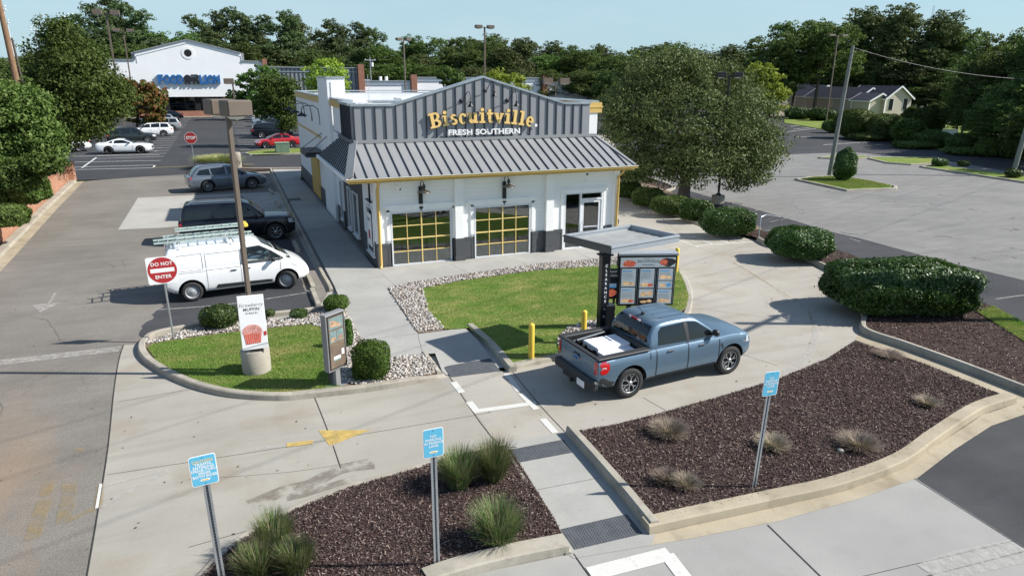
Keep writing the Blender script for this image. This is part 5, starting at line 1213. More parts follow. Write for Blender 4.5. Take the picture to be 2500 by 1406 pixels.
# driver: one skinned body, seated, hands on the wheel
def skin_body(name,joints,edges,m,parent=None,sub=2,root=0):
    me=bpy.data.meshes.new(name); me.from_pydata([j[0] for j in joints],edges,[]); o=bpy.data.objects.new(name,me); C.objects.link(o)
    md=o.modifiers.new('s','SKIN'); md.use_smooth_shade=True
    for i,j in enumerate(joints):
        sv=me.skin_vertices[0].data[i]; rr=j[1]; sv.radius=(rr,rr) if not isinstance(rr,tuple) else rr; sv.use_root=(i==root)
    ms=o.modifiers.new('u','SUBSURF'); ms.levels=sub; ms.render_levels=sub
    r_=applied(o); bpy.data.objects.remove(o); r_.materials.clear(); r_.materials.append(m)
    for p in r_.polygons: p.use_smooth=True
    o=link(name,r_,parent); return o
J=[((.34,.40,.98),(.17,.13)),((.32,.40,1.15),(.17,.12)),((.33,.40,1.34),(.19,.12)),((.34,.40,1.46),.07),((.36,.40,1.53),.055),((.38,.40,1.62),(.085,.10)),((.38,.40,1.70),(.075,.09)),
   ((.36,.20,1.40),.065),((.52,.15,1.20),.048),((.76,.24,1.22),.038),((.92,.30,1.26),.032),((.36,.60,1.40),.065),((.52,.66,1.20),.048),((.76,.56,1.22),.038),((.92,.50,1.26),.032),
   ((.75,.30,.98),.085),((1.0,.30,.86),.06),((.75,.50,.98),.085),((1.0,.50,.86),.06)]
E_=[(0,1),(1,2),(2,3),(3,4),(4,5),(5,6),(2,7),(7,8),(8,9),(9,10),(2,11),(11,12),(12,13),(13,14),(0,15),(15,16),(0,17),(17,18)]
for s_,b0 in((-1,10),(1,14)):
    hb=Vector(J[b0][0])
    J.append((tuple(hb+Vector((.05,0,.01))),(.026,.016))); pi=len(J)-1; E_.append((b0,pi))
    for k,(dy,ln) in enumerate(((-.03,.05),(-.01,.06),(.01,.055),(.03,.045))):
        J.append((tuple(hb+Vector((.075,dy,.02))),.009)); a=len(J)-1; E_.append((pi,a)); J.append((tuple(hb+Vector((.075+ln*.6,dy,-.005))),.008)); E_.append((a,a+1))
    J.append((tuple(hb+Vector((.045,.04*-s_,.035))),.010)); E_.append((pi,len(J)-1))
pe=empty('person','driver in a pale shirt sitting in the white van with hands on the wheel','person',van_loc,van_ang)
skin_body('body',J,E_,M['skin'],pe,1)
J2=[((.34,.40,1.00),(.185,.145)),((.32,.40,1.15),(.185,.135)),((.33,.40,1.34),(.205,.135)),((.34,.40,1.44),.09),((.36,.20,1.40),.078),((.46,.165,1.27),.062),((.36,.60,1.40),.078),((.46,.64,1.27),.062)]
skin_body('shirt',J2,[(0,1),(1,2),(2,3),(2,4),(4,5),(2,6),(6,7)],M['shirt'],pe,1)
q=MB(); q.lathe([(.0,.13),(.06,.12),(.098,.06),(.105,.0),(.10,-.03)],M['hair'],14,(.365,.40,1.66)); q.build('hair',pe)
q=MB()
for s_ in(-1,1): q.lathe([(.0,.0),(.009,.004),(.0,.012)],M['signwhite'],8,(.458,.40+s_*.032,1.655)); q.lathe([(.02,-.01),(.025,0),(.02,.01)],M['skin'],8,(.37,.40+s_*.10,1.64),Matrix.Rotation(R(90),3,'X'))
q.lathe([(.018,-.02),(.014,.0),(.004,.02)],M['skin'],8,(.47,.40,1.63)); q.box((.462,.40,1.59),(.01,.05,.008),M['redsign']); q.build('face',pe)
def ray_at(px,py,pt):
    "where the line of sight meets the upright plane facing the camera through pt"
    d=fw+rt*((px-1250)/F_PX)-up*((py-703)/F_PX); n=Vector((fw.x,fw.y,0)); t=Vector((pt[0],pt[1],0)).dot(n)/d.dot(n); return Vector((0,0,CAMH))+d*t
# ---- generic car shapes
def shape(kind):
    if kind=='suv': return dict(L=4.85,W=1.88,H=1.76,wb=2.85,foh=.92,r=.37,belt=1.08,top=[(-2.50,1.08),(-2.3,1.10),(1.1,1.08),(1.6,1.06),(2.1,1.0),(2.33,.88)],cab=(-2.38,-2.02,.42,1.24),wt=.66,
        side=[[(-2.10,1.14),(-1.98,1.55),(-1.20,1.60),(-1.15,1.14)],[(-1.05,1.14),(-1.08,1.60),(-.15,1.64),(-.12,1.14)],[(-.02,1.14),(-.04,1.64),(.40,1.60),(1.02,1.18),(1.02,1.14)]],wind=[(.46,-.58),(.46,.58),(1.18,.74),(1.18,-.74)],rearx=[(-.62,1.18),(.62,1.18),(.54,1.56),(-.54,1.56)],
        seams=[((-.08,.4),(-.08,1.1)),((-1.08,.5),(-1.08,1.1)),((1.05,.45),(1.05,1.05))],handles=[(-.95,.98),(.05,.97)],
        lampside=[([(-2.50,.85),(-2.30,.88),(-2.26,1.02),(-2.50,1.08)],'tail_lamp','tail'),([(2.0,.74),(2.28,.70),(2.24,.86),(1.95,.92)],'head_lamp','headl')],trim=[[(-.98,.30),(.98,.30),(.98,.38),(-.98,.38)]],
        lampend=[([(.60,.85),(.86,.85),(.86,1.05),(.66,1.05)],'tail_lamp','tail',-1),([(.5,.74),(.84,.74),(.84,.86),(.5,.84)],'head_lamp','headl',1)],ends=[([(-.26,.62),(.26,.62),(.26,.75),(-.26,.75)],'number_plate','signwhite',-1),([(-.45,.6),(.45,.6),(.45,.8),(-.45,.8)],'grille','trim',1)])
    if kind=='sedan': return dict(L=4.66,W=1.80,H=1.45,wb=2.72,foh=.90,r=.325,belt=.95,top=[(-2.40,.92),(-2.3,1.02),(-1.7,1.02),(0,.98),(1.0,.95),(1.5,.90),(2.0,.78),(2.24,.62)],cab=(-1.85,-.95,.12,1.10),wt=.58,
        side=[[(-1.25,1.02),(-.92,1.30),(-.45,1.37),(-.42,1.0)],[(-.34,1.0),(-.36,1.37),(.10,1.36),(.80,1.02),(.80,1.0)]],wind=[(.18,-.50),(.18,.50),(1.02,.70),(1.02,-.70)],rear=[(-1.02,-.5),(-1.02,.5),(-1.66,.64),(-1.66,-.64)],
        seams=[((-.38,.35),(-.38,.98)),((-1.12,.5),(-1.2,1.0)),((.85,.4),(.88,.92))],handles=[(-.95,.88),(-.12,.86)],lampside=[([(-2.38,.78),(-2.12,.80),(-2.12,.92),(-2.38,.94)],'tail_lamp','tail'),([(1.9,.62),(2.2,.56),(2.15,.68),(1.8,.76)],'head_lamp','headl')],
        lampend=[([(.5,.75),(.82,.75),(.82,.92),(.5,.9)],'tail_lamp','tail',-1),([(.48,.58),(.8,.58),(.8,.7),(.48,.68)],'head_lamp','headl',1)],ends=[([(-.26,.62),(.26,.62),(.26,.75),(-.26,.75)],'number_plate','signwhite',-1)])
    if kind=='coupe': return dict(L=4.78,W=1.88,H=1.39,wb=2.72,foh=.95,r=.35,belt=.95,gc=.17,top=[(-2.42,.96),(-2.3,1.03),(-1.7,1.02),(0,.97),(.9,.95),(1.4,.93),(2.0,.84),(2.25,.74),(2.32,.55)],cab=(-2.0,-.85,-.05,.92),wt=.58,
        side=[[(-1.32,1.04),(-1.12,1.20),(-.98,1.22),(-.98,1.03)],[(-.86,1.0),(-.80,1.26),(-.10,1.31),(.62,1.02),(.62,1.0)]],wind=[(.0,-.50),(.0,.50),(.86,.70),(.86,-.70)],rear=[(-.95,-.5),(-.95,.5),(-1.72,.62),(-1.72,-.62)],
        seams=[((-.88,.3),(-.88,1.0)),((.72,.35),(.75,.95))],handles=[(-.68,.84)],lampside=[([(2.02,.66),(2.26,.60),(2.22,.70),(1.98,.76)],'head_lamp','headl'),([(-2.40,.80),(-2.36,.80),(-2.36,.95),(-2.40,.95)],'tail_lamp','tail')],trim=[],
        lampend=[([(.3,.78),(.82,.78),(.82,.95),(.3,.95)],'tail_lamp','tail',-1)],ends=[([(-.5,.45),(.5,.45),(.5,.66),(-.5,.66)],'grille','trim',1)])
    if kind=='truck':
        b=MB(); b.box((-2.0,0,1.1),(1.6,1.4,.7),M['cavity'])
        return dict(L=5.6,W=1.95,H=1.86,wb=3.4,foh=.95,r=.39,belt=1.2,top=[(-2.95,1.2),(-1.2,1.2),(1.2,1.18),(1.7,1.15),(2.4,1.10),(2.65,.9)],cab=(-1.15,-1.0,.5,1.2),wt=.70,boxrear=True,cuts=[b],
        side=[[(-.95,1.27),(-.9,1.70),(-.15,1.74),(-.10,1.27)],[(0,1.27),(-.02,1.74),(.46,1.70),(1.0,1.30),(1.0,1.27)]],wind=[(.54,-.6),(.54,.6),(1.14,.78),(1.14,-.78)],rearx=[(-.6,1.3),(.6,1.3),(.55,1.68),(-.55,1.68)],seams=[((-.05,.45),(-.05,1.2)),((-1.1,.5),(-1.1,1.2))],handles=[(-.8,1.08),(.1,1.08)],
        lampside=[([(2.3,.86),(2.6,.8),(2.58,1.0),(2.3,1.04)],'head_lamp','headl')],lampend=[([(.6,.85),(.9,.85),(.9,1.05),(.6,1.05)],'head_lamp','headl',1)],ends=[([(-.6,.65),(.6,.65),(.6,1.0),(-.6,1.0)],'grille','trim',1)])
def gcar(kind,name,label,cat,p=None,loc=None,rz=0,flip=False,group='vehicles parked in the far lot',**k):
    S=shape(kind); S.update(k)
    if p: loc,rz=place(p[0],p[1],S['wb'],S['W'],S.get('z',0),flip)
    S.update(name=name,label=label,cat=cat,loc=loc,rz=rz,group=group)
    return make_car(S)
NG='vehicles parked beside the restaurant'
# grey crossover
gcar('suv','crossover','slate blue crossover parked at the far end beside the restaurant walk','car',p=((504,470),(622,461)),group=NG,paint='p_grey',H=1.66,L=4.86,wb=2.75,foh=.98,belt=1.02,
   top=[(-2.5,.98),(-2.3,1.04),(1.0,1.02),(1.5,.99),(2.0,.90),(2.35,.72)],cab=(-2.35,-1.78,.30,1.25),wt=.60,
   side=[[(-1.98,1.12),(-1.74,1.42),(-1.18,1.48),(-1.12,1.08)],[(-1.04,1.08),(-1.10,1.49),(-.22,1.54),(-.18,1.07)],[(-.08,1.07),(-.12,1.54),(.30,1.51),(.98,1.12),(.98,1.08)]],wind=[(.36,-.54),(.36,.54),(1.16,.70),(1.16,-.70)],wst='ten',rails=(-1.7,.2,.60),railmat='p_grey2',trim=[])
# black SUV
gcar('suv','black_suv','black SUV with grey wheel arch flares parked between crossover and van','car',p=((502,598),(682,585)),group=NG,paint='p_black',H=1.80,L=4.91,wb=2.89,foh=.90,r=.385,belt=1.10,shoulder=.05,
   top=[(-2.56,1.08),(-2.3,1.12),(1.05,1.10),(1.6,1.10),(2.1,1.06),(2.30,.95),(2.35,.8)],cab=(-2.45,-2.30,.40,1.10),wt=.70,wst='seven',rim='alloy',
   side=[[(-2.28,1.16),(-2.22,1.58),(-1.22,1.62),(-1.18,1.16)],[(-1.08,1.16),(-1.12,1.62),(-.28,1.65),(-.24,1.16)],[(-.14,1.16),(-.16,1.65),(.36,1.62),(.92,1.22),(.92,1.16)]],wind=[(.44,-.6),(.44,.6),(1.04,.76),(1.04,-.76)],rails=(-2.0,.2,.62),
   trimmat='trimgrey',trim=[[( math.cos(R(a))*(.455 if i<13 else .52)+1.445,.385+math.sin(R(a))*(.455 if i<13 else .52)) for i,a in enumerate(list(range(0,181,15))+list(range(180,-1,-15)))],[( math.cos(R(a))*(.455 if i<13 else .52)-1.445,.385+math.sin(R(a))*(.455 if i<13 else .52)) for i,a in enumerate(list(range(0,181,15))+list(range(180,-1,-15)))]],
   lampside=[([(-2.55,.80),(-2.42,.80),(-2.42,1.06),(-2.55,1.06)],'tail_lamp','tail'),([(2.05,.78),(2.30,.78),(2.30,.96),(2.02,.98)],'head_lamp','headl')])
# far lot, left row
gcar('coupe','white_coupe','white sports coupe with black wheels nearest in the far lot','car',p=((263,377),(348,375)),paint='p_white',rim='blackalloy',wst='five')
gcar('suv','dark_suv','dark off-road style SUV behind the white coupe','car',p=((285,353),(367,350)),paint='p_dkgreen',trimmat='trimgrey',wst='seven')
gcar('suv','white_crossover','white crossover with its tail to the aisle behind the dark SUV','car',loc=(-8.6,96.5,0),rz=math.pi,paint='p_white',H=1.66)
gcar('suv','silver_suv','silver SUV with its tail to the aisle under the turning tree','car',loc=(-8.2,106.5,0),rz=math.pi,paint='p_silver')
gcar('sedan','black_sedan','black sedan last in the left row before the store','car',loc=(-8.9,133,0),rz=math.pi,paint='p_black',H=1.5)
gcar('suv','silver_hatchback','silver hatchback partly hidden behind the silver SUV','car',loc=(-9.6,119,0),rz=math.pi,paint='p_ltblue',H=1.6)
gcar('suv','white_suv','white crossover half hidden under the tree on the left','car',p=((186,371),(120,374)),flip=True,paint='p_white',H=1.66)
# right row
gcar('sedan','red_sedan','red sedan beside the utility box in the far lot','car',p=((716,360),(647,363)),flip=True,paint='p_red',rim='darkalloy')
gcar('suv','black_crossover','black crossover behind the red sedan','car',p=((637,338),(700,336)),paint='p_black')
gcar('suv','slate_suv','slate blue SUV behind the black crossover','car',loc=(6.3,101,0),rz=math.pi,paint='p_grey2')
gcar('suv','pale_blue_suv','pale blue SUV beside the white pickup in the right row','car',loc=(6.0,111.5,0),rz=math.pi,paint='p_ltblue')
gcar('truck','white_pickup','white pickup truck last in the right row','pickup truck',loc=(6.6,123,0),rz=math.pi,paint='p_white')
# far cars glimpsed beyond the lot
gcar('sedan','white_sedan','white sedan glimpsed beyond the white pickup','car',loc=(4.2,130,0),rz=math.pi,paint='p_white')
# ================================================================ SIGNS, POSTS, LIGHTS
def rrect(w_,h,r,n=5):
    o=[]
    for cx,cy,a0 in((w_/2-r,h/2-r,0),(-w_/2+r,h/2-r,90),(-w_/2+r,-h/2+r,180),(w_/2-r,-h/2+r,270)):
        for k in range(n+1): a=R(a0+90*k/n); o.append((cx+r*math.cos(a),cy+r*math.sin(a)))
    return o
def post_sign(name,label,base,h,plate,z_c,wd,ht,yaw,texts,lean=(0,0),group=None,cat='sign',shape_='rect',col='bluesign',emblem=True,postmat=None):
    e=empty(name,label,cat,base,yaw,group); e.rotation_euler=(lean[0],lean[1],yaw)
    a=MB()
    if postmat=='round': a.tube([(0,0,0),(0,0,h)],.028,M['steel'],10)
    else:
        a.box((0,0,h/2),(.03,.008,h),M['steeldark'])
        for s in(-1,1): a.box((s*.022,-.010,h/2),(.014,.028,h),M['steel']); a.box((s*.036,-.022,h/2),(.022,.006,h),M['steel'])
        for k in range(int(h/.05)): a.box((0,-.0055,.05+k*.05),(.008,.004,.010),M['steel'])
    a.build('post',e)
    a=MB(); 
    if shape_=='oct':
        P=[(wd/2/math.cos(R(22.5))*math.cos(R(22.5+45*k)),wd/2/math.cos(R(22.5))*math.sin(R(22.5+45*k))) for k in range(8)]
        a.prism([(x,z_c+z) for x,z in P],M['signwhite'],'y',-.034,-.030); a.prism([(x*.94,z_c+z*.94) for x,z in P],M['redsign'],'y',-.0365,-.0342)
    elif shape_=='circle':
        a.prism([(x,z_c+z) for x,z in rrect(wd,ht,.05)],M['signwhite'],'y',-.034,-.030); a.prism([(wd*.475*math.cos(2*math.pi*k/36),z_c+wd*.475*math.sin(2*math.pi*k/36)) for k in range(36)],M['redsign'],'y',-.0365,-.0342); a.prism([(x,z_c+z) for x,z in rrect(wd*.78,wd*.15,.004)],M['signwhite'],'y',-.0385,-.0368)
    else:
        a.prism([(x,z_c+z) for x,z in rrect(wd,ht,.035)],M['signwhite'],'y',-.034,-.030); a.prism([(x,z_c+z) for x,z in rrect(wd-.022,ht-.022,.028)],M[col],'y',-.0365,-.0342)
        for s in(-1,1): a.lathe([(.007,0),(.006,.003),(0,.004)],M['black'],8,(0,-.037,z_c+s*(ht/2-.035)),Matrix.Rotation(R(90),3,'X'))
        if emblem:
            zc=z_c-ht/2+.085*ht/.46; a.prism([(x,zc+z) for x,z in((-.075,0),(-.055,.006),(-.05,.016),(.05,.016),(.055,.006),(.075,0),(.055,-.006),(.05,-.016),(-.05,-.016),(-.055,-.006))],M['signwhite'],'y',-.0375,-.0367); a.prism([(x*1.0,zc+z) for x,z in rrect(.085,.020,.008)],M['gold'],'y',-.0385,-.0377)
    pl=a.build('sign_plate',e)
    t=MB()
    for (s,x,z,size,m,off,sx) in texts: put_text(t,s,frontT(x,-.0395 if shape_!='rect' else -.0378,z_c+z),size,M[m],.0006,off,sx)
    t.build('lettering',e); return e
NPT=[('NO',0,.105,.052,'signwhite',.0010,1.05),('PARKING',0,.052,.052,'signwhite',.0010,1.05),('IN PASSING',0,0,.052,'signwhite',.0010,1.0),('LANE',0,-.052,.052,'signwhite',.0010,1.05)]
CT=[('CAUTION:',0,.140,.054,'gold',.0012,1.0),('TRAFFIC',0,.094,.054,'signwhite',.0012,1.0),('ENTERING',0,.048,.054,'signwhite',.0012,1.0),('DRIVE-THRU',0,.002,.054,'signwhite',.0012,1.0),('FROM',0,-.044,.054,'signwhite',.0012,1.0),('BOTH SIDES',0,-.090,.054,'signwhite',.0012,1.0)]
b=G(1066,1371,.13); post_sign('parking_sign','blue no parking sign on a post between the green grass clumps',b,2.16,0,2.06,.305,.46,0,NPT,group='blue restaurant signs on posts')
b=G(1839,1187,.14); post_sign('parking_sign','blue no parking sign leaning over the dry grass clumps',b,2.18,0,2.06,.305,.46,R(-4),NPT,(R(1),R(1.2)),group='blue restaurant signs on posts')
b=G(547,1440,.05); post_sign('traffic_sign','blue caution sign about traffic entering from both sides, on a post',b,2.08,0,2.02,.34,.46,R(4),CT,(0,R(-1)),group='blue restaurant signs on posts')
b=G(424,827,.10); post_sign('do_not_enter_sign','red and white do not enter sign on a round post by the white van',b,2.20,0,2.02,.76,.76,R(3),[('DO NOT',0,.175,.135,'signwhite',.003,.95),('ENTER',0,-.185,.135,'signwhite',.003,.95)],(0,R(-.6)),shape_='circle',postmat='round')
b=G(475,408,0); post_sign('stop_sign','red stop sign by the pale grass clump at the cross road',b,2.5,0,2.35,.92,.92,R(-10),[('STOP',0,0,.34,'signwhite',.014,.85)],shape_='oct',postmat='round')
# bollards
def bollard(p,h,r,lab,z=.1):
    e=empty('bollard',lab,'bollard',(p.x,p.y,z),0,'yellow bollards round the drive-through island'); a=MB(); a.lathe([(r,0),(r,h-.05),(r*.8,h-.015),(0,h)],M['yellowsafe'],20); a.build('post',e); a=MB(); a.lathe([(r*1.25,0),(r*1.2,.03),(r,.035)],M['kerb'],16); a.build('footing',e)
bollard(G(1297,876,.1),1.0,.078,'yellow bollard nearest the ramp, behind the pickup tailgate'); bollard(G(1424,838,.1),.98,.078,'yellow bollard standing in river rock beside the canopy column'); bollard(G(1650,664,.1),.95,.078,'yellow bollard behind the right edge of the menu board')
# shoebox lamp posts
def shoebox(mb,c,d,m,rz=0):
    mb.box(c,d,m,rz,bev=.02)
def lamp_post(name,label,x,y,h,base_h=.6,base_r=.36,heads=2,pw=.13,rz=0,hd=(.55,.62,.36),z=0,group=None,mat='bronze',off=.42):
    e=empty(name,label,'lamp post',(x,y,z),rz,group)
    if base_h: a=MB(); a.lathe([(base_r,0),(base_r,base_h-.03),(base_r-.03,base_h),(0,base_h)],M['kerb'],28); a.build('concrete_base',e)
    a=MB(); a.box((0,0,base_h+.05),(pw*2.2,pw*2.2,.10),M[mat],bev=.01); a.box((0,0,(h+base_h)/2),(pw,pw,h-base_h),M[mat],bev=.012); a.build('pole',e)
    for s in ((-1,1) if heads==2 else (1,)):
        a=MB(); a.box((s*off*.5,0,h-.12),(abs(off),.06,.06),M[mat]); a.box((s*(off+hd[0]*.3),0,h),hd,M[mat],bev=.025); a.lathe([(hd[0]*.42,-.0),(hd[0]*.3,-.06),(0,-.08)],M['pvcwhite'],16,(s*(off+hd[0]*.3),0,h-hd[2]/2)); a.build('lamp_head',e)
    return e
lp=G(628,905,.1); LP=lamp_post('parking_lamp','brown twin-head lamp post on a concrete drum in the small lawn',lp.x,lp.y,6.42,.62,.345,2,.105,R(-68),(.50,.55,.34),.1,off=.30)
rp_=G(1752,497,.1); lamp_post('parking_lamp','dark lamp post on a concrete drum beside the big tree',rp_.x,rp_.y,7.3,.5,.38,2,.12,R(-30),(.50,.5,.28),.1,mat='bronzedark',off=.3)
FG='tall lamp posts in the far lots'
lamp_post('parking_lamp','tall twin-head lamp post rising behind the gable',29.16,80,12.8,0,.3,2,.16,R(0),(.8,.6,.35),group=FG,off=.5)
lamp_post('parking_lamp','twin-head lamp post left of the gable against the trees',24.35,100,12.2,0,.3,2,.16,R(15),(.8,.6,.35),group=FG,off=.5)
lamp_post('parking_lamp','tallest lamp post left of the store front gable',-11.88,100,14.4,0,.3,2,.2,R(0),(1.0,.8,.55),group=FG,off=.62)
lamp_post('parking_lamp','second lamp post behind the turning tree at the store',-12.41,120,13.5,0,.3,2,.18,R(5),(1.0,.8,.35),group=FG,off=.6)
lamp_post('parking_lamp','twin-head lamp post at the right end of the far white shop roofs',52,108,6.6,0,.3,2,.2,R(0),(1.8,.7,1.0),group=FG,off=1.0)
lamp_post('parking_lamp','short lamp post in front of the right end of the store lettering',1.7,120,6.4,0,.3,1,.25,R(180),(1.5,.8,.8),group=FG,off=.1)
b_=G(2015,312); lamp_post('parking_lamp','thin lamp post standing before the beige house',b_.x,b_.y,13.4,.8,.5,2,.16,R(0),(1.2,.5,.2),group=FG,off=.9)
# utility poles
def upole(name,label,x,y,h,lean,m,r=.16,arm=None,group=None,z=0):
    e=empty(name,label,'utility pole',(x,y,z),0,group); e.rotation_euler=(lean[0],lean[1],0)
    a=MB(); a.tube([(0,0,0),(0,0,h*.5),(0,0,h)],[r,r*.85,r*.65],M[m],12); a.build('pole',e)
    if arm:
        a=MB(); a.box((0,0,h-.6),(arm,.12,.12),M[m],rz=R(20)); a.bar((0,0,h-1.5),(arm*.3*.94,arm*.3*.34,h-.65),.04,.04,M['steel']); a.build('crossarm',e)
        for k in(-1,0,1): a=MB(); a.lathe([(.06,0),(.08,.05),(.05,.12),(.07,.16),(.0,.2)],M['pvcwhite'],10,(k*arm*.44*.94,k*arm*.44*.34,h-.54)); a.build('insulator',e)
        a=MB(); a.lathe([(.22,0),(.24,.05),(.24,.75),(.2,.8),(0,.82)],M['pvcwhite'],16,(.42,0,h-1.9)); a.build('transformer',e)
    return e
upole('utility_pole','weathered grey utility pole leaning beside the cone-shaped bush',42.55,39.62,9.55,(0,R(3.2)),'polegrey',.17)
upole('utility_pole','dark utility pole at the right edge beyond the low round bushes',56.6,34.9,11,(0,R(6)),'polegrey',.18)
upole('utility_pole','wooden utility pole casting the long shadow across the drive-through',25.9,10.7,10.5,(0,0),'polewood',.17,arm=2.4)
w0=onp=None
upole('utility_pole','brown wooden utility pole standing among the trees at the left edge',-11.0,50,11.7,(0,R(-1.2)),'polewood',.21)
upole('utility_pole','slim dark pole behind the brown wooden utility pole',-10.9,51.5,9.3,(0,R(-2.4)),'barkdark',.09)
def fpole(px,yd,top,lab):
    # distant poles with crossarms beyond the shop roofs
    a=(px-1250)/F_PX; d=fw+rt*a-up*((top-703)/F_PX); t=yd/d.y; p=Vector((0,0,CAMH))+d*t
    return upole('utility_pole',lab,p.x,p.y,p.z,(0,0),'steel',.13,arm=2.6,group='distant utility poles')
fpole(825,185,118,'distant utility pole left among the pines'); fpole(903,150,140,'distant utility pole with white insulators left of the lamp post'); fpole(1116,160,140,'distant utility pole behind the small roof tree'); fpole(1369,150,160,'distant utility pole with transformers right of the gable')
def wire(a,b,sag,r=.012,n=24,mat='black',name='overhead_wire',label='',group='overhead wires'):
    a=Vector(a);b=Vector(b); q=MB(); q.tube([a.lerp(b,i/n)-Vector((0,0,sag*4*(i/n)*(1-i/n))) for i in range(n+1)],r,M[mat],5); o=q.build(name); tag(o,label,'cable',group); return o
wire((43.05,39.62,9.4),(57.8,34.9,7.2),.5,.03,mat='black',label='thick twisted service cable sagging from the grey utility pole to the right edge')
wire((75,34.8,11),(-30,-5.8,11),.25,.009,label='lowest overhead power line casting a thin shadow over the lots'); wire((75,36.2,11.4),(-30,-4.4,11.4),.25,.009,label='middle overhead power line casting a thin shadow over the lots'); wire((75,32.2,10.6),(-30,-8.4,10.6),.25,.010,label='nearest overhead power line casting a thin shadow over the lots')
# stadium floodlights far left
def flood(px,py,yd,s,lab):
    d=fw+rt*((px-1250)/F_PX)-up*((py-703)/F_PX); t=yd/d.y; p=Vector((0,0,CAMH))+d*t
    e=empty('floodlight_mast',lab,'floodlight mast',(p.x,p.y,0),0,'stadium floodlights beyond the trees'); a=MB(); a.tube([(0,0,0),(0,0,p.z)],.10,M['pvcwhite'],6); a.box((0,0,p.z-.1),(3*s,.1,.1),M['pvcwhite']); a.build('mast',e)
    for k in range(int(3*s)+1):
        for j in range(2): a=MB(); a.lathe([(.18,0),(.24,.2),(.08,.3)],M['pvcwhite'],10,(-1.5*s+k*1.0,0,p.z+j*.8-.3),Matrix.Rotation(R(60),3,'X')); a.build('lamp',e)
flood(168,40,240,1.4,'stadium floodlights above the left tree top'); flood(82,72,260,.5,'small floodlight mast left of the left tree top'); flood(18,55,260,.5,'floodlight mast nearest the brown pole'); flood(8,22,220,.4,'floodlight mast highest at the left edge')
d=fw+rt*((2281-1250)/F_PX)-up*((14-703)/F_PX); t=420/d.y; p=Vector((0,0,CAMH))+d*t
e=empty('radio_mast','thin lattice radio mast above the right treeline','radio mast',(p.x,p.y,0)); a=MB()
for k in range(3):
    an=2*math.pi*k/3; a.tube([(1.1*math.cos(an),1.1*math.sin(an),0),(.7*math.cos(an),.7*math.sin(an),p.z)],.09,M['steel'],5)
    for j in range(30):
        z=p.z*j/30; an2=an+2*math.pi/3; f_=1.1-.4*j/30; a.tube([(f_*math.cos(an),f_*math.sin(an),z),(f_*math.cos(an2),f_*math.sin(an2),z+p.z/30)],.05,M['steel'],4)
a.build('lattice',e)
# banner board on the lamp drum
e=empty('muffin_banner','white strawberry muffin banner board strapped to the brown lamp post','banner',(lp.x+.02,lp.y-.30,.72),R(-4))
e.rotation_euler=(R(-4),0,R(-2))
a=MB(); a.box((0,0,.76),(.60,.02,1.36),M['signwhite'],bev=.006); a.build('board',e)
a=MB(); a.box((.03,.10,.06),(.30,.16,.20),M['bronzedark']); a.build('bracket',e)
a=MB(); Y_=-.0125
put_text(a,'Strawberry',frontT(0,Y_,1.20),.125,M['trimgrey'],.0006,-.001,.92,.35); put_text(a,'MUFFIN',frontT(0,Y_,1.09),.105,M['trimgrey'],.0006,.001,1.0); put_text(a,'IS BACK!',frontT(.0,Y_,.995),.070,M['trimgrey'],.0006,0,1.0); a.build('lettering',e)
a=MB(); cx,cz=-.03,.50
M['muffintop']=plain('muffin_top',(.62,.30,.26),.8,var=.5,scale=22); M['muffincup']=plain('muffin_cup',(.60,.085,.05),.7,var=.35,scale=18); M['berry']=plain('berry',(.5,.03,.03),.5)
a.prism([(cx+.235*math.cos(R(t))*(1 if math.sin(R(t))>-.2 else .9),cz+.02+.19*max(-.35,math.sin(R(t)))) for t in range(0,360,12)],M['muffintop'],'y',Y_-.002,Y_)
a.prism([(cx-.205,cz-.02),(cx+.205,cz-.02),(cx+.17,cz-.26),(cx-.17,cz-.28)],M['muffincup'],'y',Y_-.003,Y_)
for k in range(8): a.prism([(cx-.19+k*.05,cz-.03),(cx-.175+k*.05,cz-.03),(cx-.15+k*.043,cz-.265),(cx-.165+k*.043,cz-.265)],M['muffintop'],'y',Y_-.004,Y_-.003)
a.prism([(.22,.50),(.295,.52),(.295,.42),(.23,.40)],M['berry'],'y',Y_-.003,Y_); a.prism([(-.30,.12),(.30,.22),(.30,.20),(-.30,.10)],M['paleprint'] if 'paleprint' in M else M['steel'],'y',Y_-.002,Y_); a.build('printed_muffin',e)
# small angled preview menu
pm_=G(824,940,.1)
e=empty('preview_menu_board','narrow brown preview menu board on a post beside the boxy green bush','menu board',(pm_.x,pm_.y,.1),R(36))
M['casinggrey']=plain('board_casing',(.22,.22,.225),.5,var=.05)  # one even grey for the preview board's casing and post
a=MB(); a.box((0,0,.22),(.14,.10,.44),M['casinggrey']); a.box((0,0,.01),(.5,.3,.02),M['casinggrey']); a.build('post',e)
a=MB(); a.box((0,0,1.15),(.60,.17,1.42),M['casinggrey'],bev=.01); a.build('casing',e)
a=MB(); a.box((0,-.088,1.15),(.53,.012,1.33),M['black']); a.build('face',e)
M['posterdark']=plain('faded_menu_print',(.16,.12,.09),.35,var=.25,scale=5); M['postertan']=plain('faded_food_print',(.36,.24,.16),.35,var=.5,scale=14); M['posterblue']=plain('faded_blue_print',(.17,.24,.24),.35,var=.2,scale=8)
a=MB(); a.box((0,-.096,1.15),(.47,.006,1.27),M['posterdark']); a.box((0,-.100,1.62),(.43,.004,.28),M['posterblue']); a.prism([(-.19,1.55),(.17,1.50),(.10,1.60),(-.05,1.68),(-.18,1.70)],M['postertan'],'y',-.104,-.1025)
for s in(-1,1): a.box((s*.11,-.100,1.30),(.20,.004,.28),M['posterblue']); a.prism([(s*.11-.09,1.19),(s*.11+.09,1.19),(s*.11+.07,1.27),(s*.11-.04,1.30)],M['postertan'],'y',-.104,-.1025)
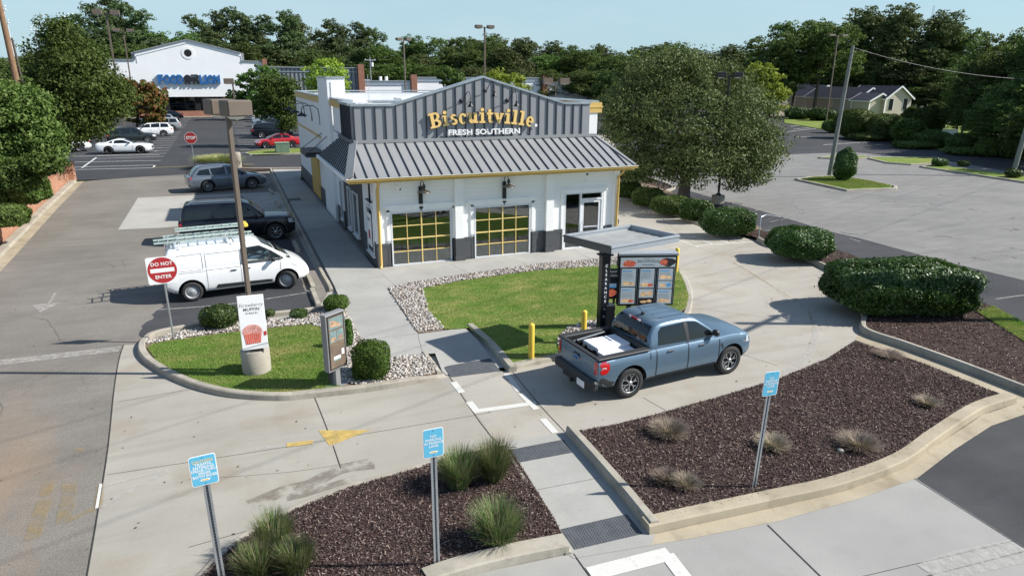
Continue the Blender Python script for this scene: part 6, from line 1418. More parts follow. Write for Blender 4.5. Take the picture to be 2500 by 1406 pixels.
a.box((.16,-.100,.86),(.08,.004,.14),M['foam']); a.box((-.03,-.100,.76),(.22,.004,.07),M['foam']); a.box((-.03,-.100,.70),(.22,.004,.03),M['posterblue']); a.build('printed_panel',e)
# ---------------------------------------------------------------- drive-through canopy and big menu
c0=G(1478,612,3.0); c0.z=.1
e=empty('order_canopy','grey flat drive-through canopy on one black clearance column','canopy',(c0.x,c0.y,.1),0)
cr=[G(1378,572,3.2),G(1492,600,3.2),G(1657,572,3.2)]
cr.append(cr[0]+cr[2]-cr[1])
bpy.context.view_layer.update()
lc=[Vector((p.x-c0.x,p.y-c0.y,3.10)) for p in cr]  # A left, B near, C right, D back
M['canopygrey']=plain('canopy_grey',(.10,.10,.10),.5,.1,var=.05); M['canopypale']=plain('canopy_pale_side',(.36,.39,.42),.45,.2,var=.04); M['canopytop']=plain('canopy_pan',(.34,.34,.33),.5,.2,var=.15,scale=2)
ctr=sum(lc,Vector())/4
a=MB()
for i,(p,q) in enumerate(zip(lc,lc[1:]+lc[:1])):
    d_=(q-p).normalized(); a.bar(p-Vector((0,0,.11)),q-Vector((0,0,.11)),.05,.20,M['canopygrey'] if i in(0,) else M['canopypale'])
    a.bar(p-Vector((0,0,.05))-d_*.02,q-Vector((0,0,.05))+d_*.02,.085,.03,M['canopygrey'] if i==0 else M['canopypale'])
a.build('fascia',e)
a=MB(); ins=[p+(ctr-p)*.02-Vector((0,0,.15)) for p in lc]; a.add(ins,[(0,1,2,3)],M['canopytop']); a.add([p-Vector((0,0,.04)) for p in ins],[(3,2,1,0)],M['canopypale']); 
for k in range(5):
    u=.15+.17*k; a.bar(ins[0].lerp(ins[1],u)+Vector((0,0,.004)),ins[3].lerp(ins[2],u)+Vector((0,0,.004)),.03,.012,M['canopytop'])
a.build('roof_pan',e)
a=MB(); a.box((0,0,1.45),(.24,.20,2.90),M['blackgloss'],bev=.01); a.box((0,0,2.80),(.34,.28,.04),M['black']); a.bar((0,0,2.84),(ctr.x,ctr.y,2.84),.16,.10,M['black']); a.box((.14,-.06,1.0),(.28,.24,.95),M['blackgloss'],bev=.02); a.lathe([(.03,0),(.03,.012),(0,.015)],M['steel'],12,(.14,-.185,.78),Matrix.Rotation(R(90),3,'X')); a.build('column',e)
a=MB()
for k,ch in enumerate("CLEARANCE"): put_text(a,ch,frontT(-.0,-.104,2.52-k*.118),.10,M['signwhite'],.0006,.001)
put_text(a,"9'",frontT(0,-.104,1.36),.09,M['signwhite'],.0006,.001); put_text(a,'0"',frontT(0,-.104,1.16),.09,M['signwhite'],.0006,.001); a.build('lettering',e)
# menu board
ml_=G(1508,752,.75); mr_=G(1640,750,.75); mc=(ml_+mr_)/2; dv=mr_-ml_; wd=dv.length; ya=math.atan2(dv.y,dv.x)
e=empty('menu_board','black three-panel drive-through menu board under a bacon header','menu board',(mc.x,mc.y,.1),ya)
e.scale=(1.03,1,(ray_at(1580,617,(mc.x,mc.y)).z-.1)/2.075)
a=MB()
for s in(-1,1): a.box((s*wd*.28,.08,.35),(.12,.12,.70),M['black'])
a.build('leg',e)
a=MB(); a.box((0,.09,1.20),(wd,.24,1.10),M['cavity'],bev=.01); a.box((0,.09,1.85),(wd+.03,.27,.36),M['cavity'],bev=.01); a.box((0,.05,2.05),(wd+.06,.34,.05),M['canopypale']); a.build('casing',e)
M['posterpale']=plain('menu_print_pale',(.30,.345,.37),.3,var=.08,scale=6); M['barblue']=plain('menu_print_blue',(.07,.20,.36),.35); M['bacon']=plain('bacon_print',(.30,.07,.04),.4,var=.6,scale=16); M['bun']=plain('bun_print',(.42,.28,.15),.4,var=.5,scale=14); M['printdark']=plain('print_dark',(.05,.045,.04),.4,var=.5,scale=12); M['printgrey']=plain('print_text_grey',(.25,.27,.28),.4)
for k_,st_e in (('posterpale',.42),('barblue',.5),('bacon',.7),('bun',.6)):   # emission added to brighten the board prints, as if backlit
    n_b=M[k_].node_tree.nodes['Principled BSDF']; src=n_b.inputs['Base Color'].links[0].from_socket; M[k_].node_tree.links.new(src,n_b.inputs['Emission Color']); n_b.inputs['Emission Strength'].default_value=st_e
a=MB(); Y_=-.048; hw_=wd/2-.03
a.box((0,Y_,1.83),(wd-.06,.006,.26),M['posterpale'])
def blob(cx,cz,rx,rz,m,y,n=14,j=.25): a.prism([(cx+rx*math.cos(2*math.pi*k/n)*random.uniform(1-j,1),cz+rz*math.sin(2*math.pi*k/n)*random.uniform(1-j,1)) for k in range(n)],M[m],'y',y-.002,y)
blob(-hw_*.68,1.80,.22,.10,'bacon',Y_-.0035); blob(hw_*.72,1.83,.26,.13,'printdark',Y_-.0035); blob(hw_*.58,1.83,.13,.10,'bacon',Y_-.006)
put_text(a,'BACONVILLE',frontT(0,Y_-.0045,1.86),.095,M['trimgrey'],.0006,.001,1.05); put_text(a,'WELCOME TO',frontT(0,Y_-.0045,1.93),.035,M['trimgrey'],.0006); put_text(a,'MMMM.  PORK!',frontT(0,Y_-.0045,1.765),.045,M['trimgrey'],.0006,.001) if False else a.box((0,Y_-.004,1.765),(.34,.002,.018),M['printgrey'])
a.build('header_panel',e)
pw_=(wd-.12)/3
for i in range(3):
    cx=(-1+i)*(pw_+.03); a=MB(); yp_=-.034
    a.box((cx,yp_,1.19),(pw_-.03,.006,1.0),M['cavity'])
    if i==0: rr2=[(1.42,.48),(.93,.44)]
    elif i==1: rr2=[(1.40,.52),(.99,.24),(.78,.14)]
    else: rr2=[(1.50,.32),(1.22,.20),(.90,.40)]
    for k,(zc,h_) in enumerate(rr2):
        dk=(i==1 and k==2); a.box((cx,yp_-.006,zc),(pw_-.09,.006,h_),M['printdark'] if dk else M['posterpale'])
        zt_=zc+h_/2
        if h_>.3:
            a.box((cx-.04,yp_-.0105,zt_-.06),(pw_-.22,.002,.035),M['barblue'])
            for q in range(5): a.box((cx-.03,yp_-.0105,zt_-.12-q*.035),(pw_-.2,.002,.008),M['printgrey'])
            blob(cx-.06,zc-h_/2+.09,.14,.06,'bun',yp_-.0105); blob(cx+.10,zc-h_/2+.08,.09,.05,'bacon' if (i+k)%2 else 'bun',yp_-.0108)
        else: blob(cx-.07,zc-.02,.11,h_*.3,'bun',yp_-.0105); blob(cx+.10,zc,.09,h_*.3,'barblue' if i==2 else 'bun',yp_-.0108)
    o=a.build('menu_panel',e)
    a=MB(); 
    for s in(-1,1): a.box((cx+s*(pw_/2-.012),yp_-.012,1.19),(.012,.012,1.02),M['steel'])
    q=a.build('panel_frame'); q.parent=o
# side poster left of the board
sp=G(1500,700,1.05)
e=empty('promo_poster','black farm phone promotion poster between column and menu board','poster board',(ml_.x-.12,ml_.y+.10,.1),ya)
a=MB(); a.box((0,.1,1.35),(.40,.05,.92),M['black']); a.box((.05,.1,.5),(.06,.06,1.0),M['black']); a.build('board',e)
a=MB(); put_text(a,"FARM'S",frontT(0,.07,1.72),.10,M['signwhite'],.0006,.001); put_text(a,'PHONE',frontT(0,.07,1.60),.10,M['signwhite'],.0006,.001); a.box((-.03,.071,1.30),(.26,.004,.13),M['barblue']); a.box((-.03,.069,1.33),(.24,.004,.05),M['foam']); blob(-.02,1.08,.15,.13,'bacon',.071); a.build('print',e)
# handrails at the steps
for (pa,pb,lab) in (((1791,572),(1846,586),'left galvanised handrail at the gap in the hedge kerb'),((1852,584),(1915,612),'right galvanised handrail at the gap in the hedge kerb')):
    A_,B_=G(*pa,.1),G(*pb,.0); e=empty('handrail',lab,'handrail',A_,0,'galvanised handrails'); d_=B_-A_; d_.z=0; a=MB()
    if 'right' in lab: d_=Vector((2.2,1.1,0))
    else: d_=Vector((2.0,1.2,0))*.9
    a.tube([(0,0,0),(0,0,1.0),(.03,.02,1.04),tuple(d_*.25+Vector((0,0,1.06))),tuple(d_+Vector((0,0,.68))),tuple(d_+Vector((0,0,-.3)))],.022,M['steel'],8); a.build('rail',e)
# wheel stops
def stop_(p1,p2,lab):
    A_,B_=G(*p1),G(*p2); c=(A_+B_)/2; d_=B_-A_; L_=max(1.6,min(1.9,d_.length)); a=MB(); a.prism([(-.09,0),(.09,0),(.07,.13),(-.07,.13)],M['kerb'],'y',-L_/2,L_/2)
    o=a.build('wheel_stop'); o.location=(c.x,c.y,.002); o.rotation_euler=(0,0,math.atan2(d_.y,d_.x)-R(90)); tag(o,lab,'wheel stop','concrete wheel stops along the walk')
stop_((752,676),(766,708),'concrete wheel stop in front of the white van'); stop_((762,710),(779,752),'concrete wheel stop nearest the small lawn corner'); stop_((717,592),(731,620),'concrete wheel stop between black SUV and white van'); stop_((672,493),(685,511),'concrete wheel stop at the hatched bay beside the black SUV'); stop_((657,464),(668,478),'concrete wheel stop in front of the slate blue crossover')
a=MB(); p=G(718,487,.102); a.box((p.x,p.y,.104),(.75,.9,.006),M['trim']); o=a.build('access_cover'); tag(o,'dark square access cover in the shaded side walk','access cover')
p=G(720,378,0)
p=G(690,372,.1); a=MB(); a.box((0,0,.45),(1.3,1.1,.9),M['utilgreen'] if 'utilgreen' in M else plain('utility_box_green',(.13,.20,.14),.6,var=.2),bev=.04); a.box((0,0,.92),(1.36,1.16,.05),plain('utility_box_lid',(.2,.28,.2),.6)); o=a.build('utility_box'); o.location=(p.x,p.y,.1); tag(o,'green utility box on the grass island by the red sedan','utility box')
p=G(581,410,0); a=MB(); a.lathe([(.32,0),(.32,1.15),(.28,1.25),(0,1.27)],M['kerb'],14); o=a.build('concrete_post'); o.location=p; tag(o,'beige concrete post beside the pale grass clump','post')
p=G(320,834)
p=G(2390,840,.15); 
# ================================================================ FAR BUILDINGS
def fit_text(mb,s,x0,x1,z0,z1,y,m,ext,off=0,side=None):
    me=text_mesh(s,1,ext,off,res=4); xs=[v.co.x for v in me.vertices]; ys=[v.co.y for v in me.vertices]; a,b,c_,d_=min(xs),max(xs),min(ys),max(ys)
    vs=[(x0+(v.co.x-a)/(b-a)*(x1-x0),y-v.co.z,z0+(v.co.y-c_)/(d_-c_)*(z1-z0)) for v in me.vertices]
    f1=[list(p.vertices) for p in me.polygons if abs(p.normal.z)>.7]; f2=[list(p.vertices) for p in me.polygons if abs(p.normal.z)<=.7]
    mb.add(vs,f1,m); mb.add(vs,f2,side or m)
SY_=140.0
st_=empty('supermarket','white gabled supermarket front with blue letters and a lion','supermarket',(-4,140,0))
a=MB(); P=[(-26,3.55),(8.1,3.55),(8.1,9.65),(3.9,9.75),(3.9,11.1),(-4.81,13.2),(-13.3,10.95),(-13.3,9.75),(-26,9.6)]
hole=[(-4.85+.62*math.cos(2*math.pi*k/20),11.0+.62*math.sin(2*math.pi*k/20)) for k in range(20)]
a.prism(P,M['wallpale'],'y',SY_,SY_+.8); part(a,'facade',st_)
a=MB()
for (p,q) in zip(P[2:],P[3:]): 
    a.bar((p[0],SY_+.3,p[1]+.06),(q[0],SY_+.3,q[1]+.06),1.0,.16,M['metalgrey'])
part(a,'parapet_cap',st_)
a=MB()
for dz in(.45,):
    for (p,q) in zip(P[3:7],P[4:8]): a.bar((p[0]*.985,SY_-.02,p[1]-.55),(q[0]*.985,SY_-.02,q[1]-.55),.05,.09,M['steel'])
part(a,'trim_line',st_)
a=MB(); a.prism([(x,z) for x,z in [( -4.85+1.05*math.cos(2*math.pi*k/28),11.0+1.05*math.sin(2*math.pi*k/28)) for k in range(28)]],M['wallpale'],'y',SY_-.06,SY_-.002); a.prism(hole,M['cavity'],'y',SY_-.08,SY_-.062); part(a,'round_vent',st_)
a=MB(); a.box((-8,SY_+3,1.8),(32,.3,3.5),M['carglass']); 
for k in range(12): a.box((-22+k*2.6,SY_+2.8,1.8),(.18,.1,3.5),M['trim'])
for x in(-12.5,-9.4,-4.3,.3,4.5): a.box((x,SY_+1.0,1.75),(.9,.9,3.5),M['brick'] if x in(.3,4.5) else M['cavity'])
part(a,'storefront',st_)
a=MB(); a.box((-8.2,SY_+.4,.52),(15.6,.5,1.1),M['storered']); a.box((-8.2,SY_-.3,.06),(34,1.6,.12),M['kerb']); part(a,'brick_base',st_)
a=MB(); a.box((7.85,SY_-.1,5.1),(.8,.9,10.2),M['brick']); part(a,'brick_pier',st_)
for x_,w_,ch in ((-10.15,.84,'F'),(-9.22,.98,'O'),(-8.16,.98,'O'),(-7.1,.95,'D'),(-3.45,.78,'L'),(-2.6,.36,'I'),(-2.16,1.0,'O'),(-1.08,1.02,'N')): a=MB(); fit_text(a,ch,x_,x_+w_,5.75,7.35,SY_-.25,M['flblue'],.18,.04,M['flblueside']); part(a,'store_letter',st_)
a=MB(); LN=[(0.0,.62),(.05,.78),(.12,.92),(.22,1.0),(.34,.98),(.42,.88),(.46,.74),(.62,.74),(.80,.74),(.88,.80),(.90,.90),(.84,.93),(.52,.93),(.52,1.02),(.90,1.03),(1.0,.94),(.98,.76),(.92,.62),(.95,.42),(1.0,.20),(.98,.0),(.86,.0),(.84,.2),(.76,.36),(.70,.2),(.68,.0),(.56,.0),(.60,.25),(.58,.42),(.44,.36),(.40,.18),(.38,.0),(.26,.0),(.28,.22),(.24,.34),(.16,.2),(.14,.0),(.02,.0),(.06,.25),(.04,.45)]
a.prism([(-6.05+x*2.45,5.72+z*1.62) for x,z in LN],M['black'],'y',SY_-.45,SY_-.05); part(a,'lion_emblem',st_)
sh_=empty('shop_row','long white and grey shop row with brick piers behind the restaurant','shop row',(30,140,0))
a=MB(); Y0=140.6
def wl(x0,x1,z0,z1,m,y=Y0,t=.5): a.box(((x0+x1)/2,y,(z0+z1)/2),(x1-x0,t,z1-z0),m)
wl(8.3,24.8,0,8.7,M['metalgrey']); 
for k in range(22): a.box((8.6+k*.75,Y0-.3,4.4),(.12,.12,8.5),M['seam'])
part(a,'grey_wall',sh_); a=MB(); wl(77.9,96,0,6.0,M['metalgrey'])
for k in range(20): a.box((78.3+k*.9,Y0-.3,3),(.12,.12,5.8),M['seam'])
o=part(a,'grey_wall',sh_)
for q_ in((26,35.2,6.3),(36.5,63.9,7.0),(65.6,76.8,6.2)): a=MB(); wl(q_[0],q_[1],0,q_[2],M['wallpale']); part(a,'wall',sh_)
a=MB(); 
for x0,x1,z in((26,35.2,6.3),(36.5,63.9,7.0),(65.6,76.8,6.2),(8.3,24.8,8.7)): a.box(((x0+x1)/2,Y0-.1,z+.08),(x1-x0+.1,.9,.16),M['galv']); a.box(((x0+x1)/2,Y0-.32,z-.7),(x1-x0-.3,.1,.12),M['steel'])
part(a,'parapet_cap',sh_)
for x,z in((25.4,9.4),(35.85,7.6),(64.75,7.5),(77.35,6.6)): a=MB(); a.box((x,Y0-.4,z/2),(1.15,1.3,z),M['brick']); part(a,'brick_pier',sh_)
a=MB(); a.box((52,150,2.9),(86,18,5.6),M['roofwhite']); part(a,'roof',sh_)
a=MB()
for x in(30.0,31.2): a.tube([(x,144,5.7),(x,144,7.2)],.3,M['foam'],8)
a.box((27.5,146,6.2),(1.2,1.2,.9),M['steel']); part(a,'roof_vent',sh_)
# beige house on the right
def sc_at(pt): return Vector((pt[0],pt[1],0)).dot(Vector((fw.x,fw.y,0)).normalized())/F_PX*1.0
O_=G(2155,292); U_=G(1926,275)-O_; UL=U_.length; U_.normalize(); V_=Vector((-U_.y,U_.x,0)); 
if V_.dot(Vector((1,0,0)))<0: V_=-V_
he=empty('beige_house','beige house with dark shingle roof and white trim among the trees','house',O_)
HZ=lambda py: ray_at(2155,py,O_).z
def gable_house(u0,u1,v0,v1,ze,zr,name,gab=True):
    def W(u,v,z): return tuple(O_+U_*u+V_*v+Vector((0,0,z)))
    a=MB(); vm=(v0+v1)/2
    a.add([W(u0,v0,0),W(u1,v0,0),W(u1,v1,0),W(u0,v1,0),W(u0,v0,ze),W(u1,v0,ze),W(u1,v1,ze),W(u0,v1,ze),W(u0,vm,zr),W(u1,vm,zr)],[(0,1,5,4),(1,2,6,9,5),(2,3,7,6),(3,0,4,8,7)],M['beige']); part(a,'wall',he)
    a=MB(); e_=.35; uu0,uu1=u0-.35,u1+.35; dz=(zr-ze)/((v1-v0)/2)*.35
    for s,(va,vb) in enumerate(((v0-e_,vm),(v1+e_,vm))):
        a.add([W(uu0,va,ze-dz),W(uu1,va,ze-dz),W(uu1,vb,zr+.02),W(uu0,vb,zr+.02),W(uu0,va,ze-dz+.14),W(uu1,va,ze-dz+.14),W(uu1,vb,zr+.16),W(uu0,vb,zr+.16)],[(0,1,2,3),(4,5,6,7),(0,1,5,4),(0,3,7,4),(1,2,6,5)],M['shingle'])
    part(a,'roof',he)
    a=MB()
    for u in(uu0-.03,uu1+.03):
        a.bar(W(u,v0-e_,ze-dz),W(u,vm,zr+.05),.09,.26,M['white_plain']); a.bar(W(u,v1+e_,ze-dz),W(u,vm,zr+.05),.09,.26,M['white_plain'])
    a.bar(W(uu0,v0-e_,ze-dz),W(uu1,v0-e_,ze-dz),.08,.2,M['white_plain'])
    for u in(u0,u1): a.bar(W(u,v0-.02,0),W(u,v0-.02,ze),.2,.1,M['white_plain'])
    part(a,'roof_trim',he)
zr1=HZ(212)
gable_house(0,UL*.36,0,6.0,HZ(240),zr1,'main'); gable_house(UL*.20,UL*.74,-1.5,4.5,HZ(242),HZ(217),'long'); gable_house(UL*.70,UL*1.02,-1.0,6,HZ(241),HZ(213),'left'); gable_house(-.2+1.0,UL*.20,-2.8,2.0,HZ(246),HZ(230),'porch')
a=MB()
def W(u,v,z): return O_+U_*u+V_*v+Vector((0,0,z))
for v in(1.3,4.6):
    for d_,m_,w_ in((.03,'white_plain',1.2),(.06,'carglass',.95)): a.bar(W(-d_,v,1.7),W(-d_,v,3.7),w_,.03,M[m_],tuple(U_))
for d_,m_,w_ in((.03,'white_plain',1.1),(.06,'carglass',.85)): a.bar(W(UL*.46,-1.5-d_,1.6),W(UL*.46,-1.5-d_,3.3),w_,.03,M[m_],tuple(V_))
part(a,'window',he)
b2=G(1905,283); be=empty('pale_house','pale gabled house half hidden behind the big oak','house',b2); a=MB(); a.box((b2.x-3,b2.y+4,2.2),(9,8,4.4),M['beige']); part(a,'wall',be); a=MB(); a.prism([(-5,4.3),(5,4.3),(0,6.6)],M['roofmetal'],'y',-4.5,4.5,T=Matrix.Translation((b2.x-3,b2.y+4,0))); part(a,'roof',be)
p=ray_at(1472,190,(120,190)); be=empty('grey_house','small grey gable peeking through the trees right of the restaurant','house',(p.x,p.y,0)); a=MB(); a.box((0,0,p.z/2-.8),(5,4,p.z-1.6),M['beige']); a.build('wall',be); a=MB(); a.prism([(-3,p.z-1.8),(3,p.z-1.8),(0,p.z+.4)],M['roofmetal'],'y',-2.4,2.4); a.build('roof',be); a=MB(); a.bar((-3,-2.5,p.z-1.8),(0,-2.5,p.z+.4),.1,.3,M['white_plain']); a.bar((3,-2.5,p.z-1.8),(0,-2.5,p.z+.4),.1,.3,M['white_plain']); a.build('roof_trim',be)
p=ray_at(5,120,(-62,150)); p.x-=7; be=empty('white_building','white roofed building at the left edge behind the brown pole','building',(p.x-4,p.y,0)); a=MB(); a.box((0,0,p.z/2-1),(14,8,p.z-2),M['wallpale']); a.build('wall',be); a=MB(); a.prism([(-7.5,p.z-2.2),(7.5,p.z-2.2),(5.5,p.z+.4),(-5.5,p.z+.4)],M['roofwhite'],'y',-4.5,4.5); a.build('roof',be)
# retaining wall
rw=empty('brick_retaining_wall','orange brick retaining wall with a square end pillar on the left','retaining wall',(-9.8,30,0))
a=MB(); n=len(WL)
for (p,q) in zip(WL[:-1],WL[1:]):
    z0=.95; a.bar((p[0]-.62,p[1],z0/2),(q[0]-.62,q[1],z0/2),.32,z0,M['wallbrick'])
part(a,'wall',rw)
a=MB()
for (p,q) in zip(WL[:-1],WL[1:]): a.bar((p[0]-.62,p[1],.985),(q[0]-.62,q[1],.985),.38,.07,M['wallbrick'])
part(a,'coping',rw)
a=MB(); a.box((-10.75,56.9,.62),(.85,.85,1.24),M['wallbrick']); a.box((-10.75,56.9,1.28),(.95,.95,.1),M['wallbrick']); part(a,'end_pillar',rw)
# white low wall glimpsed under the right trees
a=MB(); A_,B_=G(2265,338),G(2470,368); a.bar((A_.x+1,A_.y+3,.45),(A_.x+7,A_.y+1.2,.45),.2,.9,M['wallpale']); a.bar((A_.x+9,A_.y+.6,.45),(A_.x+15,A_.y-1.2,.45),.2,.9,M['wallpale']); o=a.build('low_white_wall'); tag(o,'low white wall half buried in the dark trees on the right','wall'); 
# ================================================================ VEGETATION
LEAF=[(-.5,0,-.04),(0,-.30,.06),(.5,0,-.04),(0,.30,.06)]; LF=[(0,1,2,3)]
def leaf_obj(name,pos,size,mat,parent=None,jit=.45,mesh_only=False,nrm=None,rnd=.55):
    n=len(pos); s=size*RNG.uniform(1-jit,1+jit,n)
    if pos.shape[1]==6: nrm=pos[:,3:]; pos=pos[:,:3]
    rm=rots(n) if nrm is None else rot_to(nrm/np.maximum(np.linalg.norm(nrm,axis=1),1e-6)[:,None]+RNG.normal(size=(n,3))*rnd)
    me=instances(name,LEAF,LF,pos,s[:,None]*np.ones((1,3)),rm,[M[mat]])
    return me if mesh_only else link(name,me,parent)
def sph(n):
    v=RNG.normal(size=(n,3)); return v/np.linalg.norm(v,axis=1)[:,None]
def lobe_leaves(lobes,n,cl,per=26,shell=.35,gap=.25):
    vol=np.array([(l[1][0]*l[1][1]*l[1][2])**(2/3) for l in lobes]); vol/=vol.sum(); out=[]
    for (c,r_),f in zip(lobes,vol):
        k=max(2,int(n*f/per)); d=sph(k); rad=1-shell*RNG.random(k)**1.4
        rad*=1+.10*np.sin(d[:,0]*6+c[0])*np.cos(d[:,2]*5+c[1])
        cc=np.array(c)+d*rad[:,None]*np.array(r_); 
        keep=RNG.random(k)>gap*.3; cc=cc[keep]
        dd=sph(len(cc)*per).reshape(len(cc),per,3); dd[:,:,2]=np.where(dd[:,:,2]<0,dd[:,:,2]*.55,dd[:,:,2]); sz=cl*RNG.uniform(.6,1.35,(len(cc),1,1)); g=dd*sz*np.array([1.15,1.15,.75])*RNG.uniform(.72,1.05,(len(cc),per,1))
        nv=dd*1.0+(d[keep])[:,None,:]*.35+np.array([0,0,.25]); out.append(np.concatenate([(cc[:,None,:]+g),nv],2).reshape(-1,6))
    return np.concatenate(out)
def limb_mesh(mb,base,top,tr,lobes,m,z0):
    base=Vector(base);top=Vector(top); mid=base.lerp(top,.5)+Vector((random.uniform(-.1,.1),random.uniform(-.1,.1),0))*tr*3
    mb.tube([base-Vector((0,0,.1)),base+Vector((0,0,.25*tr/.2)),mid,top],[tr*1.5,tr*1.05,tr*.85,tr*.6],m,10)
    for c,r_ in lobes:
        c=Vector(c); s=base.lerp(top,random.uniform(.55,1)); q=s.lerp(c,.5)+Vector((0,0,-.1*(c-s).length)); mb.tube([s,q,c],[tr*.5,tr*.3,tr*.08],m,6)
def tree(name,label,base,lobes_px,n,leaf,mat,tr,bk='bark',cl=.4,cat='tree',group=None,fork=.45,per=26,shell=.4,gap=.25,ysq=1.0,prune=None):
    b=Vector(base); e=empty(name,label,cat,b,0,group); s=sc_at(b); lobes=[]
    f2=Vector((fw.x,fw.y,0)).normalized()
    for l in lobes_px:
        px,py,rx,rz=l[:4]; dof=l[4] if len(l)>4 else random.uniform(-.35,.35)*rx*s*1.2
        c=ray_at(px,py,b)+f2*dof; rr=rx*s; lobes.append((tuple(c-b),(rr,rr*ysq,rz*s)))
    pos=lobe_leaves(lobes,n,cl,per,shell,gap)
    if prune:   # leaves cleared round a lamp and along the view to it
        for pc,pd,pr_,pl_ in prune:
            q=pos[:,:3]+np.array(b)-np.array(pc); t=np.clip(q@np.array(pd),0,pl_); pos=pos[np.linalg.norm(q-t[:,None]*np.array(pd),axis=1)>pr_]
    zc=[l[0][2] for l in lobes]; top=(lobes[0][0][0]*.6,lobes[0][0][1]*.6,min(zc)+(max(zc)-min(zc))*fork)
    a=MB(); limb_mesh(a,(0,0,0),top,tr,lobes,M[bk],0); a.build('trunk',e)
    leaf_obj('crown',pos,leaf,mat,e); return e
def bush(name,label,c,r_,n,leaf,mat='shrub',cat='bush',group=None,pw=2.6,base=0.1,core=True,wob=.06,taper=0):
    e=empty(name,label,cat,(c[0],c[1],base),0,group); d=sph(n)
    k=(np.abs(d)**pw).sum(1)**(-1/pw); p=d*k[:,None]; p*=(1-.16*RNG.random(n)**1.5)[:,None]; ph=RNG.uniform(0,6,3)
    p*=(1+wob*np.sin(p[:,0]*5+ph[0])*np.sin(p[:,1]*5+ph[1])+wob*.7*np.sin(p[:,2]*6+p[:,0]*4+ph[2]))[:,None]
    K=sph(38); am=RNG.uniform(-.05,.07,38); p*=(1+(am[None]*np.exp(-((d[:,None,:]-K[None])**2).sum(2)/.035)).sum(1))[:,None]; q_=RNG.random(n)<.035; p[q_]*=RNG.uniform(1.0,1.09,(q_.sum(),1))
    p=p*np.array(r_)+np.array([0,0,r_[2]]); tp=1-taper*(p[:,2]/(2*r_[2])-.25); p[:,:2]*=tp[:,None]; k2=p[:,2]>.03
    bumpn=np.stack([np.sin(p[:,0]*9/leaf*.05+ph[0]),np.sin(p[:,1]*9/leaf*.05+ph[1]),np.sin(p[:,2]*9/leaf*.05+ph[2])],1)
    leaf_obj('foliage',p[k2],leaf,mat,e,nrm=(d+bumpn*.45+np.array([0,0,.2]))[k2],rnd=.5)
    if core:
        a=MB(); pr=[]
        for i in range(9):
            t=math.pi*(i/8)-math.pi/2; cs=abs(math.cos(t))**(2/pw)*.84; sn=math.copysign(abs(math.sin(t))**(2/pw),math.sin(t))*.84; pr.append((max(cs,.001),sn))
        vs=[];fs=[];N=18
        for (q,z) in pr:
            for k_ in range(N):
                an=2*math.pi*k_/N; ca,sa=math.cos(an),math.sin(an); m_=(abs(ca)**pw+abs(sa)**pw)**(-1/pw); tq=1-taper*((z+1)/2-.25); vs.append((q*ca*m_*r_[0]*tq,q*sa*m_*r_[1]*tq,z*r_[2]+r_[2]))
        for i in range(8):
            for k_ in range(N): fs.append((i*N+k_,i*N+(k_+1)%N,(i+1)*N+(k_+1)%N,(i+1)*N+k_))
        a.add(vs,fs,M['leafdark'],True); a.build('leaf_core',e)  # solid leaf-coloured core added inside the bush to block seeing through it
    return e
def pbush(name,label,px0,px1,py0,py1,n,leaf,mat='shrub',group=None,depth=1.0,pw=2.6,base=.1,cat='bush',taper=0):
    "a bush from the outline it was surveyed with: left/right, top/bottom"
    b=G((px0+px1)/2,py1-(py1-py0)*.12,base); s=sc_at(b); rx=(px1-px0)/2*s; 
    # centre lies one depth radius behind the front foot
    f2=Vector((fw.x,fw.y,0)).normalized(); ry=rx*depth; foot=G((px0+px1)/2,py1,base); c=foot+f2*ry*.85
    s=sc_at(c); rx=(px1-px0)/2*s*1.0; ry=rx*depth
    top=ray_at((px0+px1)/2,py0,c-f2*ry*.0).z-base; top=max(.15,top)
    e=bush(name,label,c,(rx,ry,top/2),n,leaf,mat,cat,group,pw,base,taper=taper); e.rotation_euler=(0,0,-YAW); return e
BG='clipped green bushes on the small island'
pbush('round_bush','rounded dark green bush beside the do not enter sign',475,570,748,808,5200,.055,'shrub',BG)
pbush('round_bush','bright round bush at the corner of the walk',785,847,721,765,3200,.045,'boxwood',BG)
pbush('round_bush','small dark bush between the banner board and the walk corner',702,747,755,780,1400,.045,'shrub',BG)
pbush('round_bush','tiny dark bush just right of the banner board',640,668,755,777,500,.045,'shrub',BG)
pbush('boxy_bush','large boxy green bush right of the preview menu board',855,946,836,934,9000,.045,'boxwood',BG,pw=4)
pbush('round_bush','narrow bush behind the preview menu board',838,862,778,850,1500,.045,'boxwood',BG)
HG='hedge bushes along the drive-through kerb'
pbush('broad_bush','huge broad dark green bush filling the right bed',2058,2418,640,780,42000,.10,'shrub',HG,.62,pw=2.9,base=.15)
pbush('dome_bush','dome-shaped bush right of the handrails',1890,2052,556,640,16000,.085,'shrub',HG,.8,base=.15)
pbush('low_hedge','low spreading bush left of the handrails',1718,1852,508,580,11000,.08,'shrub',HG,.6,base=.12)
pbush('low_hedge','low dark bush in front of the concrete lamp drum',1660,1745,487,542,6500,.09,'shrub',HG,.7,base=.12)
pbush('low_hedge','low dark hedge piece under the big tree trunk',1595,1690,478,528,6000,.10,'leafdark',HG,.7,base=.12)
pbush('low_hedge','low dark hedge piece left of the big tree',1545,1625,458,508,5000,.10,'leafdark',HG,.7,base=.12)
pbush('low_hedge','low dark hedge piece beside the right downspout',1505,1570,440,488,4000,.10,'shrub',HG,.7,base=.12)
pbush('low_hedge','rounded green bush behind the right roof corner',1505,1600,400,438,5000,.11,'leafbright',HG,.8,base=.12)
pbush('cone_bush','dense dark cone-shaped bush on the grass island by the pole',2043,2098,361,443,9000,.09,'shrub',None,1.0,pw=2.2,base=.12,taper=.32)
SB='small clipped bushes on the long grass strip'
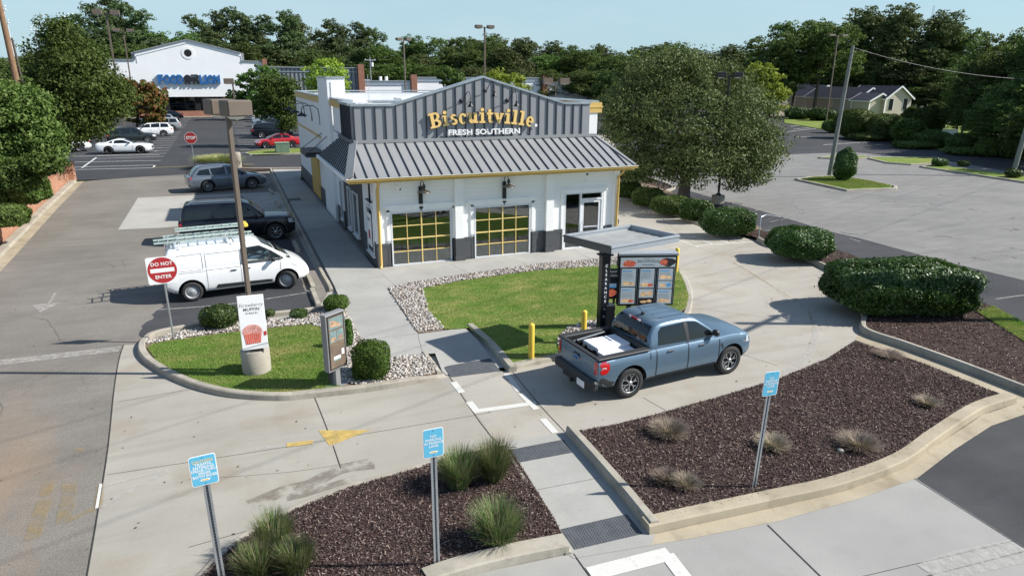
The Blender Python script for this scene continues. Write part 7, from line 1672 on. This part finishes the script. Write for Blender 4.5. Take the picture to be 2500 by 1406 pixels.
pbush('ball_bush','small square-topped bush, first on the long grass strip',2285,2317,387,407,900,.11,'shrub',SB,pw=3.5,base=.12)
pbush('ball_bush','smallest ball bush, second on the long grass strip',2345,2370,391,409,700,.11,'shrub',SB,base=.12)
pbush('ball_bush','ball bush at the right edge on the long grass strip',2466,2500,412,435,900,.11,'shrub',SB,base=.12)
# big live oak
tree('live_oak','big spreading dark oak with a grey trunk behind the restaurant corner',(25.13,34.07,.1),[(1700,290,150,130,0),(1568,275,92,85,1.0),(1545,350,66,70,-.5),(1835,290,80,80,1.6),(1825,375,80,70,-.6),(1610,190,78,55,1.2),(1740,185,80,50,2.6),(1680,385,95,60,-1.6),(1590,400,65,48,-.8),(1780,405,70,42,-1.4),(1862,350,50,60,0),(1660,150,55,30,1.5),(1800,220,70,50,2.4),(1520,290,55,55,.3)],120000,.13,'oak',.36,'bark',.62,per=80,fork=.25,shell=.6,prune=[((rp_.x,rp_.y,7.3),tuple((Vector((0,0,CAMH))-Vector((rp_.x,rp_.y,7.3))).normalized()),.95,9),((rp_.x,rp_.y,6.6),tuple((Vector((0,0,CAMH))-Vector((rp_.x,rp_.y,6.6))).normalized()),.35,9)])
# left trees
tree('leafy_tree','tall broad leafy tree overhanging the left row of cars',(-15.6,57,1.6),[(165,240,130,100,0),(160,150,70,65,0),(150,85,40,38,0),(225,185,70,70,-1),(80,250,65,60,1),(245,270,50,60,-1.5),(120,310,110,60,-1),(275,230,36,50,0),(60,290,70,70,0),(180,320,60,35,-2)],76000,.18,'leaf',.32,'barkdark',.62,per=55,fork=.3,shell=.55)
tree('glossy_tree','glossy broad-leaved tree nearest at the left edge above the brick wall',(-14.2,42.5,1.3),[(10,290,95,80,0),(35,385,75,60,0),(95,325,42,45,0),(-50,360,105,90,0),(115,372,34,32,0),(35,240,50,35,.5)],46000,.17,'leafbright',.3,'barkdark',.5,per=45,fork=.3,shell=.55)
tree('glossy_tree','low dark shrubby tree hanging over the middle of the brick wall',(-12.4,39,1.0),[(30,430,60,40,0),(110,400,38,26,0),(-30,450,60,45,0)],15000,.16,'leaf',.14,'barkdark',.3,fork=.3)
pbush('wall_shrub','bright leafy shrub spilling over the middle of the brick wall',-30,95,425,505,9000,.13,'leafbright',None,.7,base=.95)
pbush('wall_shrub','yellow-green weeds on the brick wall at the left edge',-60,42,500,560,5000,.12,'leafbright',None,.9,base=.95)
def ftree(name,label,bx,by,lobes,n,leaf,mat,tr=.16,g='young trees in the far lot'): return tree(name,label,G(bx,by,.1),lobes,n,leaf,mat,tr,'barkdark',.42,group=g,shell=.6)
ftree('lot_tree','turning tree with reddish leaves beside the left row of cars',335,322,[(345,255,52,45,0),(370,230,30,30,0),(325,220,35,30,0),(380,285,25,25,0)],7000,.42,'leafred')
ftree('lot_tree','green tree with thin trunk beside the red sedan',688,356,[(690,250,38,40,0),(660,215,42,32,0),(700,290,30,32,0),(640,265,30,26,0),(705,215,25,28,0)],16000,.22,'leaf')
ftree('lot_tree','airy green tree before the right end of the supermarket',640,292,[(610,200,38,30,0),(650,190,35,28,0),(580,235,25,25,0),(630,235,45,28,0)],6000,.4,'leaf')
ftree('lot_tree','yellow-green tree behind the white pier of the restaurant roof',797,330,[(795,175,45,28,0),(770,195,30,25,0),(825,200,30,25,0),(800,220,50,30,0),(790,250,60,30,0)],12000,.26,'leafyel')
ftree('lot_tree','airy green tree above the restaurant roof, left of the gable',1102,318,[(1100,195,32,22,0),(1085,180,20,15,0),(1120,210,28,20,0)],4500,.3,'leaf')
ftree('lot_tree','pale green tree peeking over the right slope of the gable',1245,320,[(1215,190,28,20,0),(1250,205,35,22,0),(1275,222,25,15,0)],4500,.3,'leafyel')
tree('bright_tree','bright yellow-green tree behind the right of the big oak',G(1872,300,.1),[(1868,215,45,50,0),(1850,180,32,28,0),(1890,240,35,38,0)],6500,.42,'leafyel',.2,'barkdark',.5,shell=.5)
tree('maple_tree','olive green tree behind the left of the big oak',G(1600,320,.1),[(1600,200,75,60,0),(1560,160,50,35,0),(1640,150,50,35,0),(1500,220,50,40,0)],9000,.45,'leafdark',.3,'barkdark',.6,shell=.5)
# background trees: prototypes shared by many copies
def proto(kind,seed):
    rs=np.random.default_rng(seed); random.seed(seed)
    lobes=[]
    if kind=='pine':
        H=1.0
        for k in range(9): z=.42+.55*k/8; r_=.19*(1-abs(k/8-.35)*.95)+.04; a=rs.uniform(0,6.28); lobes.append(((.10*math.cos(a),.10*math.sin(a),z),(r_,r_,.065)))
        pos=lobe_leaves(lobes,20000,.026,30,.8)
    else:
        lobes=[((0,0,.60),(.26,.26,.26))]
        for k in range(9): a=rs.uniform(0,6.28); z=rs.uniform(.32,.86); q=.22*math.sqrt(max(.05,1-((z-.55)/.42)**2)); lobes.append(((q*math.cos(a),q*math.sin(a),z),(.15,.15,.13)))
        pos=lobe_leaves(lobes,24000,.032,30,.6)
    a=MB(); limb_mesh(a,(0,0,0),(.01,.01,.72 if kind=='pine' else .5),.016,lobes[::2],M['barkdark'],0)
    return a.mesh('trunk_mesh'),leaf_obj('crown_mesh',pos,.020 if kind!='pine' else .018,'pine' if kind=='pine' else 'leafdark',mesh_only=True),pos
PR={'pine':[proto('pine',s)[:2] for s in(1,2,3)],'leafy':[proto('leafy',s)[:2] for s in(4,5,6,7)]}
PRM=PR['leafy'][1][1].copy(); PRM.materials[0]=M['leaf']; PRL=PR['leafy'][2][1].copy(); PRL.materials[0]=M['oak']
SEEN={}
def btree(kind,px,pytop,dist,wide=1.0,z0=0,mi=None,label=None):
    a=math.atan((px-1250)/F_PX/math.cos(PITCH))+YAW; x,y=dist*math.sin(a),dist*math.cos(a); zt=ray_at(px,pytop,(x,y)).z-z0
    tm,cm=random.choice(PR[kind])
    if kind=='leafy': cm=random.choice([cm,cm,PRM,PRL]) if mi is None else mi
    nm='pine_tree' if kind=='pine' else 'broadleaf_tree'
    lab=label or ('tall dark pine in the far treeline' if kind=='pine' else 'dense green broadleaf tree in the far treeline')
    e=empty(nm,lab,'tree',(x,y,z0),random.uniform(0,6.28),'trees of the far treeline'); w_=zt*wide; 
    t=link('trunk',tm,e); c=link('crown',cm,e); e.scale=(w_,w_,zt); return e
random.seed(11)
PROF=[(-60,70),(60,95),(110,92),(160,100),(200,110),(250,70),(285,48),(330,30),(385,-8),(430,20),(470,60),(520,70),(560,40),(600,32),(650,22),(690,45),(740,30),(785,28),(815,95),(845,50),(872,72),(912,58),(960,78),(1000,100),(1055,80),(1100,100),(1145,82),(1190,78),(1240,68),(1290,84),(1340,92),(1400,100),(1460,98),(1520,104),(1570,95),(1640,118),(1705,98),(1760,110),(1815,62),(1860,38),(1910,30),(1985,55),(2040,12),(2100,2),(2170,8),(2230,45),(2270,75),(2330,62),(2380,35),(2430,20),(2490,5),(2550,0)]
def prof(x): return interp(PROF,x)
for x,k in((270,'pine'),(300,'pine'),(385,'pine'),(420,'pine'),(350,'pine'),(560,'pine'),(600,'pine'),(650,'pine'),(700,'pine'),(745,'pine'),(785,'leafy'),(845,'pine'),(872,'pine'),(912,'pine'),(945,'pine')):
    btree(k,x,prof(x)+2,random.uniform(172,205),.95 if k=='pine' else .8)
for x,lab in((505,0),(820,0),(1000,0),(1055,0),(1100,0),(1145,0),(1190,0),(1240,0),(1290,0),(1340,0),(1395,0),(1450,0),(1510,0),(1570,0)): btree('leafy',x,prof(x)+3,random.uniform(175,200),1.15)
for x in range(-40,1560,62): btree('leafy' if random.random()<.7 or x>950 else 'pine',x+random.uniform(-15,15),max(prof(x)+22,95)+random.uniform(0,25),random.uniform(160,172),1.35)
for x in range(640,1560,70): btree('leafy',x+random.uniform(-15,15),150+random.uniform(0,22),random.uniform(156,160),1.9)
for x in range(-60,260,45): btree('leafy',x,118+random.uniform(-8,20),random.uniform(130,150),1.3)
for x in range(1880,2300,38): btree('leafy',x+random.uniform(-8,8),205+random.uniform(-8,14),random.uniform(181,184),2.6,label='low tree filling the wood edge behind the beige house')
for x in range(1560,1800,50): btree('leafy',x,prof(x)+random.uniform(0,12),random.uniform(170,200),1.3)
for x in range(1600,1900,60): btree('leafy',x,150+random.uniform(-8,15),random.uniform(150,160),1.5)
# nearer wood on the right
for x,y,d in((1830,70,150),(1880,40,155),(1930,32,150),(1985,55,190),(2040,8,192),(2105,2,190),(2165,14,192),(2215,40,195),(2290,78,125),(2335,68,112),(2365,52,105),(2410,22,98),(2460,12,95),(2520,0,90),(2580,-10,88)): btree('leafy',x,y,d,1.15 if d>130 else .95,mi=(PR['leafy'][0][1] if x>2200 else None))
for x,y,d in((1840,150,148),(1900,130,185),(1960,120,186),(2010,120,188),(2060,110,187),(2120,100,186),(2180,110,187),(2225,110,188),(2300,130,112),(2340,120,102),(2380,110,96),(2430,100,92),(2480,90,88),(2530,80,84)): btree('leafy',x,y,d,1.3,mi=(PR['leafy'][0][1] if x>2200 else None))
for x,y,d in((2232,238,128),(2262,228,120),(2300,250,112),(2350,262,100),(2275,215,104),(2300,225,98),(2330,230,90),(2365,220,84),(2410,220,80),(2455,215,77),(2500,215,74),(2545,210,72),(2320,180,98),(2390,170,88),(2470,160,82)): btree('leafy',x,y,d,1.5,mi=PR['leafy'][0][1],label='low dark tree at the edge of the right wood')
VG='ivy-covered shrubs on the right bank'
for k,(a0,a1,b0,b1,mt,lab) in enumerate(((2206,2262,262,326,'leafdark','tall dark shrub at the right corner of the beige house'),(2240,2310,258,336,'leafdark','tall dark shrub between the beige house and the right wood'),(1925,1990,262,292,'shrub','first low green shrub before the beige house'),(1980,2050,264,296,'shrub','second low green shrub before the beige house'),(2015,2062,292,325,'leafbright','low bright shrub beside the thin lamp post'),(2050,2150,266,340,'leaf','tall ivy-covered mound in front of the beige house'),(2130,2215,278,345,'leafdark','dark sloping shrub right of the ivy mound'),(2190,2270,290,352,'leaf','ragged shrub sloping down to the lot edge'),(2250,2330,318,362,'leafdark','low dark shrub by the low white wall'),(2330,2420,325,372,'leafdark','low shadowed shrub left of the tree edge'),(2400,2480,332,384,'leaf','weedy shrub near the right edge'),(2450,2540,335,388,'leafdark','weedy dark shrub at the right edge'),(2090,2180,325,345,'leafbright','low bright weeds along the lot edge, left'),(2200,2300,345,364,'leafbright','low bright weeds along the lot edge, middle'),(2330,2440,360,380,'leafbright','low bright weeds along the lot edge, right'))):
    pbush('bank_shrub',lab,a0,a1,b0,b1,5200 if mt!='leafbright' else 3000,.26 if b0<300 else .2,mt,VG,.8,pw=2.2,base=.05)
# grass clumps
def clump(name,label,c,h,r_,n,mat,group=None,wd=.012,lean=.8,z=.1,kids=1):
    e=empty(name,label,'ornamental grass',(c.x,c.y,z),0,group)
    for q in range(kids):
        ox,oy=(0,0) if kids==1 else (random.uniform(-.28,.28)*1.2,random.uniform(-.2,.2)); V=[];F=[]
        az=RNG.uniform(0,2*np.pi,n); ro=np.sqrt(RNG.random(n))*r_*.42; hh=h*RNG.uniform(.5,1.08,n); ln=RNG.uniform(.25,1.15,n)*lean
        bx=ro*np.cos(az)+ox; by=ro*np.sin(az)+oy; a2=az+RNG.normal(size=n)*.6; dx,dy=np.cos(a2),np.sin(a2); px_,py_=-dy*wd/2,dx*wd/2
        V=np.zeros((n,6,3))
        for j,(t,wj) in enumerate(((0,1),(.55,.85),(1,.12))):
            off=ln*r_*(t**1.7)*1.1; zz=hh*(t-.18*ln*t*t)
            V[:,j*2]=np.stack([bx+dx*off+px_*wj,by+dy*off+py_*wj,zz],1); V[:,j*2+1]=np.stack([bx+dx*off-px_*wj,by+dy*off-py_*wj,zz],1)
        base=(np.arange(n)*6)[:,None,None]; F=base+np.array([[0,1,3,2],[2,3,5,4]])[None]
        me=npmesh('blades',V.reshape(-1,3),F.reshape(-1,4),[M[mat]]); link('tuft',me,e)
    return e
GG='green ornamental grass clumps'
clump('grass_clump','left tuft of the green grass clump behind the middle blue sign',G(1120,1182,.08),0.76,0.41,1495,'ornblade',GG,.011,.80,.05)
clump('grass_clump','right tuft of the green grass clump behind the middle blue sign',G(1205,1165,.08),0.80,0.41,1560,'ornblade',GG,.011,.80,.05)
clump('grass_clump','green grass clump beside the foot of the curb ramp',G(1215,1322,.08),0.76,0.44,1365,'ornblade',GG,.011,.80,.05)
clump('grass_clump','back tuft of the green grass clump at the bottom left bed',G(672,1345,.08),0.74,0.33,1365,'ornblade',GG,.011,.80,.05)
clump('grass_clump','front tuft of the green grass clump at the bottom left bed',G(632,1408,.08),0.60,0.33,1365,'ornblade',GG,.011,.80,.05)
clump('grass_clump','right tuft of the green grass clump at the bottom left bed',G(725,1395,.08),0.58,0.30,1365,'ornblade',GG,.011,.80,.05)
DG_='dry tan grass clumps in the big mulch bed'
for px,py,h,r_,n,lab in ((1632,1062,.42,.52,1500,'dry tan grass clump nearest the pickup rear wheel'),(1625,1178,.34,.34,900,'left half of the dry clump nearest the curb ramp kerb'),(1672,1190,.34,.34,900,'right half of the dry clump nearest the curb ramp kerb'),(1885,1094,.36,.42,1200,'dry clump behind the leaning blue sign post'),(2095,1095,.40,.52,1400,'dry clump with a white stone beside it'),(2262,990,.30,.36,700,'sparse dry clump at the right of the mulch bed'),(2170,866,.14,.55,600,'flattened dry grass at the top corner of the mulch bed')):
    clump('dry_grass_clump',lab,G(px,py,.1),h*.72,r_*.72,n,'dryblade',DG_,.010,.9,.1)
clump('pale_grass_clump','pale feathery grass clump by the stop sign',G(535,408,.05),1.0,2.0,4200,'paleblade',None,.05,.7,.05); 
a=MB(); p=G(2052,1102,.14); a.lathe([(.05,0),(.075,.02),(.055,.05),(0,.06)],M['kerb'],7,p); tag(a.build('white_stone'),'small white stone beside the dry clump in the mulch bed','stone')
# ---------------------------------------------------------------- scattered ground cover
ROCKV=[]; 
bm=bmesh.new(); bmesh.ops.create_icosphere(bm,subdivisions=1,radius=.5)
for v in bm.verts: v.co*=random.uniform(.8,1.15); v.co.z*=.62
RV=[tuple(v.co) for v in bm.verts]; RF=[[v.index for v in f.verts] for f in bm.faces]; bm.free()
def rocks(name,P,n,z,s0=.05,s1=.13,excl=(),label=''):
    q=scatter(P,n,excl); n=len(q); s=RNG.uniform(s0,s1,n)[:,None]*RNG.uniform(.7,1.3,(n,3)); pos=np.column_stack([q,np.full(n,z)+RNG.uniform(-.005,.035,n)])
    me=instances(name,RV,RF,pos,s,rots(n,.5),[M['rocks']],None,True); o=link(name,me); tag(o,label,'river rock',None,'stuff')
RK1=GP([(352,838),(430,811),(560,790),(700,779),(775,764),(812,744),(836,748),(883,832),(943,873),(1041,867),(1074,905),(1000,926),(895,944),(862,938),(820,925),(797,871),(784,800),(757,790),(586,807),(471,822),(373,837)],.1)
rocks('river_rock',RK1,6200,.10,.04,.11,label='pale river rock round the small lawn',excl=[LAWN1])
RK2=GP([(947,704),(1000,691),(1130,671),(1300,647),(1480,631),(1640,620),(1646,642),(1480,650),(1300,661),(1130,684),(1032,704),(1047,760),(1085,801),(1018,811)],.1)
rocks('river_rock',RK2,6200,.10,.04,.11,label='pale river rock border along the front walk')
RK3=GP([(1360,832),(1385,802),(1440,785),(1520,775),(1560,800),(1500,848),(1366,864)],.1)
rocks('river_rock',RK3,1700,.12,.04,.11,label='pale river rock round the canopy column')
def blades(name,P,n,z,label,h=.04,mat='blade',excl=()):
    q=scatter(P,n,excl); n=len(q); a=RNG.uniform(0,2*np.pi,n); hh=h*RNG.uniform(.5,1.3,n); w_=.006; dx,dy=np.cos(a)*w_,np.sin(a)*w_; lx,ly=RNG.normal(size=(2,n))*h*.45
    V=np.zeros((n,3,3)); V[:,0]=np.stack([q[:,0]-dx,q[:,1]-dy,np.full(n,z)],1); V[:,1]=np.stack([q[:,0]+dx,q[:,1]+dy,np.full(n,z)],1); V[:,2]=np.stack([q[:,0]+lx,q[:,1]+ly,z+hh],1)
    me=npmesh(name,V.reshape(-1,3),np.arange(n*3).reshape(-1,3),[M[mat]]); o=link(name,me); tag(o,label,'grass',None,'stuff')
blades('lawn_grass',LAWN1,60000,.113,'short mown grass of the small lawn island'); blades('lawn_grass',LAWN2,110000,.113,'short mown grass of the large lawn island')
CV=[(-.5,-.13,0),(.5,-.1,.05),(.45,.13,.0),(-.45,.12,.06)]
def chips(name,P,n,z,label,zf=None,s0=.024,s1=.065):
    q=scatter(P,n); n=len(q); pos=np.column_stack([q,np.full(n,z) if zf is None else zf(q)]); pos[:,2]+=RNG.uniform(.0,.02,n)
    me=instances(name,CV,LF,pos,(RNG.uniform(s0,s1,n))[:,None]*np.ones((1,3)),rots(n,.7),[M['chips']]); o=link(name,me); tag(o,label,'mulch',None,'stuff')
def bed_z(P):
    A=np.array([[p[0],p[1],p[2]] for p in P])
    def f(q):
        d=((q[:,None,:]-A[None,:,:2])**2).sum(2)+.02; w_=1/d**1.5; return (w_*A[None,:,2]).sum(1)/w_.sum(1)+.0
    return f
# surface heights of the beds come from their own sheets
def sheet_z(P):
    tri=tessellate_polygon([[Vector((p[0],p[1],0)) for p in P]]); T_=[[np.array(P[i]) for i in t] for t in tri]
    def f(q):
        z=np.full(len(q),.1)
        for a,b,c in T_:
            d=(b[1]-c[1])*(a[0]-c[0])+(c[0]-b[0])*(a[1]-c[1])
            if abs(d)<1e-9: continue
            l1=((b[1]-c[1])*(q[:,0]-c[0])+(c[0]-b[0])*(q[:,1]-c[1]))/d; l2=((c[1]-a[1])*(q[:,0]-c[0])+(a[0]-c[0])*(q[:,1]-c[1]))/d; l3=1-l1-l2
            k=(l1>=-1e-6)&(l2>=-1e-6)&(l3>=-1e-6); z[k]=(l1*a[2]+l2*b[2]+l3*c[2])[k]
        return z+.004
    return f
chips('mulch_chips',BED2,68000,0,'dark wood mulch of the large front bed',sheet_z(BED2)); chips('mulch_chips',BED1,30000,0,'dark wood mulch of the bottom left bed',sheet_z(BED1)); chips('mulch_chips',BED3,30000,.153,'dark wood mulch under the broad bush',None,.03,.08)
blades('verge_blades',GP([(2385,760),(2425,748),(2500,788),(2700,858),(2700,920),(2500,832)],.17),13000,.17,'bright verge grass beside the broad bush',.07)
blades('island_blades',GP([(1955,437),(1985,433),(2042,430),(2118,441),(2174,453),(2172,457),(2068,461)],.12),14000,.12,'bright grass round the cone-shaped bush',.09)
# fallen leaves and litter
q=scatter(loop,150); me=instances('fallen_leaves',LEAF,LF,np.column_stack([q,np.full(len(q),.018)]),RNG.uniform(.03,.07,(len(q),1))*np.ones((1,3)),rots(len(q),.25),[M['stain'] if False else M['chips']]); tag(link('fallen_leaves',me),'scattered fallen leaves on the drive-through concrete','leaves',None,'stuff')
q=scatter(xy([(-9.4,8),(2,8),(2,56),(-9.8,56)],0),260); me=instances('fallen_leaves',LEAF,LF,np.column_stack([q,np.full(len(q),.012)]),RNG.uniform(.03,.07,(len(q),1))*np.ones((1,3)),rots(len(q),.25),[M['chips']]); tag(link('fallen_leaves',me),'scattered fallen leaves on the left lot','leaves',None,'stuff')
